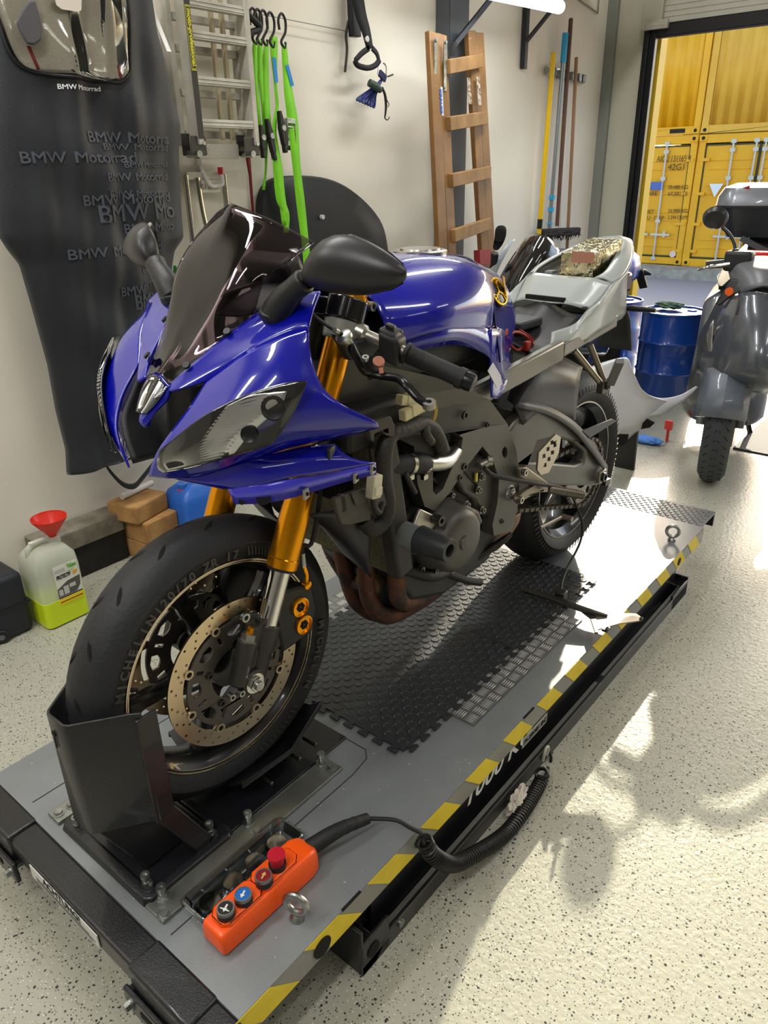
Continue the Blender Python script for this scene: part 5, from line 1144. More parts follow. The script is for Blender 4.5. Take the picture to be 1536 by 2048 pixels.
for i in range(len(cc)-1):
    d = (cc[i+1]-cc[i]); l = d.length; d.normalize()
    if u is None: u, _ = frame(d)
    u = (u-d*u.dot(d)).normalized(); v = d.cross(u); L_ += l; a = L_/.0082*2*math.pi; hel.append(cc[i]+u*math.cos(a)*.0155+v*math.sin(a)*.0155)
L2 = sum((b-a).length for a, b in zip(cc, cc[1:])); N = int(L2/.0082*14); hel = []; acc = 0; j = 0; dist = [0]
for a, b in zip(cc, cc[1:]): dist.append(dist[-1]+(b-a).length)
u = None
for i in range(N):
    s_ = L2*i/N
    while j < len(cc)-2 and dist[j+1] < s_: j += 1
    d = (cc[j+1]-cc[j]).normalized(); p = cc[j]+d*(s_-dist[j])
    if u is None: u, _ = frame(d)
    u = (u-d*u.dot(d)).normalized(); v = d.cross(u); a = s_/.0082*2*math.pi; hel.append(p+u*math.cos(a)*.0150+v*math.sin(a)*.0150)
G().tube(hel, .0031, n=6, k=1).obj('coiled_cable', M('coil_black', '#1A1B1C', .38), pd)
G().tube([hel[-1], P(1098, 1535, y=.615), P(1102, 1515, y=.62), P(1096, 1500, y=.625)], .004).obj('cable_tail', rubber, pd)
p = P(1090, 1506, y=.628); G().tube([p+V((-.008, 0, -.02)), p+V((-.010, -.004, .01)), p+V((0, -.004, .022)), p+V((.010, -.004, .01)), p+V((.006, -.002, -.01))], .004).obj('cable_hook', M('hook_cream', '#BDB9AC', .5), lift)
# crumpled tissue
random.seed(11); c = P(1036, 1606, z=.015); g = G(); bmesh.ops.create_icosphere(g.b, subdivisions=4, radius=1)
from mathutils import noise
for v in g.b.verts:
    n = v.co.normalized(); r = 1+.45*noise.noise(n*2.2)+.25*noise.noise(n*6); v.co = c+V((n.x*.042*r+n.y*.02, n.y*.020*r, max(-.012, n.z*.026*r)+.003))
solo(g, 'tissue', M('tissue_white', '#D2C9BC', .95, bump=.4, bscale=50), 'crumpled white tissue on the floor beside the coiled cable', 'tissue', sharp=60)
# clear blister tray
tr_ = G(); x0, x1, y0, y1 = .470, .700, .814, .874
def rr(z, m): return [V((x, y, z)) for x, y in rrect(x0-m, x1+m, y0-m, y1+m, .012+m*.3, 4)]
tr_.loft([rr(ZP+.019, .010), rr(ZP+.022, .004), rr(ZP+.002, -.004), rr(ZP+.002, -.02)], caps=False)
for x in (.50, .555, .61, .665):
    u, v = V((1, 0, 0)), V((0, 1, 0)); q = V((x, .845, 0)); tr_.loft([circ(q+V((0, 0, ZP+.002)), u, v, .022, n=20), circ(q+V((0, 0, ZP+.010)), u, v, .019, n=20)])
tr_.b.faces.new([tr_.b.verts.new(V((x, y, ZP+.0025))) for x, y in rrect(x0+.006, x1-.006, y0+.006, y1-.006, .01)])
tr_ = solo(tr_, 'blister_tray', thin('clear_tray', '#E9EDF0', .08, base=.06), 'clear plastic blister tray beside the orange pendant', 'tray', solid=.001)
G().tube([P(478, 1752, z=ZP+.012), P(506, 1756, z=ZP+.012)], .0025, k=1)
# eyebolts
def eyebolt(x, y, label, az):
    e = thing('eye_bolt', label, 'eye bolt', (x, y, ZP), group=None)
    G().lathe([(0, .014), (.006, .013), (.012, .008)], (x, y, ZP), (0, 0, 1), 20).obj('bolt_collar', zinc, e)
    c = V((x, y, ZP+.036)); n_ = V((math.cos(az), math.sin(az), 0)); s_ = V((0, 0, 1)); t_ = n_.cross(s_); g = G(); rings = []
    for i in range(28):
        a = 2*math.pi*i/28; d = t_*math.cos(a)+s_*math.sin(a); rings.append(circ(c+d*.0205, d, n_, .0062, n=10))
    rings.append(rings[0]); g.loft(rings, caps=False); g.obj('eye_ring', zinc, e)
eyebolt(.580, .702, 'zinc eye bolt in the platform beside the orange pendant', .35)
eyebolt(2.431, .705, 'zinc eye bolt at the rear right corner of the lift platform', .3)
# loose bracket at the platform edge
bk = thing('metal_bracket', 'bare metal bracket lying across the edge of the lift platform', 'bracket', (1.78, .70, ZP))
z1 = ZP+.03
g = G().prism([P(px, py, z=z1) for px, py in ((1193, 1262), (1186, 1236), (1182, 1218), (1225, 1228), (1272, 1229), (1285, 1238), (1283, 1243), (1235, 1250))], (0, 0, .004))
g.obj('bracket_plate', M('bracket_bare', '#A9A49A', .35, .9, col2='#8A857B', nscale=20), bk, bevel=.001)
G().tube([P(1050, 1180, z=ZP+.015), P(1085, 1190, z=ZP+.03), P(1130, 1205, z=ZP+.045), P(1180, 1222, z=z1+.01), P(1215, 1232, z=z1+.004)], [.008, .010, .012, .011, .006]).obj('bracket_arm', M('bracket_dark', '#4A4944', .4, .7), bk)
G().prism([P(px, py, z=ZP+.03) for px, py in ((1130, 1200), (1165, 1212), (1190, 1222), (1192, 1240), (1196, 1268), (1190, 1268), (1180, 1238), (1150, 1215))], (0, 0, .006)).obj('bracket_web', M('bracket_dark'), bk)
G().box(P(1122, 1190, z=ZP+.05), (.03, .03, .028)).rods([(P(1283, 1238, z=z1+.004), .006), (P(1283, 1238, z=z1+.008), .006)]).obj('bracket_joint', M('bolt_dark'), bk, bevel=.003)
G().box(P(1212, 1258, z=z1+.006), (.022, .016, .008)).rods([(P(1213, 1258, z=z1+.004), .004), (P(1215, 1256, z=z1+.03), .004)]).obj('bracket_screw', M('bolt_dark'), bk)
G().tube([P(1122, 1188, z=ZP+.06), P(1124, 1165, y=.83), P(1135, 1135, y=.86), P(1160, 1085, y=.88), P(1164, 1045, y=.89), P(1150, 1005, y=.90), P(1140, 985, y=.90)], .0038).obj('bracket_cable', rubber, bk)
# ---------------------------------------------------------------- coolant jug with funnel
jm = M('milky_plastic', '#E3E6D8', .35, trans=.55, ior=1.2)
jg = thing('coolant_jug', 'milky plastic coolant jug half full of lime green liquid with a label', 'jug', (.98, 2.315, 0))
x0, x1, y0, y1 = .908, 1.062, 2.243, 2.385
jr = lambda z, m, e=.02: [V((x, y, z)) for x, y in rrect(x0+m, x1-m, y0+m, y1-m, e, 3)]
g = G().loft([jr(.0, .008), jr(.006, .001), jr(.20, 0), jr(.245, .004), jr(.272, .022), jr(.283, .045)]); g.obj('jug_body', jm, jg)
G().loft([jr(.003, .006), jr(.012, .0045), jr(.098, .004)]).obj('coolant', M('coolant_lime', '#C6E000', .25), jg)
G().loft([jr(.001, .007), jr(.006, -.0008), jr(.098, -.0008), jr(.099, .004)]).obj('coolant_level', M('coolant_shell', '#C9DE1C', .35), jg)
h0 = V((.955, 2.318, .275)); G().tube([h0+V((-.028, 0, -.03)), h0+V((-.024, -.004, .008)), h0+V((0, -.004, .022)), h0+V((.035, -.002, .020)), h0+V((.05, 0, 0))], .010, n=12).obj('jug_handle', jm, jg)
G().bar(h0+V((-.018, -.006, .026)), h0+V((.028, -.006, .028)), .018, .006).obj('handle_label', M('label_white2', '#D9D4CC', .6), jg)
nk = V((1.022, 2.318, .275)); G().rods([(nk, .022), (nk+V((0, 0, .022)), .022)], n=24).obj('jug_neck', jm, jg)
yl = y0-.0022
def lbl(px, py): p = P(px, py, y=yl); return (p.x, p.z)
L4 = [lbl(89, 1161), lbl(155, 1137), lbl(171, 1219), lbl(106, 1245)]
lx0, lx1 = .962, 1.048; lz1, lz0 = .222, .078
G().bx(lx0, lx1, yl, y0-.0012, lz0, lz1).obj('label', M('label_paper', '#DEDDD2', .5), jg)
g = G().bx(lx0, lx1, yl-.0006, yl, lz0, lz0+.022); g.obj('label_band', M('label_yellow', '#F0C800', .5), jg)
G().bx(lx0, lx1, yl-.001, yl, lz0+.024, lz0+.028).bx(lx0+.002, lx1-.002, yl-.001, yl, lz0+.008, lz0+.011).obj('label_stripe', M('label_black', '#22231F', .5), jg)
G().prism([V((lx0, yl-.0004, lz0+.030)), V((lx1-.02, yl-.0004, lz0+.030)), V((lx1-.004, yl-.0004, lz0+.05)), V((lx1, yl-.0004, lz0+.085)), V((lx0+.04, yl-.0004, lz0+.080)), V((lx0+.02, yl-.0004, lz0+.070)), V((lx0, yl-.0004, lz0+.060))], (0, -.0006, 0)).obj('label_picture', M('label_grey', '#55544E', .6), jg)
G().bx(lx0+.004, lx0+.018, yl-.0016, yl, lz0+.034, lz0+.056).bx(lx0+.022, lx0+.040, yl-.0016, yl, lz0+.034, lz0+.064).bx(lx0+.044, lx0+.066, yl-.0016, yl, lz0+.052, lz0+.066).obj('label_boxes', M('label_box', '#BDBDB4', .6), jg)
G().bx(lx0+.004, lx0+.040, yl-.0008, yl, lz1-.026, lz1-.012).obj('label_small_print', M('label_light', '#B9B9B2', .6), jg)
TX, TZ_ = (1, 0, 0), (0, 0, 1)
G().bake(textmesh('Valeo', .024, (lx0+.048, yl-.0008, lz1-.020), TX, TZ_, .0004, bold=.0006, fit=.034)).bar(V((lx0+.048, yl-.001, lz1-.026)), V((lx0+.054, yl-.001, lz1-.031)), .0012, .0012).bar(V((lx0+.054, yl-.001, lz1-.031)), V((lx0+.070, yl-.001, lz1-.027)), .0012, .0012).obj('label_maker', M('label_green', '#5CAA1E', .5), jg)
G().bake(textmesh('PROTECTIV', .019, (lx0+.005, yl-.0008, lz1-.048), TX, TZ_, .0004, bold=.0008, shear=.2, fit=.052)).obj('label_title', M('label_black'), jg)
G().bake(textmesh('50', .019, (lx0+.062, yl-.0008, lz1-.048), TX, TZ_, .0004, bold=.0008, shear=.2, fit=.018)).obj('label_number', M('label_amber', '#E8A818', .5), jg)
fn = nk+V((0, 0, .010))
solo(G().lathe([(0, .009), (.018, .012), (.028, .019), (.075, .054), (.082, .056), (.082, .0585), (.074, .0565), (.026, .021), (.016, .014), (0, .011)], fn, (0, 0, 1), 40, closed=True), 'funnel', M('funnel_red', '#E0301C', .35, trans=.25), 'red plastic funnel standing in the neck of the coolant jug', 'funnel')
# ---------------------------------------------------------------- timber, canister and odds by the wall
oldw = M('weathered_timber', '#8D8577', .85, col2='#6B6357', nscale=14, bump=.5, bscale=60)
darkt = M('dark_timber', '#26241F', .85, col2='#1B1917', nscale=10, bump=.4, bscale=50)
pine = M('pine_block', '#B58A55', .75, col2='#8E6537', nscale=9, bump=.5, bscale=50)
solo(G().bx(1.10, 1.385, 2.50, 2.60, 0, .128), 'timber_beam', darkt, 'black painted timber beam on the floor against the wall', 'timber', bevel=.004)
solo(G().bx(1.04, 1.385, 2.49, 2.60, .128, .205), 'timber_beam', oldw, 'weathered grey timber lying on top of the black beam', 'timber', bevel=.006)
solo(G().box((1.475, 2.48, .04), (.15, .17, .08), Matrix.Rotation(.15, 3, 'Z')), 'wooden_block', pine, 'lowest wooden block in the stack by the wall', 'wooden block', group=None, bevel=.006)
solo(G().box((1.480, 2.475, .126), (.16, .18, .092), Matrix.Rotation(.1, 3, 'Z')), 'wooden_block', pine, 'middle wooden block in the stack by the wall', 'wooden block', bevel=.006)
solo(G().box((1.455, 2.485, .210), (.18, .15, .076), Matrix.Rotation(.25, 3, 'Z')), 'wooden_block', pine, 'rough wooden block on top of the stack by the wall', 'wooden block', bevel=.008)
a, b = P(262, 990, y=2.52), P(316, 958, y=2.52)
solo(G().rod(V((1.40, 2.50, .262)), V((1.56, 2.53, .262)), .013), 'white_pipe', M('pipe_white', '#D8D6CE', .4), 'short white plastic pipe on top of the wooden blocks', 'pipe')
cn = thing('blue_canister', 'blue plastic canister standing on the floor behind the front wheel', 'canister', (1.67, 2.42, 0))
bm_ = M('canister_blue', '#2F6FD0', .35, trans=.25)
cr_ = lambda z, m: [V((x, y, z)) for x, y in rrect(1.57+m, 1.78-m, 2.33+m, 2.50-m, .03, 4)]
G().loft([cr_(0, .008), cr_(.006, 0), cr_(.20, 0), cr_(.235, .015), cr_(.262, .045)]).obj('canister_body', bm_, cn)
G().rods([(V((1.615, 2.40, .23)), .020), (V((1.615, 2.40, .272)), .020)]).obj('canister_neck', bm_, cn); G().rods([(V((1.615, 2.40, .246)), .0225), (V((1.615, 2.40, .251)), .0225)]).obj('canister_ring', M('ring_pink', '#D8415A', .4), cn)
G().tube([V((1.655, 2.41, .25)), V((1.67, 2.41, .285)), V((1.72, 2.41, .285)), V((1.745, 2.41, .25))], .011).obj('canister_handle', bm_, cn)
bx_ = thing('tool_case', 'dark plastic case lying on the floor left of the coolant jug', 'case', (.62, 2.40, 0))
G().bx(.30, .888, 2.30, 2.56, 0.0, .225).obj('case_body', M('case_dark', '#20242B', .5), bx_, bevel=.02, bseg=3)
G().bx(.30, .893, 2.297, 2.56, .11, .118).obj('case_rim', black, bx_)
p = P(4, 1276, z=.018); w = thing('castor', 'small black castor wheel on the floor at the left edge of the picture', 'castor', (p.x, p.y, 0))
G().lathe([(-.012, .010), (-.012, .022), (-.009, .025), (.009, .025), (.012, .022), (.012, .010)], V((p.x, p.y, .025)), (.35, 1, 0), 24, closed=True).obj('wheel', rubber, w)
G().lathe([(-.011, .001), (-.011, .010), (.011, .010), (.011, .001)], V((p.x, p.y, .025)), (.35, 1, 0), 20).obj('hub', M('hub_grey', '#6B6B6B', .4), w)
# ---------------------------------------------------------------- garment cover and jacket
gc_ = thing('garment_cover', 'long black motorcycle clothing cover with lettering and a clear window, hanging on the wall', 'garment cover', (1.5, 2.42, .4))
YG = 2.47
ed = [(-90, -30, 296), (0, -28, 303), (60, -26, 312), (130, -24, 330), (200, -22, 345), (250, -20, 360), (300, -16, 356), (420, -8, 362), (475, 0, 366), (500, 16, 348), (530, 40, 343), (620, 66, 340), (730, 96, 334), (820, 112, 328), (900, 132, 320), (942, 134, 318)]
zs, xl, xr = [], [], []
for py, a, b in ed:
    pa, pb = P(a, py, y=YG), P(b, py, y=YG); zs.append((pa.z, pb.z)); xl.append(pa.x); xr.append(pb.x)
def edge(z, side):
    for i in range(len(zs)-1):
        za, zb_ = zs[i][side], zs[i+1][side]
        if za >= z >= zb_: t = (za-z)/(za-zb_); X_ = (xl, xr)[side]; return X_[i]+(X_[i+1]-X_[i])*t
    return (xl, xr)[side][0 if z > zs[0][side] else -1]
def depth(x, z):
    a, b = edge(z, 0), edge(z, 1); t = min(1, max(0, (x-a)/(b-a)))
    f = .012*math.sin(x*31+z*3)*math.sin(z*2.1+1)+.007*math.sin(x*60-z*9)+.006*math.sin(z*22+x*14)
    return YG-(.085*math.sin(math.pi*t)**.55+f*math.sin(math.pi*t))
ZT, ZB = 2.02, .43
def gb(front):
    rows = []
    for i in range(130):
        z = ZT-(ZT-ZB)*i/129; a, b = edge(z, 0), edge(z, 1)
        rows.append([V((a+(b-a)*j/56, depth(a+(b-a)*j/56, z) if front else YG+.004, z+(.03*j/56-.0 if i == 129 else 0))) for j in range(57)])
    return rows
cloth = M('cover_fabric', '#191C22', .6, bump=.2, bscale=200, sheen=.15, col2='#15181D', nscale=3)
G().grid(gb(True)).grid(gb(False)).obj('cover', cloth, gc_, solid=.002, sharp=80)
def onbag(g, off):
    for v in g.b.verts: v.co.y = depth(v.co.x, v.co.z)-off-(abs(v.co.y)*0)
    return g
WIN = [(250, -75), (256, 0), (258, 60), (257, 135), (250, 153), (238, 163), (225, 165), (150, 156), (88, 146), (62, 136), (42, 118), (26, 85), (8, 15), (-12, -75)]
wp = [P(px, py, y=2.39) for px, py in WIN]
wl = crom([V((p.x, 0, p.z)) for p in wp], 5)
g = G(); g.tube([V((p.x, depth(p.x, p.z)-.006, p.z)) for p in wl], .005, n=8, k=1); g.obj('window_binding', M('binding_black', '#0F1114', .6), gc_)
def window(off, name, mat, par, inset=0.0, xr_=None, zr_=None):
    g = G(); zmin = min(p.z for p in wl); rows = []
    for i in range(26):
        z = 2.0-(2.0-zmin-.002)*i/25; L = [p.x for p, q in zip(wl, wl[1:]) for _ in (0,) if (p.z-z)*(q.z-z) <= 0]
        xs_ = []
        for p, q in zip(wl, wl[1:]):
            if (p.z-z)*(q.z-z) <= 0 and p.z != q.z: xs_.append(p.x+(q.x-p.x)*(p.z-z)/(p.z-q.z))
        if len(xs_) < 2: continue
        a, b = min(xs_)+inset, max(xs_)-inset
        rows.append([V((a+(b-a)*j/14, depth(a+(b-a)*j/14, z)-off, z)) for j in range(15)])
    return g.grid(rows).obj(name, mat, par, solid=.001, sharp=80)
film = window(.010, 'clear_window', thin('clear_film', '#FFFFFF', .06), gc_)
jk = thing('jacket', 'cream mesh motorcycle jacket seen through the window of the cover', 'jacket', (1.5, 2.40, 1.5))
window(.003, 'jacket_body', M('jacket_cream', '#E2DBC8', .85, bump=.5, bscale=600, col2='#D2CAB6', nscale=300), jk)
def strip(pts, w, off, name, mat):
    g = G(); pp = [P(px, py, y=2.385) for px, py in pts]; a = []; 
    for i, p in enumerate(pp): a.append([V((p.x+dx, depth(p.x+dx, p.z)-off, p.z)) for dx in (-w/2, 0, w/2)])
    return g.grid(a).obj(name, mat, jk, solid=.001)
strip([(138, 20), (142, 50), (150, 100), (156, 140)], .004, .005, 'zipper', M('zip_dark', '#4E4A48', .5))
strip([(222, -10), (232, 20), (238, 52)], .010, .005, 'red_piping', M('piping_red', '#A82A2C', .6)); strip([(66, 90), (74, 112), (84, 137)], .009, .005, 'red_piping', M('piping_red')); strip([(236, 130), (240, 160)], .012, .005, 'red_piping', M('piping_red'))
strip([(242, 55), (245, 90), (246, 120), (248, 135)], .045, .0045, 'dark_side_panel', M('panel_slate', '#3B3D48', .8))
G().prism([V((P(px, py, y=2.385).x, 2.372, P(px, py, y=2.385).z)) for px, py in ((105, -2), (158, -4), (157, 22), (150, 25), (118, 20), (108, 12))], (0, -.003, 0)).obj('collar_tab', M('tab_beige', '#CFC6B8', .7), jk)
gl = [P(px, py, y=2.385) for px, py in ((24, 46), (36, 22), (48, 5), (62, 3), (70, 30), (76, 60), (74, 82), (60, 92), (46, 90), (32, 66))]
g = G().prism([V((p.x, 2.368, p.z)) for p in gl], (0, -.010, 0)); o = solo(g, 'glove', M('glove_grey', '#4E4C50', .8), 'grey motorcycle glove behind the clear window of the cover', 'glove', bevel=.005, bseg=3)
pg = M('print_grey_dark', '#484C54', .6); pw_ = M('print_white2', '#E6E6E6', .6)
def covertext(s, px0, py, px1, h, mat, full=None):
    a, b = P(px0, py, y=2.385), P(px1, py+(px1-px0)*.0, y=2.385); w = b.x-a.x; hz = P(px0, py-h, y=2.385).z-a.z
    g = G()
    for sx, sz in ((0, 0), (.022, 0), (.044, 0), (.022, .02), (.022, -.02)): g.bake(textmesh(s, hz/.70, (a.x+hz*sx, 0, a.z+hz*sz), TX, TZ_, .0001, fit=w))
    for v in g.b.verts: v.co.y = depth(v.co.x, v.co.z)-.0042+v.co.y*3
    return g.obj('lettering', mat, gc_, weld=False)
covertext('BMW Motorrad', 119, 177, 199, 10, pw_)
for s, a, y, b, h in (('BMW Motorra', 175, 284, 347, 22), ('BMW Motorrad', 206, 300, 345, 14), ('BMW Motorrad', 52, 326, 270, 24), ('BMW Motorrad', 251, 335, 347, 12), ('BMW Motorrad', 211, 363, 347, 17), ('BMW Motorra', 216, 395, 334, 13), ('BMW Motorrad', 167, 412, 352, 21), ('BMW Mo', 198, 446, 361, 35), ('BMW Moto', 253, 468, 359, 19), ('BMW Motorrad', 141, 521, 330, 21), ('BMW', 285, 546, 330, 13), ('BMW', 290, 573, 320, 11), ('BMW', 244, 594, 292, 19), ('BMW', 271, 620, 338, 30)):
    covertext(s, a, y, b, h, pg)
g = G(); sp_ = [P(205, 915, y=2.44), P(218, 940, y=2.44), P(245, 968, y=2.43), P(268, 972, y=2.43), P(285, 955, y=2.44), P(305, 930, y=2.45)]
pp = crom(sp_, 5); g.grid([[p+V((0, 0, -.012)), p+V((0, -.002, .012))] for p in pp]); g.obj('hem_loop', cloth, gc_, solid=.002)
hg = P(140, -110, y=2.45); G().tube([V((hg.x, 2.45, ZT-.02)), V((hg.x, 2.45, ZT+.1)), V((hg.x+.01, 2.48, ZT+.16)), V((hg.x+.01, YW, ZT+.15))], .004).obj('hanger_hook', zinc, gc_)
gt = P(358, 560, y=2.5); solo(G().prism([P(px, py, y=2.54) for px, py in ((352, 530), (362, 545), (366, 565), (360, 590), (350, 590))], (0, .02, 0)), 'green_pouch', M('pouch_green', '#1E9A38', .4), 'small green pouch hanging on the wall behind the far mirror', 'pouch', bevel=.004)
# ---------------------------------------------------------------- aluminium folding ladder
la = M('ladder_aluminium', '#C6C2B8', .45, .35, col2='#A8A499', nscale=9, bump=.15, bscale=80)
ld = thing('aluminium_ladder', 'folded aluminium multi-purpose ladder hanging upright on the wall', 'ladder', (2.08, 2.5, 1.45))
zb_ = P(400, 290, y=2.46).z; rl = P(357, 0, y=2.46).x; xa, xb = P(388, 262, y=2.46).x, P(512, 262, y=2.46).x
for i, x in enumerate((xa+.018, xb-.010)): G().bx(x-.012, x+.012, 2.445, 2.50, zb_, 2.35).obj('side_rail', la, ld, bevel=.003)
for i, x in enumerate((xa-.01, xb+.012)): G().bx(x-.012, x+.012, 2.515, 2.565, zb_, 2.35).obj('side_rail', la, ld, bevel=.003)
for py in (15, 77, 165, 248):
    z = P(440, py, y=2.455).z
    G().bx(xa+.03, xb-.02, 2.448, 2.476, z-.014, z+.014).bx(xa+.03, xb-.02, 2.446, 2.449, z+.004, z+.008).bx(xa+.03, xb-.02, 2.446, 2.449, z-.008, z-.004).obj('rung', la, ld, bevel=.002)
    G().bx(xa+.02, xb, 2.53, 2.556, z-.045, z-.020).obj('rung', la, ld, bevel=.002)
for x in ((xa+xb)/2+.02, (xa+xb)/2+.07): G().bx(x-.007, x+.007, 2.50, 2.515, zb_+.02, 2.35).obj('stay_bar', M('stay_tan', '#B9AC8F', .5, .2), ld)
G().bx(xa+.02, xb-.09, 2.47, 2.50, zb_-.045, zb_+.005).obj('end_plate', M('brushed_plate', '#9B9891', .4, .8, bump=.5, bscale=300), ld)
for x in (xa, xb-.04): 
    h_ = G().bx(x-.03, x+.045, 2.452, 2.458, zb_-.035, zb_+.03).bx(x-.025, x+.02, 2.505, 2.511, zb_-.035, zb_+.04).obj('hinge_plate', M('hinge_dark', '#4C4A46', .45, .6), ld, bevel=.006)
    G().rods([(V((x, 2.44, zb_-.03)), .012), (V((x, 2.51, zb_-.03)), .012)], d=(0, 1, 0)).rods([(V((x+.028, 2.442, zb_+.006)), .007), (V((x+.028, 2.452, zb_+.006)), .007)], d=(0, 1, 0)).obj('hinge_pin', zinc, ld)
lx = xa+.018; G().bx(lx-.0125, lx+.0125, 2.4435, 2.4450, zb_+.02, 2.35).obj('rail_strip', M('strip_black', '#35342F', .5), ld)
zt_ = P(350, 5, y=2.445).z; zq = P(373, 140, y=2.445).z
G().bx(lx-.011, lx+.011, 2.4425, 2.4436, zq, zt_).obj('rail_sticker', M('sticker_lime', '#A9A430', .5), ld)
G().bx(lx-.0085, lx+.0085, 2.4418, 2.4426, zq+.008, zt_-.006).obj('sticker_field', M('sticker_dark', '#3A3C38', .5), ld)
G().bake(textmesh('moto-professional.', .022, (lx-.005, 2.4414, zt_-.010), (0, 0, -1), (1, 0, 0), .0003, bold=.0006, shear=.2, fit=zt_-zq-.022)).obj('sticker_lettering', M('sticker_yellow', '#D9CF3A', .5), ld)
# white strap end beside the ladder
solo(G().bar(P(305, 22, y=2.50), P(338, 104, y=2.44), .018, .004, up=(0, 1, 0)), 'white_bar', M('bar_white', '#C9C9C4', .4, .3), 'white metal bar hanging between the cover and the aluminium ladder', 'metal bar')
# ---------------------------------------------------------------- trolley frame on the wall
ch2 = M('tube_chrome', '#B9B5A8', .2, .9)
tf = thing('folding_trolley', 'chromed tube frame hanging below the aluminium ladder', 'frame', (2.0, 2.58, .95))
fz = P(372, 350, y=2.58).z; fx0, fx1 = P(372, 350, y=2.58).x, P(449, 350, y=2.58).x
for x, xx in ((fx0, fx0), (fx1, fx1)): G().rod((x, 2.585, fz), (xx, 2.585, .72), .012).obj('frame_tube', ch2, tf)
G().tube([V((fx0+.045, 2.57, fz-.01)), V((fx0+.055, 2.57, fz-.15)), V((fx0+.09, 2.565, fz-.34)), V((fx0+.16, 2.56, fz-.55))], .009).obj('frame_tube', ch2, tf)
G().bx(fx0, fx1, 2.575, 2.595, fz-.018, fz+.010).obj('cross_bar', M('bar_cream', '#C4BEB0', .5), tf, bevel=.003)
G().bx(fx0+.06, fx1-.04, 2.568, 2.574, fz-.065, fz-.020).obj('name_plate', M('plate_cream', '#CFCABC', .5), tf)
G().bake(textmesh('MAX 150', .03, (fx1-.05, 2.5675, fz-.033), (-1, 0, 0), (0, 0, -1), .0003, fit=.09)).obj('plate_marking', M('mark_brown', '#6D5A44', .6), tf)
hk = thing('wall_hook', 'white wall hook with a red tip holding the chromed frame', 'hook', (fx0+.1, 2.60, fz))
G().bx(fx0+.075, fx0+.095, 2.598, 2.612, fz+.01, fz+.085).obj('hook_plate', M('hook_white', '#D6D4CE', .4), hk)
r0 = V((fx1-.035, 2.56, fz+.0)); G().tube([V((fx0+.085, 2.60, fz+.03)), V((fx0+.085, 2.55, fz-.035)), r0+V((-.03, 0, -.042)), r0+V((-.004, -.01, -.034)), r0], .008).obj('hook_arm', M('hook_white'), hk)
G().rods([(r0, .011), (r0+V((0, 0, .026)), .011)]).obj('hook_tip', M('tip_red', '#C3202A', .4), hk)
# red strap behind
solo(G().grid([[V((p.x-w, 2.60, p.z)), V((p.x+w, 2.598, p.z))] for p, w in ((P(482, 150, y=2.6), .008), (P(488, 200, y=2.6), .009), (P(494, 300, y=2.6), .014), (P(500, 350, y=2.6), .007), (P(505, 420, y=2.6), .006), (P(510, 520, y=2.6), .006))]), 'red_strap', M('strap_red', '#7E1620', .7), 'dark red strap hanging on the wall behind the aluminium ladder', 'strap', solid=.002)
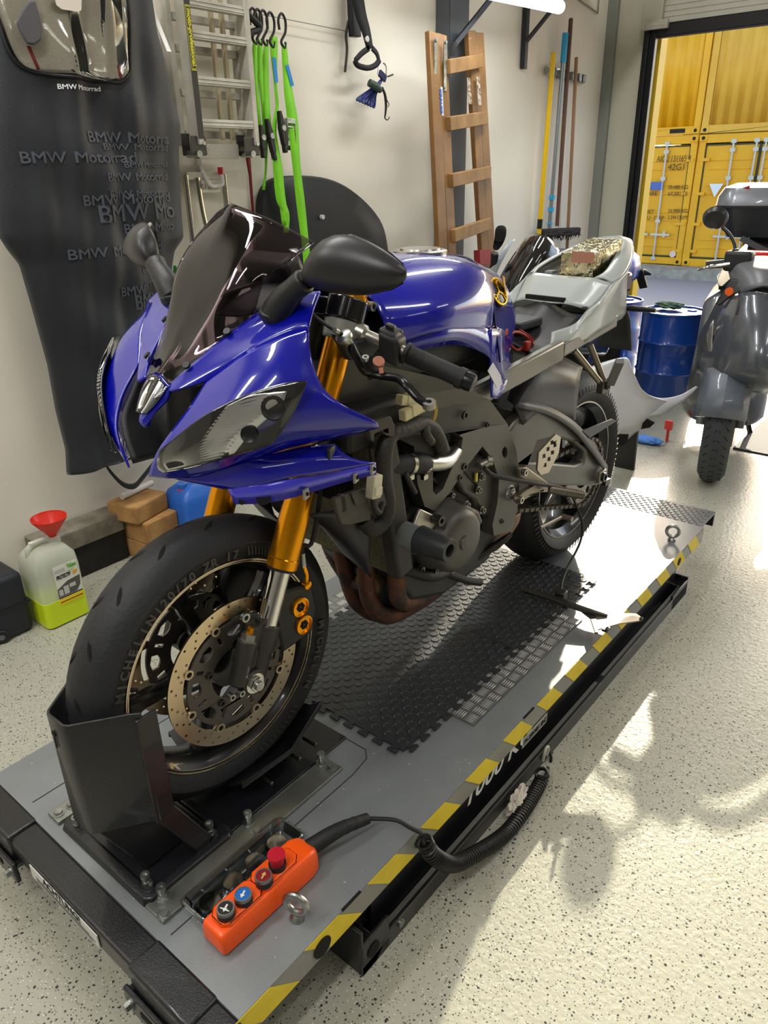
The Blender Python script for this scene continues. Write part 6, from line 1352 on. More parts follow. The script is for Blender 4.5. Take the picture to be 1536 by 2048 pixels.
# ---------------------------------------------------------------- wire and ratchet straps
wa, wb = P(470, 18, y=2.585), P(722, 68, y=2.585)
solo(G().tube([wa, wb], .0018, k=1, n=6).rod(wb, wb+V((0, .04, 0)), .004, n=8).rod(wa, wa+V((0, .04, 0)), .004, n=8), 'hanging_wire', M('wire_steel', '#8E8E88', .4, .8), 'thin steel wire stretched along the wall to hang straps on', 'wire')
grn = M('strap_green', '#7FD41A', .6, bump=.3, bscale=500, col2='#71C414', nscale=8)
def strap(label, hook, path, wid, ratchet=None, tag=None, yy=2.525):
    a = P(*hook, y=yy); s = thing('ratchet_strap', label, 'ratchet strap', (a.x, yy, a.z-.3), group=None)
    G().tube([a+V((-.018, 0, -.035)), a+V((-.02, 0, .0)), a+V((0, 0, .022)), a+V((.018, 0, 0)), a+V((.014, 0, -.04)), a+V((-.012, 0, -.075)), a+V((.004, 0, -.095)), a+V((.012, 0, -.075))], .0052, n=8).obj('hook', black, s)
    g = G(); pts = [(P(px, py, y=yy-dy), w) for px, py, w, dy in path]; pp = crom([p for p, w in pts], 5); n = len(pp)-1
    rows = []
    for i, p in enumerate(pp):
        t = i/n*(len(pts)-1); j = min(int(t), len(pts)-2); w = pts[j][1]+(pts[j+1][1]-pts[j][1])*(t-j); w *= wid; tw = .3*math.sin(i*.5)
        rows.append([p+V((-w, tw*.006, 0)), p+V((0, -.002, 0)), p+V((w, -tw*.006, 0))])
    g.grid(rows).obj('webbing', grn, s, solid=.0016, sharp=70)
    if tag: q0, q1 = P(tag[0], tag[1], y=yy-.006), P(tag[2], tag[3], y=yy-.008); G().bar(q0, q1, .018, .002, up=(0, 1, 0)).obj('tag', M('tag_blue', '#1C84CC', .5), s)
    if ratchet:
        c0, c1, k = P(ratchet[0], ratchet[1], y=yy-.02), P(ratchet[2], ratchet[3], y=yy-.02), ratchet[4]; d = (c1-c0).normalized(); L = (c1-c0).length; sdv = d.cross(V((0, 1, 0)))
        if k == 's':
            r = G().prism([c0-sdv*.004, c0+sdv*.006, c0+d*L*.45+sdv*.016, c1+sdv*.010, c1-sdv*.010, c0+d*L*.5-sdv*.014], (0, -.022, 0)).obj('ratchet', black, s, bevel=.003)
            m_ = c0+d*L*.5; G().rods([(m_+V((0, -.022, 0)), .012), (m_+V((0, -.028, 0)), .011)], d=(0, -1, 0)).obj('ratchet_hub', zinc, r); G().bar(c1-d*L*.25+V((0, -.01, 0)), c1+d*.03+V((0, -.01, 0)), .018, .02, up=(0, 1, 0)).obj('ratchet_handle', black, r, bevel=.004)
        else:
            r = G()
            for q in (-1, 1): r.bar(c0+sdv*q*.022, c1+sdv*q*.022, .004, .022, up=(0, 1, 0))
            r.rods([(c0+d*L*.3-sdv*.024, .006), (c0+d*L*.3+sdv*.024, .006)]).rods([(c0+d*L*.7-sdv*.024, .006), (c0+d*L*.7+sdv*.024, .006)]).bar(c0+d*.01-sdv*.022, c0+d*.01+sdv*.022, .02, .02, up=(0, 1, 0))
            r = r.obj('ratchet', zinc, s, bevel=.002); G().bar(c1-sdv*.025, c1+sdv*.028, .018, .014, up=(0, 1, 0)).obj('ratchet_handle', black, r, bevel=.004)
    return s
strap('green ratchet strap furthest right on the wire, with a chrome ratchet', (564, 40), [(568, 88, .5, .0), (571, 130, .6, 0), (577, 185, 1, .01), (585, 240, 1.1, .02), (590, 300, 1, .03), (596, 360, .9, .03), (604, 430, .9, .03), (612, 500, .9, .03), (616, 540, .9, .03)], .027, (580, 237, 581, 296, 'c'), (574, 130, 585, 172))
strap('green ratchet strap on the wide open S hook, second from the right', (541, 38), [(547, 72, .8, 0), (548, 110, .7, .0), (551, 170, .35, 0), (554, 215, .25, 0), (548, 262, .5, .02), (555, 330, 1, .03), (562, 400, 1, .03), (574, 430, .6, .03), (572, 465, .5, .03)], .026, (554, 222, 565, 290, 's'), (548, 115, 553, 165))
strap('green ratchet strap with twin webbing, third hook from the right', (527, 34), [(533, 84, .6, 0), (530, 140, 1, 0), (533, 200, 1, 0), (538, 260, .8, .02), (552, 330, .6, .03), (562, 390, .8, .03), (570, 450, .9, .03)], .018, (529, 238, 543, 305, 's'))
strap('green ratchet strap on the fourth hook from the right', (516, 32), [(521, 80, .6, 0), (519, 130, .9, 0), (526, 200, .8, 0), (530, 260, .6, 0), (532, 330, .4, .0), (527, 380, .5, .0)], .017)
strap('green ratchet strap nearest the aluminium ladder', (506, 30), [(510, 80, .6, 0), (509, 130, .9, 0), (514, 190, .8, 0), (518, 250, .6, 0), (524, 290, .4, 0)], .016, (516, 250, 522, 300, 's'))
solo(G().tube([P(486, -10, y=2.46), P(494, 25, y=2.46), P(520, 55, y=2.47), P(500, 66, y=2.47), P(502, 72, y=2.47)], .012, n=8), 'black_strap', rubber, 'short black webbing strap hanging in front of the green strap hooks', 'strap')
# ---------------------------------------------------------------- black shell on the wall, tow strap, cords
sh = [(524, 430), (527, 392), (543, 364), (575, 352), (640, 354), (690, 372), (735, 408), (764, 448), (775, 495), (778, 545), (760, 590), (700, 610), (610, 610), (545, 590), (526, 520)]
q = [P(px, py, y=2.57) for px, py in sh]; ctr = sum(q, V())/len(q)
n_ = len(q); qs = crom(q+[q[0]], 4)[:-1]; g = G()
g.loft([[p+V((0, .04, 0)) for p in qs], qs, [ctr+(p-ctr)*.97+V((0, -.012, 0)) for p in qs], [ctr+(p-ctr)*.6+V((0, -.022, 0)) for p in qs]])
bs = thing('plastic_shell', 'large rounded black plastic shell hanging on the wall behind the windscreen', 'plastic shell', (ctr.x, 2.6, q[11].z))
g.obj('shell', M('shell_black', '#1C1E22', .55), bs, sharp=50)
p = P(643, 434, y=2.545); G().rods([(p+V((0, .03, 0)), .010), (p+V((0, -.012, 0)), .010)], d=(0, -1, 0)).obj('screw_head', M('screw_white', '#C9C9C4', .4), bs)
tw = thing('tow_strap', 'black tow strap with a loop handle hanging from a wall arm', 'strap', P(725, 120, y=2.52))
def band(pts, w, y, name, mat, par, th=.004):
    pp = [P(px, py, y=y) for px, py in pts]; pp = crom(pp, 3); rows = []
    for i, p in enumerate(pp):
        d = (pp[min(i+1, len(pp)-1)]-pp[max(i-1, 0)]).normalized(); s_ = d.cross(V((0, 1, 0))).normalized(); ww = w[0]+(w[1]-w[0])*i/(len(pp)-1); rows.append([p-s_*ww, p+s_*ww])
    return G().grid(rows).obj(name, mat, par, solid=th)
band([(712, -20), (722, 30), (732, 62), (740, 98)], (.042, .022), 2.52, 'webbing', M('webbing_black', '#16171B', .8), tw)
p = P(733, 78, y=2.512); G().rods([(p, .013), (p+V((0, -.006, 0)), .012)], d=(0, -1, 0)).obj('rivet', zinc, tw)
band([(738, 96), (722, 108), (710, 122)], (.012, .011), 2.52, 'loop_side', M('webbing_black'), tw); band([(744, 96), (754, 108), (758, 124)], (.012, .010), 2.52, 'loop_side', M('webbing_black'), tw)
G().tube([P(px, py, y=2.52) for px, py in ((710, 122), (716, 131), (735, 136), (750, 131), (758, 122))], .012, n=10).obj('loop_handle', M('webbing_black'), tw)
wa_ = thing('steel_hanger', 'dark upright steel arm on the wall above the blue cord', 'wall arm', P(708, 60, y=2.6))
G().bar(P(705, -30, y=2.575), P(710, 74, y=2.575), .055, .03, up=(0, 1, 0)).obj('arm', M('arm_dark', '#24262C', .5, .3), wa_, bevel=.003)
solo(G().tube([P(px, py, y=2.59) for px, py in ((697, 42), (692, 70), (694, 100), (690, 144))], .006, n=8), 'iron_rod', M('rod_dark', '#3A342F', .5, .4), 'short dark bent rod hanging on the wire left of the tow strap', 'rod')
cd = thing('cord_bundle', 'folded blue cord tied with a green band and black hooks', 'cord', P(745, 190, y=2.53))
p0 = P(770, 150, y=2.52)
for i in range(7):
    e = P(716+i*5, 196+i*2.2, y=2.53-.006*(i % 3)); G().tube([p0+V((-.004*i*.3, 0, 0)), P(750+i, 172+i, y=2.52-.003*(i % 3)), e, e+V((.012, 0, -.006)), P(748+i, 178, y=2.525), p0], .0045, n=6).obj('cord', M('cord_blue', '#22306E', .7), cd)
G().tube([P(738, 165, y=2.51), P(750, 172, y=2.50), P(760, 180, y=2.51)], [.016, .018, .014], n=10).obj('cord_band', M('band_green', '#3A4A42', .8), cd)
G().tube([P(px, py, y=2.52) for px, py in ((755, 148), (758, 134), (765, 126), (772, 133), (772, 150))], .003, n=6).obj('cord_ring', zinc, cd)
G().box(P(765, 152, y=2.51), (.05, .012, .03), Matrix.Rotation(.5, 3, 'Y')).obj('cord_clip', M('clip_navy', '#1B2446', .4), cd, bevel=.002)
G().tube([P(px, py, y=2.515) for px, py in ((764, 175), (770, 190), (772, 210), (771, 226), (770, 236), (775, 240), (779, 234))], [.006, .007, .005, .0025, .0022], n=6).tube([P(px, py, y=2.51) for px, py in ((772, 198), (778, 208), (776, 214))], .002, n=6).tube([P(px, py, y=2.51) for px, py in ((776, 153), (786, 149))], .004, n=6).obj('bungee_hook', black, cd)
# ---------------------------------------------------------------- steel column and braces
colm = M('column_grey', '#565A60', .55, .3)
cx0, cx1 = 3.66, 3.83
sco = thing('steel_column', 'dark grey steel column standing against the left wall', 'column', (3.745, 2.58, 0)); 
G().bx(cx0, cx1, 2.535, 2.545, 0, CH).bx(cx0, cx1, 2.61, 2.619, 0, CH).bx((cx0+cx1)/2-.005, (cx0+cx1)/2+.005, 2.545, 2.61, 0, CH).bx(cx0-.01, cx0+.005, 2.54, 2.615, 0, CH).obj('column_section', colm, sco)
br = G().bar(P(1000, -25, y=2.40), P(908, 90, y=2.50), .022, .022); br.bar(P(908, 84, y=2.49), P(903, 112, y=2.51), .03, .02, up=(0, 1, 0)); solo(br, 'diagonal_brace', M('stay_dark', '#3D4046', .5, .4), 'dark diagonal steel brace in front of the grey column above the wooden ladder', 'brace')
sb = thing('shelf_bracket', 'dark steel shelf bracket on the wall under the glowing tube lamp', 'shelf bracket', (4.62, 2.6, 1.95))
a = P(1047, 138, y=2.60); G().bx(a.x-.018, a.x+.018, 2.585, 2.615, a.z, 2.42).obj('bracket_upright', M('bracket_steel', '#35363C', .45, .5), sb, bevel=.002)
G().bx(a.x-.018, a.x+.018, 2.18, 2.60, 2.39, 2.42).obj('bracket_top', M('bracket_steel'), sb); G().bar(V((a.x, 2.59, a.z+.14)), V((a.x, 2.25, 2.39)), .032, .012).obj('bracket_brace', M('bracket_steel'), sb)
sv = solo(G().bx(3.30, 5.3, 2.17, 2.60, 2.421, 2.45), 'shelf_board', M('shelf_board', '#B9A98A', .7), 'pale shelf board above the tube lamp on the left wall', 'shelf')
# ---------------------------------------------------------------- wooden ladder
lw = M('ladder_wood', '#8A6233', .6, coat=.1, col2='#704C22', nscale=6, bump=.25, bscale=40)
wl_ = thing('wooden_ladder', 'old brown wooden double ladder leaning against the steel column', 'ladder', (3.5, 2.3, 0))
def stile(xt, yt, xb2, yb2, zt2):
    return G().bar(V((xt, yt, zt2)), V((xb2, yb2, 0)), .074, .028, up=(0, 1, 0)).obj('stile', lw, wl_, bevel=.003)
zt2 = 1.985; lf = [(3.293, 2.385, 3.138, 2.13), (3.374, 2.395, 3.238, 2.14)]; rf_ = [(3.765, 2.485, 3.90, 2.33), (3.848, 2.49, 3.985, 2.34)]
for s_ in lf: stile(*s_, zt2)
for s_ in rf_: stile(*s_, zt2+.065)
for k, (pl_, pr_) in enumerate((((900, 133), (958, 122)), ((902, 247), (968, 236)), ((907, 360), (975, 345)), ((911, 470), (975, 448)))):
    a = P(pl_[0], pl_[1], y=2.36-.03*k); b = P(pr_[0], pr_[1], y=2.45-.02*k)
    G().bar(a-(b-a)*.08, b+(b-a)*.05, .028, .062).obj('rung', M('rung_wood', '#997141', .6, col2='#7E592C', nscale=9, bump=.2, bscale=40), wl_, bevel=.003)
for x, w in ((3.280, 0), (3.358, 0)):
    c = V((x, 2.352, 1.86)); d = V((-.04, -.035, -1)).normalized(); G().bar(c-d*.10, c+d*.11, .022, .003, up=(0, 1, 0)).rods([(c-d*.09+V((0, -.003, 0)), .008), (c-d*.09+V((0, -.008, 0)), .007)], d=(0, -1, 0)).rods([(c+d*.1+V((0, -.003, 0)), .006), (c+d*.1+V((0, -.006, 0)), .006)], d=(0, -1, 0)).obj('hinge_strap', zinc, wl_)
kc = P(881, 202, y=2.337); kd = V((-.07, -.125, -1)).normalized()
G().bar(kc-kd*.062, kc+kd*.062, .042, .0015, up=(0, 1, 0)).obj('sticker', M('sticker_pale', '#C9D2DA', .5), wl_)
G().bake(textmesh('KRAUSE', .027, kc-kd*.052+V((-.009, -.0035, 0)), kd, V((1, 0, 0)), .0006, bold=.0006, fit=.104, aly='TOP_BASELINE')).obj('sticker_lettering', M('letter_blue', '#2456B8', .5), wl_)
for px, py, w, h in ((936, 182, .030, .12), (955, 182, .030, .13)):
    c = P(px, py, y=2.438); G().bar(c+V((0, 0, h/2)), c+V((.008, -.012, -h/2)), w, .002, up=(0, 1, 0)).obj('worn_label', M('worn_label', '#B8AA98', .8, col2='#7A6550', nscale=60, thr=(.45, .55)), wl_)
G().bar(P(965, 500, y=2.34), P(966, 530, y=2.33), .12, .04, up=(0, 1, 0)).obj('red_foot', M('foot_red', '#8E1F22', .6), wl_)
# ---------------------------------------------------------------- brooms in a wall rail
hr = thing('tool_holder', 'galvanised clip rail on the wall holding four broom handles', 'tool holder', P(1130, 150, y=2.6))
a, b = P(1094, 140, y=2.60), P(1166, 160, y=2.60); G().bar(a, b, .012, .05, up=(0, 0, 1)).obj('rail', zinc, hr)
for px, py in ((1100, 143), (1122, 149), (1142, 153), (1155, 156), (1163, 158)): c = P(px, py, y=2.575); G().box(c, (.035, .05, .05)).obj('clip', zinc, hr, bevel=.004)
def pole(label, name, a, b, r, mat, cat, extra=None):
    t = thing(name, label, cat, P(b[0], b[1], y=b[2])); pa, pb = P(a[0], a[1], y=a[2]), P(b[0], b[1], y=b[2])
    G().rods([(pa, r*.6), (pa+(pb-pa)*.004, r), (pb, r)], n=14).obj('handle', mat, t)
    return t, pa, pb
t, pa, pb = pole('broom with a yellow handle, leftmost in the wall rail', 'broom', (1107, 104, 2.545), (1078, 470, 2.56), .016, M('handle_yellow', '#E3B90C', .4), 'broom')
d = (pb-pa).normalized(); G().rods([(pb-d*.10, .018), (pb-d*.04, .018)]).obj('grip_sleeve', black, t)
t, pa, pb = pole('grey telescopic pole with blue joints in the wall rail', 'telescopic_pole', (1131, 66, 2.545), (1096, 490, 2.56), .014, M('pole_grey', '#8C9296', .35, .5), 'pole')
d = (pb-pa).normalized(); g = G()
for u0, u1, r in ((0, .16, .019), (.86, .885, .02), (.93, .955, .02), (1.02, 1.03, .018)): g.rods([(pa+d*u0*1.0 if u0 < .2 else pa+(pb-pa)*u0*.78/.9, r), (pa+d*u1 if u0 < .2 else pa+(pb-pa)*u1*.78/.9, r)])
g.obj('blue_joint', M('joint_blue', '#2FA3D8', .4), t)
t, pa, pb = pole('broom with a dark brown handle and black bristle head', 'broom', (1142, 36, 2.545), (1114, 452, 2.55), .0135, M('handle_brown', '#6B4A3A', .6, col2='#5A4238', nscale=5), 'broom')
a, b = P(1082, 466, y=2.55), P(1156, 462, y=2.50)
G().bar(a, b, .05, .050).obj('broom_block', M('broom_block', '#2C2522', .8), t, bevel=.008); g = G(); random.seed(3)
for i in range(260):
    u_ = random.random(); q = a+(b-a)*u_+V((0, random.uniform(-.022, .022), -.012)); g.rod(q, q+V((random.uniform(-.016, .016), random.uniform(-.035, .02), random.uniform(-.045, .03))), .0022, n=4)
g.obj('bristles', M('bristle_black', '#1B1818', .9), t, kind='stuff', weld=False)
pole('thin light brown wooden pole, rightmost in the wall rail', 'wooden_pole', (1153, 114, 2.545), (1134, 500, 2.57), .0115, M('pole_tan', '#9A7656', .6), 'pole')
# ---------------------------------------------------------------- drums
def drum(x, y, label):
    d = thing('steel_drum', label, 'drum', (x, y, 0), group=None); R = .195; H_ = .565
    pr = [(0, R-.004), (.004, R+.004), (.012, R+.004), (.016, R)]
    for z in (.19, .38): pr += [(z-.012, R), (z, R+.008), (z+.012, R)]
    pr += [(H_-.016, R), (H_-.012, R+.005), (H_, R+.005), (H_, R-.004), (H_-.012, R-.006), (H_-.012, 0)]
    G().lathe(pr, (x, y, 0), (0, 0, 1), 56).obj('drum_body', M('drum_blue', '#0E3A8C', .28, .1, coat=.5, bump=.08, bscale=12), d)
    G().rods([(V((x+.09, y-.08, H_-.012)), .03), (V((x+.09, y-.08, H_-.004)), .03)]).obj('bung', M('drum_blue'), d)
    return d
p = P(1342, 640, x=4.86); drum(4.90, 1.625, 'blue steel drum with a green cloth on its lid')
drum(5.12, 2.13, 'second blue steel drum, half hidden behind the motorcycle tail')
g = G(); bmesh.ops.create_icosphere(g.b, subdivisions=4, radius=1); c = V((4.96, 1.68, .582))
for v in g.b.verts:
    n = v.co.normalized(); r = 1+.5*noise.noise(n*2.6)+.2*noise.noise(n*7); v.co = c+V((n.x*.04*r, n.y*.085*r, max(-.030, n.z*.022*r)))
solo(g, 'green_cloth', M('cloth_green', '#5E7A66', .95), 'crumpled green cloth on the lid of the blue drum', 'cloth', sharp=60)
# ---------------------------------------------------------------- white fairing panel on the floor
wf = thing('white_fairing', 'loose white fairing panel standing on the floor behind the lift', 'fairing panel', (3.7, 1.25, 0))
wm = M('fairing_white', '#D4D6DE', .3, coat=.6)
rows = [[(1178, 735, 3.25), (1215, 722, 3.28), (1252, 716, 3.30), (1262, 735, 3.30)],
        [(1190, 790, 3.25), (1225, 780, 3.30), (1265, 765, 3.36), (1288, 785, 3.38)],
        [(1215, 850, 3.32), (1245, 845, 3.38), (1290, 830, 3.44), (1335, 803, 3.52)],
        [(1232, 885, 3.40), (1252, 880, 3.45), (1290, 850, 3.50), (1340, 815, 3.58)]]
G().patch([[P(px, py, x=x) for px, py, x in r] for r in rows], 5).obj('side_panel', wm, wf, solid=.005)
G().patch([[P(px, py, x=x) for px, py, x in r] for r in [[(1285, 785, 3.45), (1320, 796, 3.5), (1360, 790, 3.56), (1392, 772, 3.62)], [(1290, 800, 3.45), (1325, 812, 3.5), (1362, 802, 3.56), (1394, 778, 3.62)], [(1288, 832, 3.44), (1320, 830, 3.5), (1350, 815, 3.56), (1372, 800, 3.6)]]], 5).obj('wing', wm, wf, solid=.005)
G().prism([P(px, py, x=3.46) for px, py in ((1290, 835), (1310, 845), (1300, 855), (1282, 858))], (-.004, 0, 0)).prism([P(px, py, x=3.38) for px, py in ((1234, 868), (1258, 868), (1254, 885), (1238, 895))], (-.004, 0, 0)).obj('dark_opening', M('void_black'), wf)
a_ = P(1250, 880, x=3.46); G().bar(V((a_.x+.02, a_.y, .38)), V((a_.x+.04, a_.y, 0)), .10, .02, up=(1, 0, 0)).obj('support', black, wf)
q = P(1292, 882, z=.012); g = G(); bmesh.ops.create_icosphere(g.b, subdivisions=3, radius=1)
for v in g.b.verts:
    n = v.co.normalized(); r = 1+.3*noise.noise(n*3); v.co = V((q.x, q.y, .02))+V((n.x*.04*r, n.y*.09*r, max(-.02, n.z*.022*r)))
solo(g, 'blue_cloth', M('cloth_blue', '#5C8FE0', .9), 'small blue cloth on the floor under the white fairing panel', 'cloth', sharp=60)
solo(G().box(P(1338, 850, z=.10), (.02, .04, .05)).rods([(P(1338, 850, z=.10)+V((0, 0, -.095)), .008), (P(1338, 850, z=.10), .008)]), 'red_tag', M('tag_red', '#E0453A', .5), 'small red marker standing on the floor behind the lift', 'marker')
# ---------------------------------------------------------------- second motorcycle behind
b2 = thing('motorcycle', 'second sports motorcycle with a black windscreen behind the grey tail', 'motorcycle', (4.1, 1.95, 0))
SX = lambda l, x=None: [P(a, b, x=c) for a, b, c in l]
scr = [[(1052, 474, 3.55), (1072, 468, 3.50), (1095, 474, 3.50), (1118, 500, 3.55)], [(1030, 505, 3.48), (1055, 495, 3.42), (1085, 505, 3.42), (1112, 530, 3.50)], [(1005, 545, 3.40), (1030, 545, 3.34), (1060, 560, 3.35), (1085, 590, 3.42)], [(992, 575, 3.38), (1010, 585, 3.30), (1035, 600, 3.30), (1060, 620, 3.38)]]
G().patch([SX(r) for r in scr], 5).obj('windscreen', M('screen_black', '#17171B', .08, coat=.8), b2, solid=.004)
G().patch([SX(r) for r in [[(1030, 478, 3.60), (1016, 500, 3.52), (1000, 530, 3.46), (988, 560, 3.44)], [(1020, 482, 3.56), (1004, 505, 3.48), (990, 530, 3.43), (975, 552, 3.42)], [(1010, 500, 3.50), (992, 520, 3.46), (975, 545, 3.42), (968, 570, 3.40)]]], 4).obj('side_fairing', M('fairing_silver', '#A8AFB6', .3, coat=.5), b2, solid=.004)
G().tube([P(980, 560, x=3.45), P(987, 530, x=3.44), P(990, 505, x=3.42)], [.022, .018, .022], n=12).loft([circ(P(px, py, x=3.42), V((0, 1, 0)), V((0, 0, 1)), w, h, n=16) for px, py, w, h in ((990, 500, .022, .02),)] + [circ(P(1001, py, x=3.42)+V((dx, 0, 0)), V((0, 1, 0)), V((0, 0, 1)), w, .01, n=16) for py, dx, w in ((478, 0, .032), (462, 0, .036), (452, .01, .028))]).obj('mirror', black, b2, sub=1)
def wheel2(x, y, R, w, par, rz=0):
    c = V((x, y, R)); t = tyre(G(), c, R, w, .215, 48).obj('tyre', tyrem, par); return t
wheel2(3.55, 1.92, .30, .12, b2); wheel2(4.50, 1.98, .315, .18, b2)
G().loft([[V((x, 1.95-w, z-h)), V((x, 1.95+w, z-h)), V((x, 1.95+w, z+h)), V((x, 1.95-w, z+h))] for x, w, z, h in ((3.45, .12, .75, .15), (3.75, .22, .70, .22), (4.2, .20, .62, .24), (4.5, .13, .60, .16))]).obj('body', M('body_navy', '#10233F', .3, coat=.5), b2, bevel=.04, bseg=3)
G().loft([[V((x, 1.95-w, z-h)), V((x, 1.95+w, z-h)), V((x, 1.95+w*.6, z+h)), V((x, 1.95-w*.6, z+h))] for x, w, z, h in ((3.70, .10, .90, .05), (3.95, .16, .92, .08), (4.25, .12, .86, .06))]).obj('tank', M('body_navy'), b2, bevel=.03, bseg=3)
tl = [[(1230, 505, 4.6), (1248, 498, 4.65), (1262, 500, 4.7), (1278, 512, 4.75)], [(1225, 540, 4.6), (1245, 535, 4.6), (1265, 530, 4.62), (1280, 530, 4.72)], [(1232, 575, 4.62), (1250, 570, 4.62), (1266, 562, 4.66), (1277, 552, 4.74)]]
G().patch([SX(r) for r in tl], 4).obj('tail_cover', M('tail_lilac', '#BFA8DC', .25, .2, coat=.7, col2='#5E86D8', nscale=7), b2, solid=.005)
G().patch([SX(r) for r in [[(1225, 550, 4.58), (1245, 545, 4.58), (1262, 560, 4.62)], [(1222, 590, 4.6), (1245, 585, 4.6), (1262, 575, 4.64)]]], 4).obj('tail_grille', black, b2, solid=.005)
G().bar(V((4.3, 1.95, .80)), V((4.75, 1.95, .95)), .14, .06).obj('seat', black, b2, bevel=.02)
G().tube([P(1275, 545, x=4.75), P(1288, 545, x=4.78), P(1302, 549, x=4.80)], [.014, .020, .006], n=10).obj('indicator', black, b2)
G().bar(P(1278, 540, x=4.75), P(1288, 575, x=4.80), .05, .02, up=(1, 0, 0)).obj('plate_holder', black, b2)
# ---------------------------------------------------------------- scooter
sct = thing('scooter', 'dark grey scooter with a top box parked at the right edge', 'scooter', (4.2, 1.08, 0), 0)
HD = V((math.cos(.24), math.sin(.24), 0)); SDV = V((-HD.y, HD.x, 0)); wc = V((3.62, .915, .285))
st_ = M('scooter_paint', '#53575F', .25, .3, coat=.7); sgp = M('scooter_grey', '#6A6C72', .4, .3)
pr = [(-.028, .20), (-.058, .225), (-.062, .245), (-.045, .27), (-.02, .283), (0, .286), (.02, .283), (.045, .27), (.062, .245), (.058, .225), (.028, .20)]
ft = G().lathe(pr, wc, SDV, 56, closed=True).obj('front_tyre', M('tyre_grey', '#35383E', .6, bump=.2, bscale=60), sct)
g = G()
for i in range(40):
    a = 2*math.pi*i/40; d0 = HD*math.cos(a)+V((0, 0, 1))*math.sin(a); d1 = HD*math.cos(a+.16)+V((0, 0, 1))*math.sin(a+.16)
    for s in (-1, 1): g.bar(wc+d0*.2865+SDV*s*.004, wc+d1*.272+SDV*s*.046, .003, .002, up=d0)
g.obj('tread_groove', M('groove_black'), ft, weld=False)
G().lathe([(-.035, .04), (-.035, .20), (.035, .20), (.035, .04)], wc, SDV, 32, closed=True).obj('front_rim', sgp, ft)
G().lathe([(-.008, .11), (.008, .11)], wc-SDV*.06, SDV, 32).obj('brake_disc', M('disc_grey', '#77746E', .3, .9), sct)
for s in (-1, 1): G().rods([(wc+SDV*s*.085+V((0, 0, -.02)), .022), (wc+SDV*s*.085+HD*.12+V((0, 0, .30)), .024)]).obj('fork_leg', sgp, sct)
gd = []
for i in range(9):
    a = math.radians(20+i*17); d = -HD*math.cos(a)+V((0, 0, 1))*math.sin(a); gd.append([wc+d*(.315-.06*abs(s)**2)+SDV*s*.105 for s in (-1, -.6, 0, .6, 1)])
G().grid(gd).obj('mudguard', M('mudguard_grey', '#5F6570', .35, .1, coat=.4), sct, solid=.004)
XS = 3.5
shr = [[(1462, 595, 3.66), (1500, 584, 3.60), (1545, 590, 3.62), (1600, 606, 3.72), (1640, 630, 3.85)], [(1430, 645, 3.64), (1478, 640, 3.52), (1540, 648, 3.50), (1610, 662, 3.62), (1660, 690, 3.80)],
       [(1400, 705, 3.66), (1450, 705, 3.48), (1528, 712, 3.43), (1612, 722, 3.56), (1670, 745, 3.76)], [(1396, 745, 3.68), (1440, 755, 3.50), (1520, 762, 3.44), (1600, 770, 3.55), (1660, 775, 3.74)], [(1412, 768, 3.74), (1450, 778, 3.62), (1520, 785, 3.58), (1590, 790, 3.66), (1640, 790, 3.80)]]
G().patch([SX(r) for r in shr], 5).obj('front_shield', st_, sct, solid=.006)
def onsh(pts, off=.012): return [P(a, b, x=c-off) for a, b, c in pts]
g = G(); hl_ = [[(1419, 652, 3.64), (1427, 640, 3.61)], [(1408, 685, 3.65), (1424, 690, 3.58)], [(1408, 710, 3.65), (1426, 722, 3.55)], [(1418, 732, 3.62), (1432, 738, 3.55)]]
h1 = G().patch([onsh(r) for r in hl_], 4).obj('headlight', M('scooter_lamp', '#8F8D86', .15, .6, coat=.8), sct, solid=.004)
G().patch([onsh(r) for r in [[(1486, 745, 3.50), (1490, 738, 3.50)], [(1510, 742, 3.48), (1515, 715, 3.47)], [(1545, 715, 3.49), (1545, 690, 3.49)], [(1580, 690, 3.56), (1575, 672, 3.56)]]], 4).obj('headlight', M('scooter_lamp'), sct, solid=.004)
g = G()
for i in range(6): g.bar(P(1480+i*11, 590, x=3.60), P(1472+i*11, 628-i*1, x=3.54), .006, .006)
g.obj('shield_grille', M('grille_dark', '#24262B', .5), sct)
G().patch([SX(r) for r in [[(1458, 545, 3.80), (1470, 522, 3.82), (1500, 515, 3.84), (1545, 515, 3.86), (1610, 530, 3.90)], [(1466, 570, 3.72), (1490, 548, 3.70), (1520, 540, 3.70), (1560, 545, 3.72), (1615, 560, 3.80)], [(1480, 592, 3.66), (1500, 580, 3.62), (1530, 572, 3.62), (1570, 580, 3.66), (1620, 600, 3.78)]]], 4).obj('handlebar_cover', sgp, sct, solid=.008)
G().rods([(P(1412, 530, x=3.78), .018), (P(1458, 526, x=3.80), .018)]).obj('grip', rubber, sct)
G().tube(SX([(1396, 539, 3.70), (1420, 533, 3.70), (1458, 528, 3.74)]), [.009, .007, .010]).obj('brake_lever', chrome, sct)
G().box(P(1478, 522, x=3.82), (.08, .12, .09)).obj('switch_block', M('switch_black'), sct, bevel=.015)
ms = G().tube(SX([(1471, 505, 3.84), (1469, 488, 3.86), (1460, 470, 3.88), (1445, 455, 3.90)]), .008).rods([(P(1471, 512, x=3.82), .015), (P(1471, 498, x=3.82), .015)]).obj('mirror_stem', black, sct)
mc = P(1430, 437, x=3.90); fd = V((-.93, -.15, -.3)).normalized(); u, v = frame(fd); G().loft([circ(mc+fd*o, u, v, r*1.0, r*.92, n=28) for o, r in ((.02, .020), (.016, .044), (.0, .056), (-.012, .058))]).obj('mirror_head', M('mirror_shell_black'), ms); G().loft([circ(mc-fd*.0125, u, v, .052, .048, n=28), circ(mc-fd*.014, u, v, .052, .048, n=28)]).obj('mirror_glass', chrome, ms)
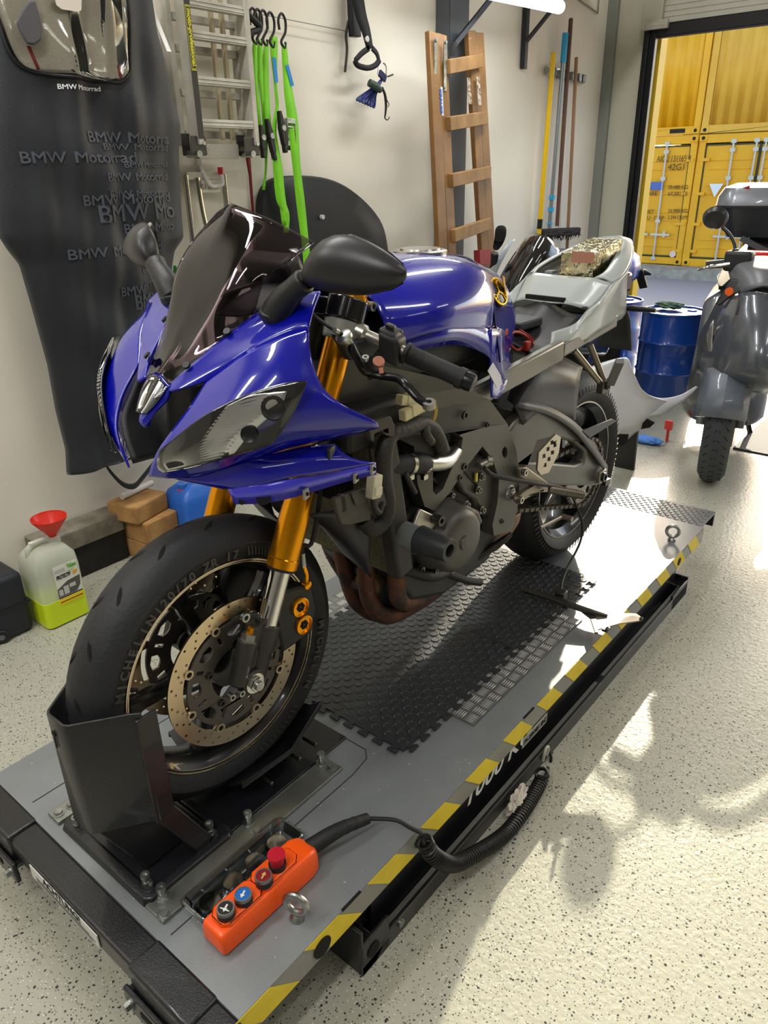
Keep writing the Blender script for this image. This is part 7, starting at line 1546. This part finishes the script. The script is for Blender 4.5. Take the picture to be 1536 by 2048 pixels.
G().prism(SX([(1430, 607, 3.68), (1438, 612, 3.68), (1462, 592, 3.66), (1500, 572, 3.66), (1492, 560, 3.70), (1462, 558, 3.70)]), (.03, 0, 0)).obj('indicator_housing', black, sct, bevel=.005)
p = P(1459, 583, x=3.65); G().rods([(p, .018), (p+V((-.008, 0, 0)), .018)], d=(-1, 0, 0)).obj('orange_reflector', M('reflector_orange', '#F2641E', .3), sct)
wc2 = wc+HD*1.42; wc2.z = .27; G().lathe([(h_, r-.015) for h_, r in pr], wc2, SDV, 40, closed=True).obj('rear_tyre', M('tyre_grey'), sct)
G().lathe([(-.035, .02), (-.035, .19), (.035, .19), (.035, .02)], wc2, SDV, 24, closed=True).obj('rear_rim', sgp, sct)
def sec(t, w, z0_, z1_): c = wc+HD*t; c.z = 0; return [c+SDV*a+V((0, 0, z)) for a, z in ((-w, z0_+.05), (-w*.8, z0_), (w*.8, z0_), (w, z0_+.05), (w, z1_-.06), (w*.6, z1_), (-w*.6, z1_), (-w, z1_-.06))]
G().loft([sec(.14, .07, .50, .84), sec(.24, .12, .30, .86), sec(.34, .17, .18, .70), sec(.50, .20, .14, .38)]).loft([sec(.50, .20, .14, .38), sec(.78, .20, .14, .42), sec(.92, .20, .22, .76), sec(1.2, .18, .30, .80), sec(1.55, .12, .50, .84)]).obj('body', st_, sct, bevel=.02)
G().loft([sec(.85, .13, .74, .84), sec(1.15, .16, .76, .86), sec(1.45, .12, .82, .93), sec(1.6, .08, .86, .95)]).obj('seat', black, sct, bevel=.02)
XB = 4.95; bc = P(1530, 425, x=XB)
def bs_(t, k, z): return [bc+HD*(t+a*k)+SDV*(b*k)+V((0, 0, z)) for a, b in rrect(-.20, .20, -.26, .26, .09, 3)]
tb = G().loft([bs_(.06, .72, -.13), bs_(.06, .92, -.02), bs_(.06, 1.0, .03)]).obj('top_box', M('box_dark', '#2B2E33', .35, coat=.3), sct)
G().loft([bs_(.06, 1.02, .035), bs_(.06, 1.0, .09), bs_(.06, .90, .135), bs_(.08, .68, .155)]).obj('box_lid', M('lid_silver', '#7E828A', .3, .4, coat=.5), tb)
G().loft([bs_(.06, 1.03, .028), bs_(.06, 1.03, .042)]).obj('lid_seam', black, tb)
G().prism([bc+SDV*.20+HD*-.08+V((0, 0, .11)), bc+SDV*.10+HD*-.13+V((0, 0, .15)), bc+SDV*.10+HD*-.12+V((0, 0, .135)), bc+SDV*.215+HD*-.06+V((0, 0, .085))], HD*-.01).obj('red_reflector', M('reflector_red', '#D0241E', .3), tb)
G().bar(bc+HD*-.12+SDV*.10+V((0, 0, -.13)), bc+HD*-.15+SDV*-.25+V((0, 0, -.30)), .03, .03).bar(bc+HD*.1+V((0, 0, -.13)), bc+HD*-.2+V((0, 0, -.32)), .12, .03).obj('rack', M('rack_grey', '#55575C', .4, .5), sct)
G().bar(wc+HD*.75+SDV*-.10+V((0, 0, -.10)), wc+HD*.80+SDV*-.16+V((0, 0, -.285)), .02, .02).obj('stand', black, sct)
G().box(P(1500, 512, x=4.2), (.10, .22, .05)).obj('rear_lamp', M('reflector_red'), sct, bevel=.01)
# mat under the scooter
q = P(1475, 902, z=0); solo(G().prism([V((4.11, .95, 0)), V((4.11, .25, 0)), V((5.4, .25, 0)), V((5.4, .95, 0))], (0, 0, .008)), 'floor_mat', M('mat_dark', '#2B2E38', .7, bump=.6, bscale=90), 'dark ribbed floor mat behind the scooter front wheel', 'mat')
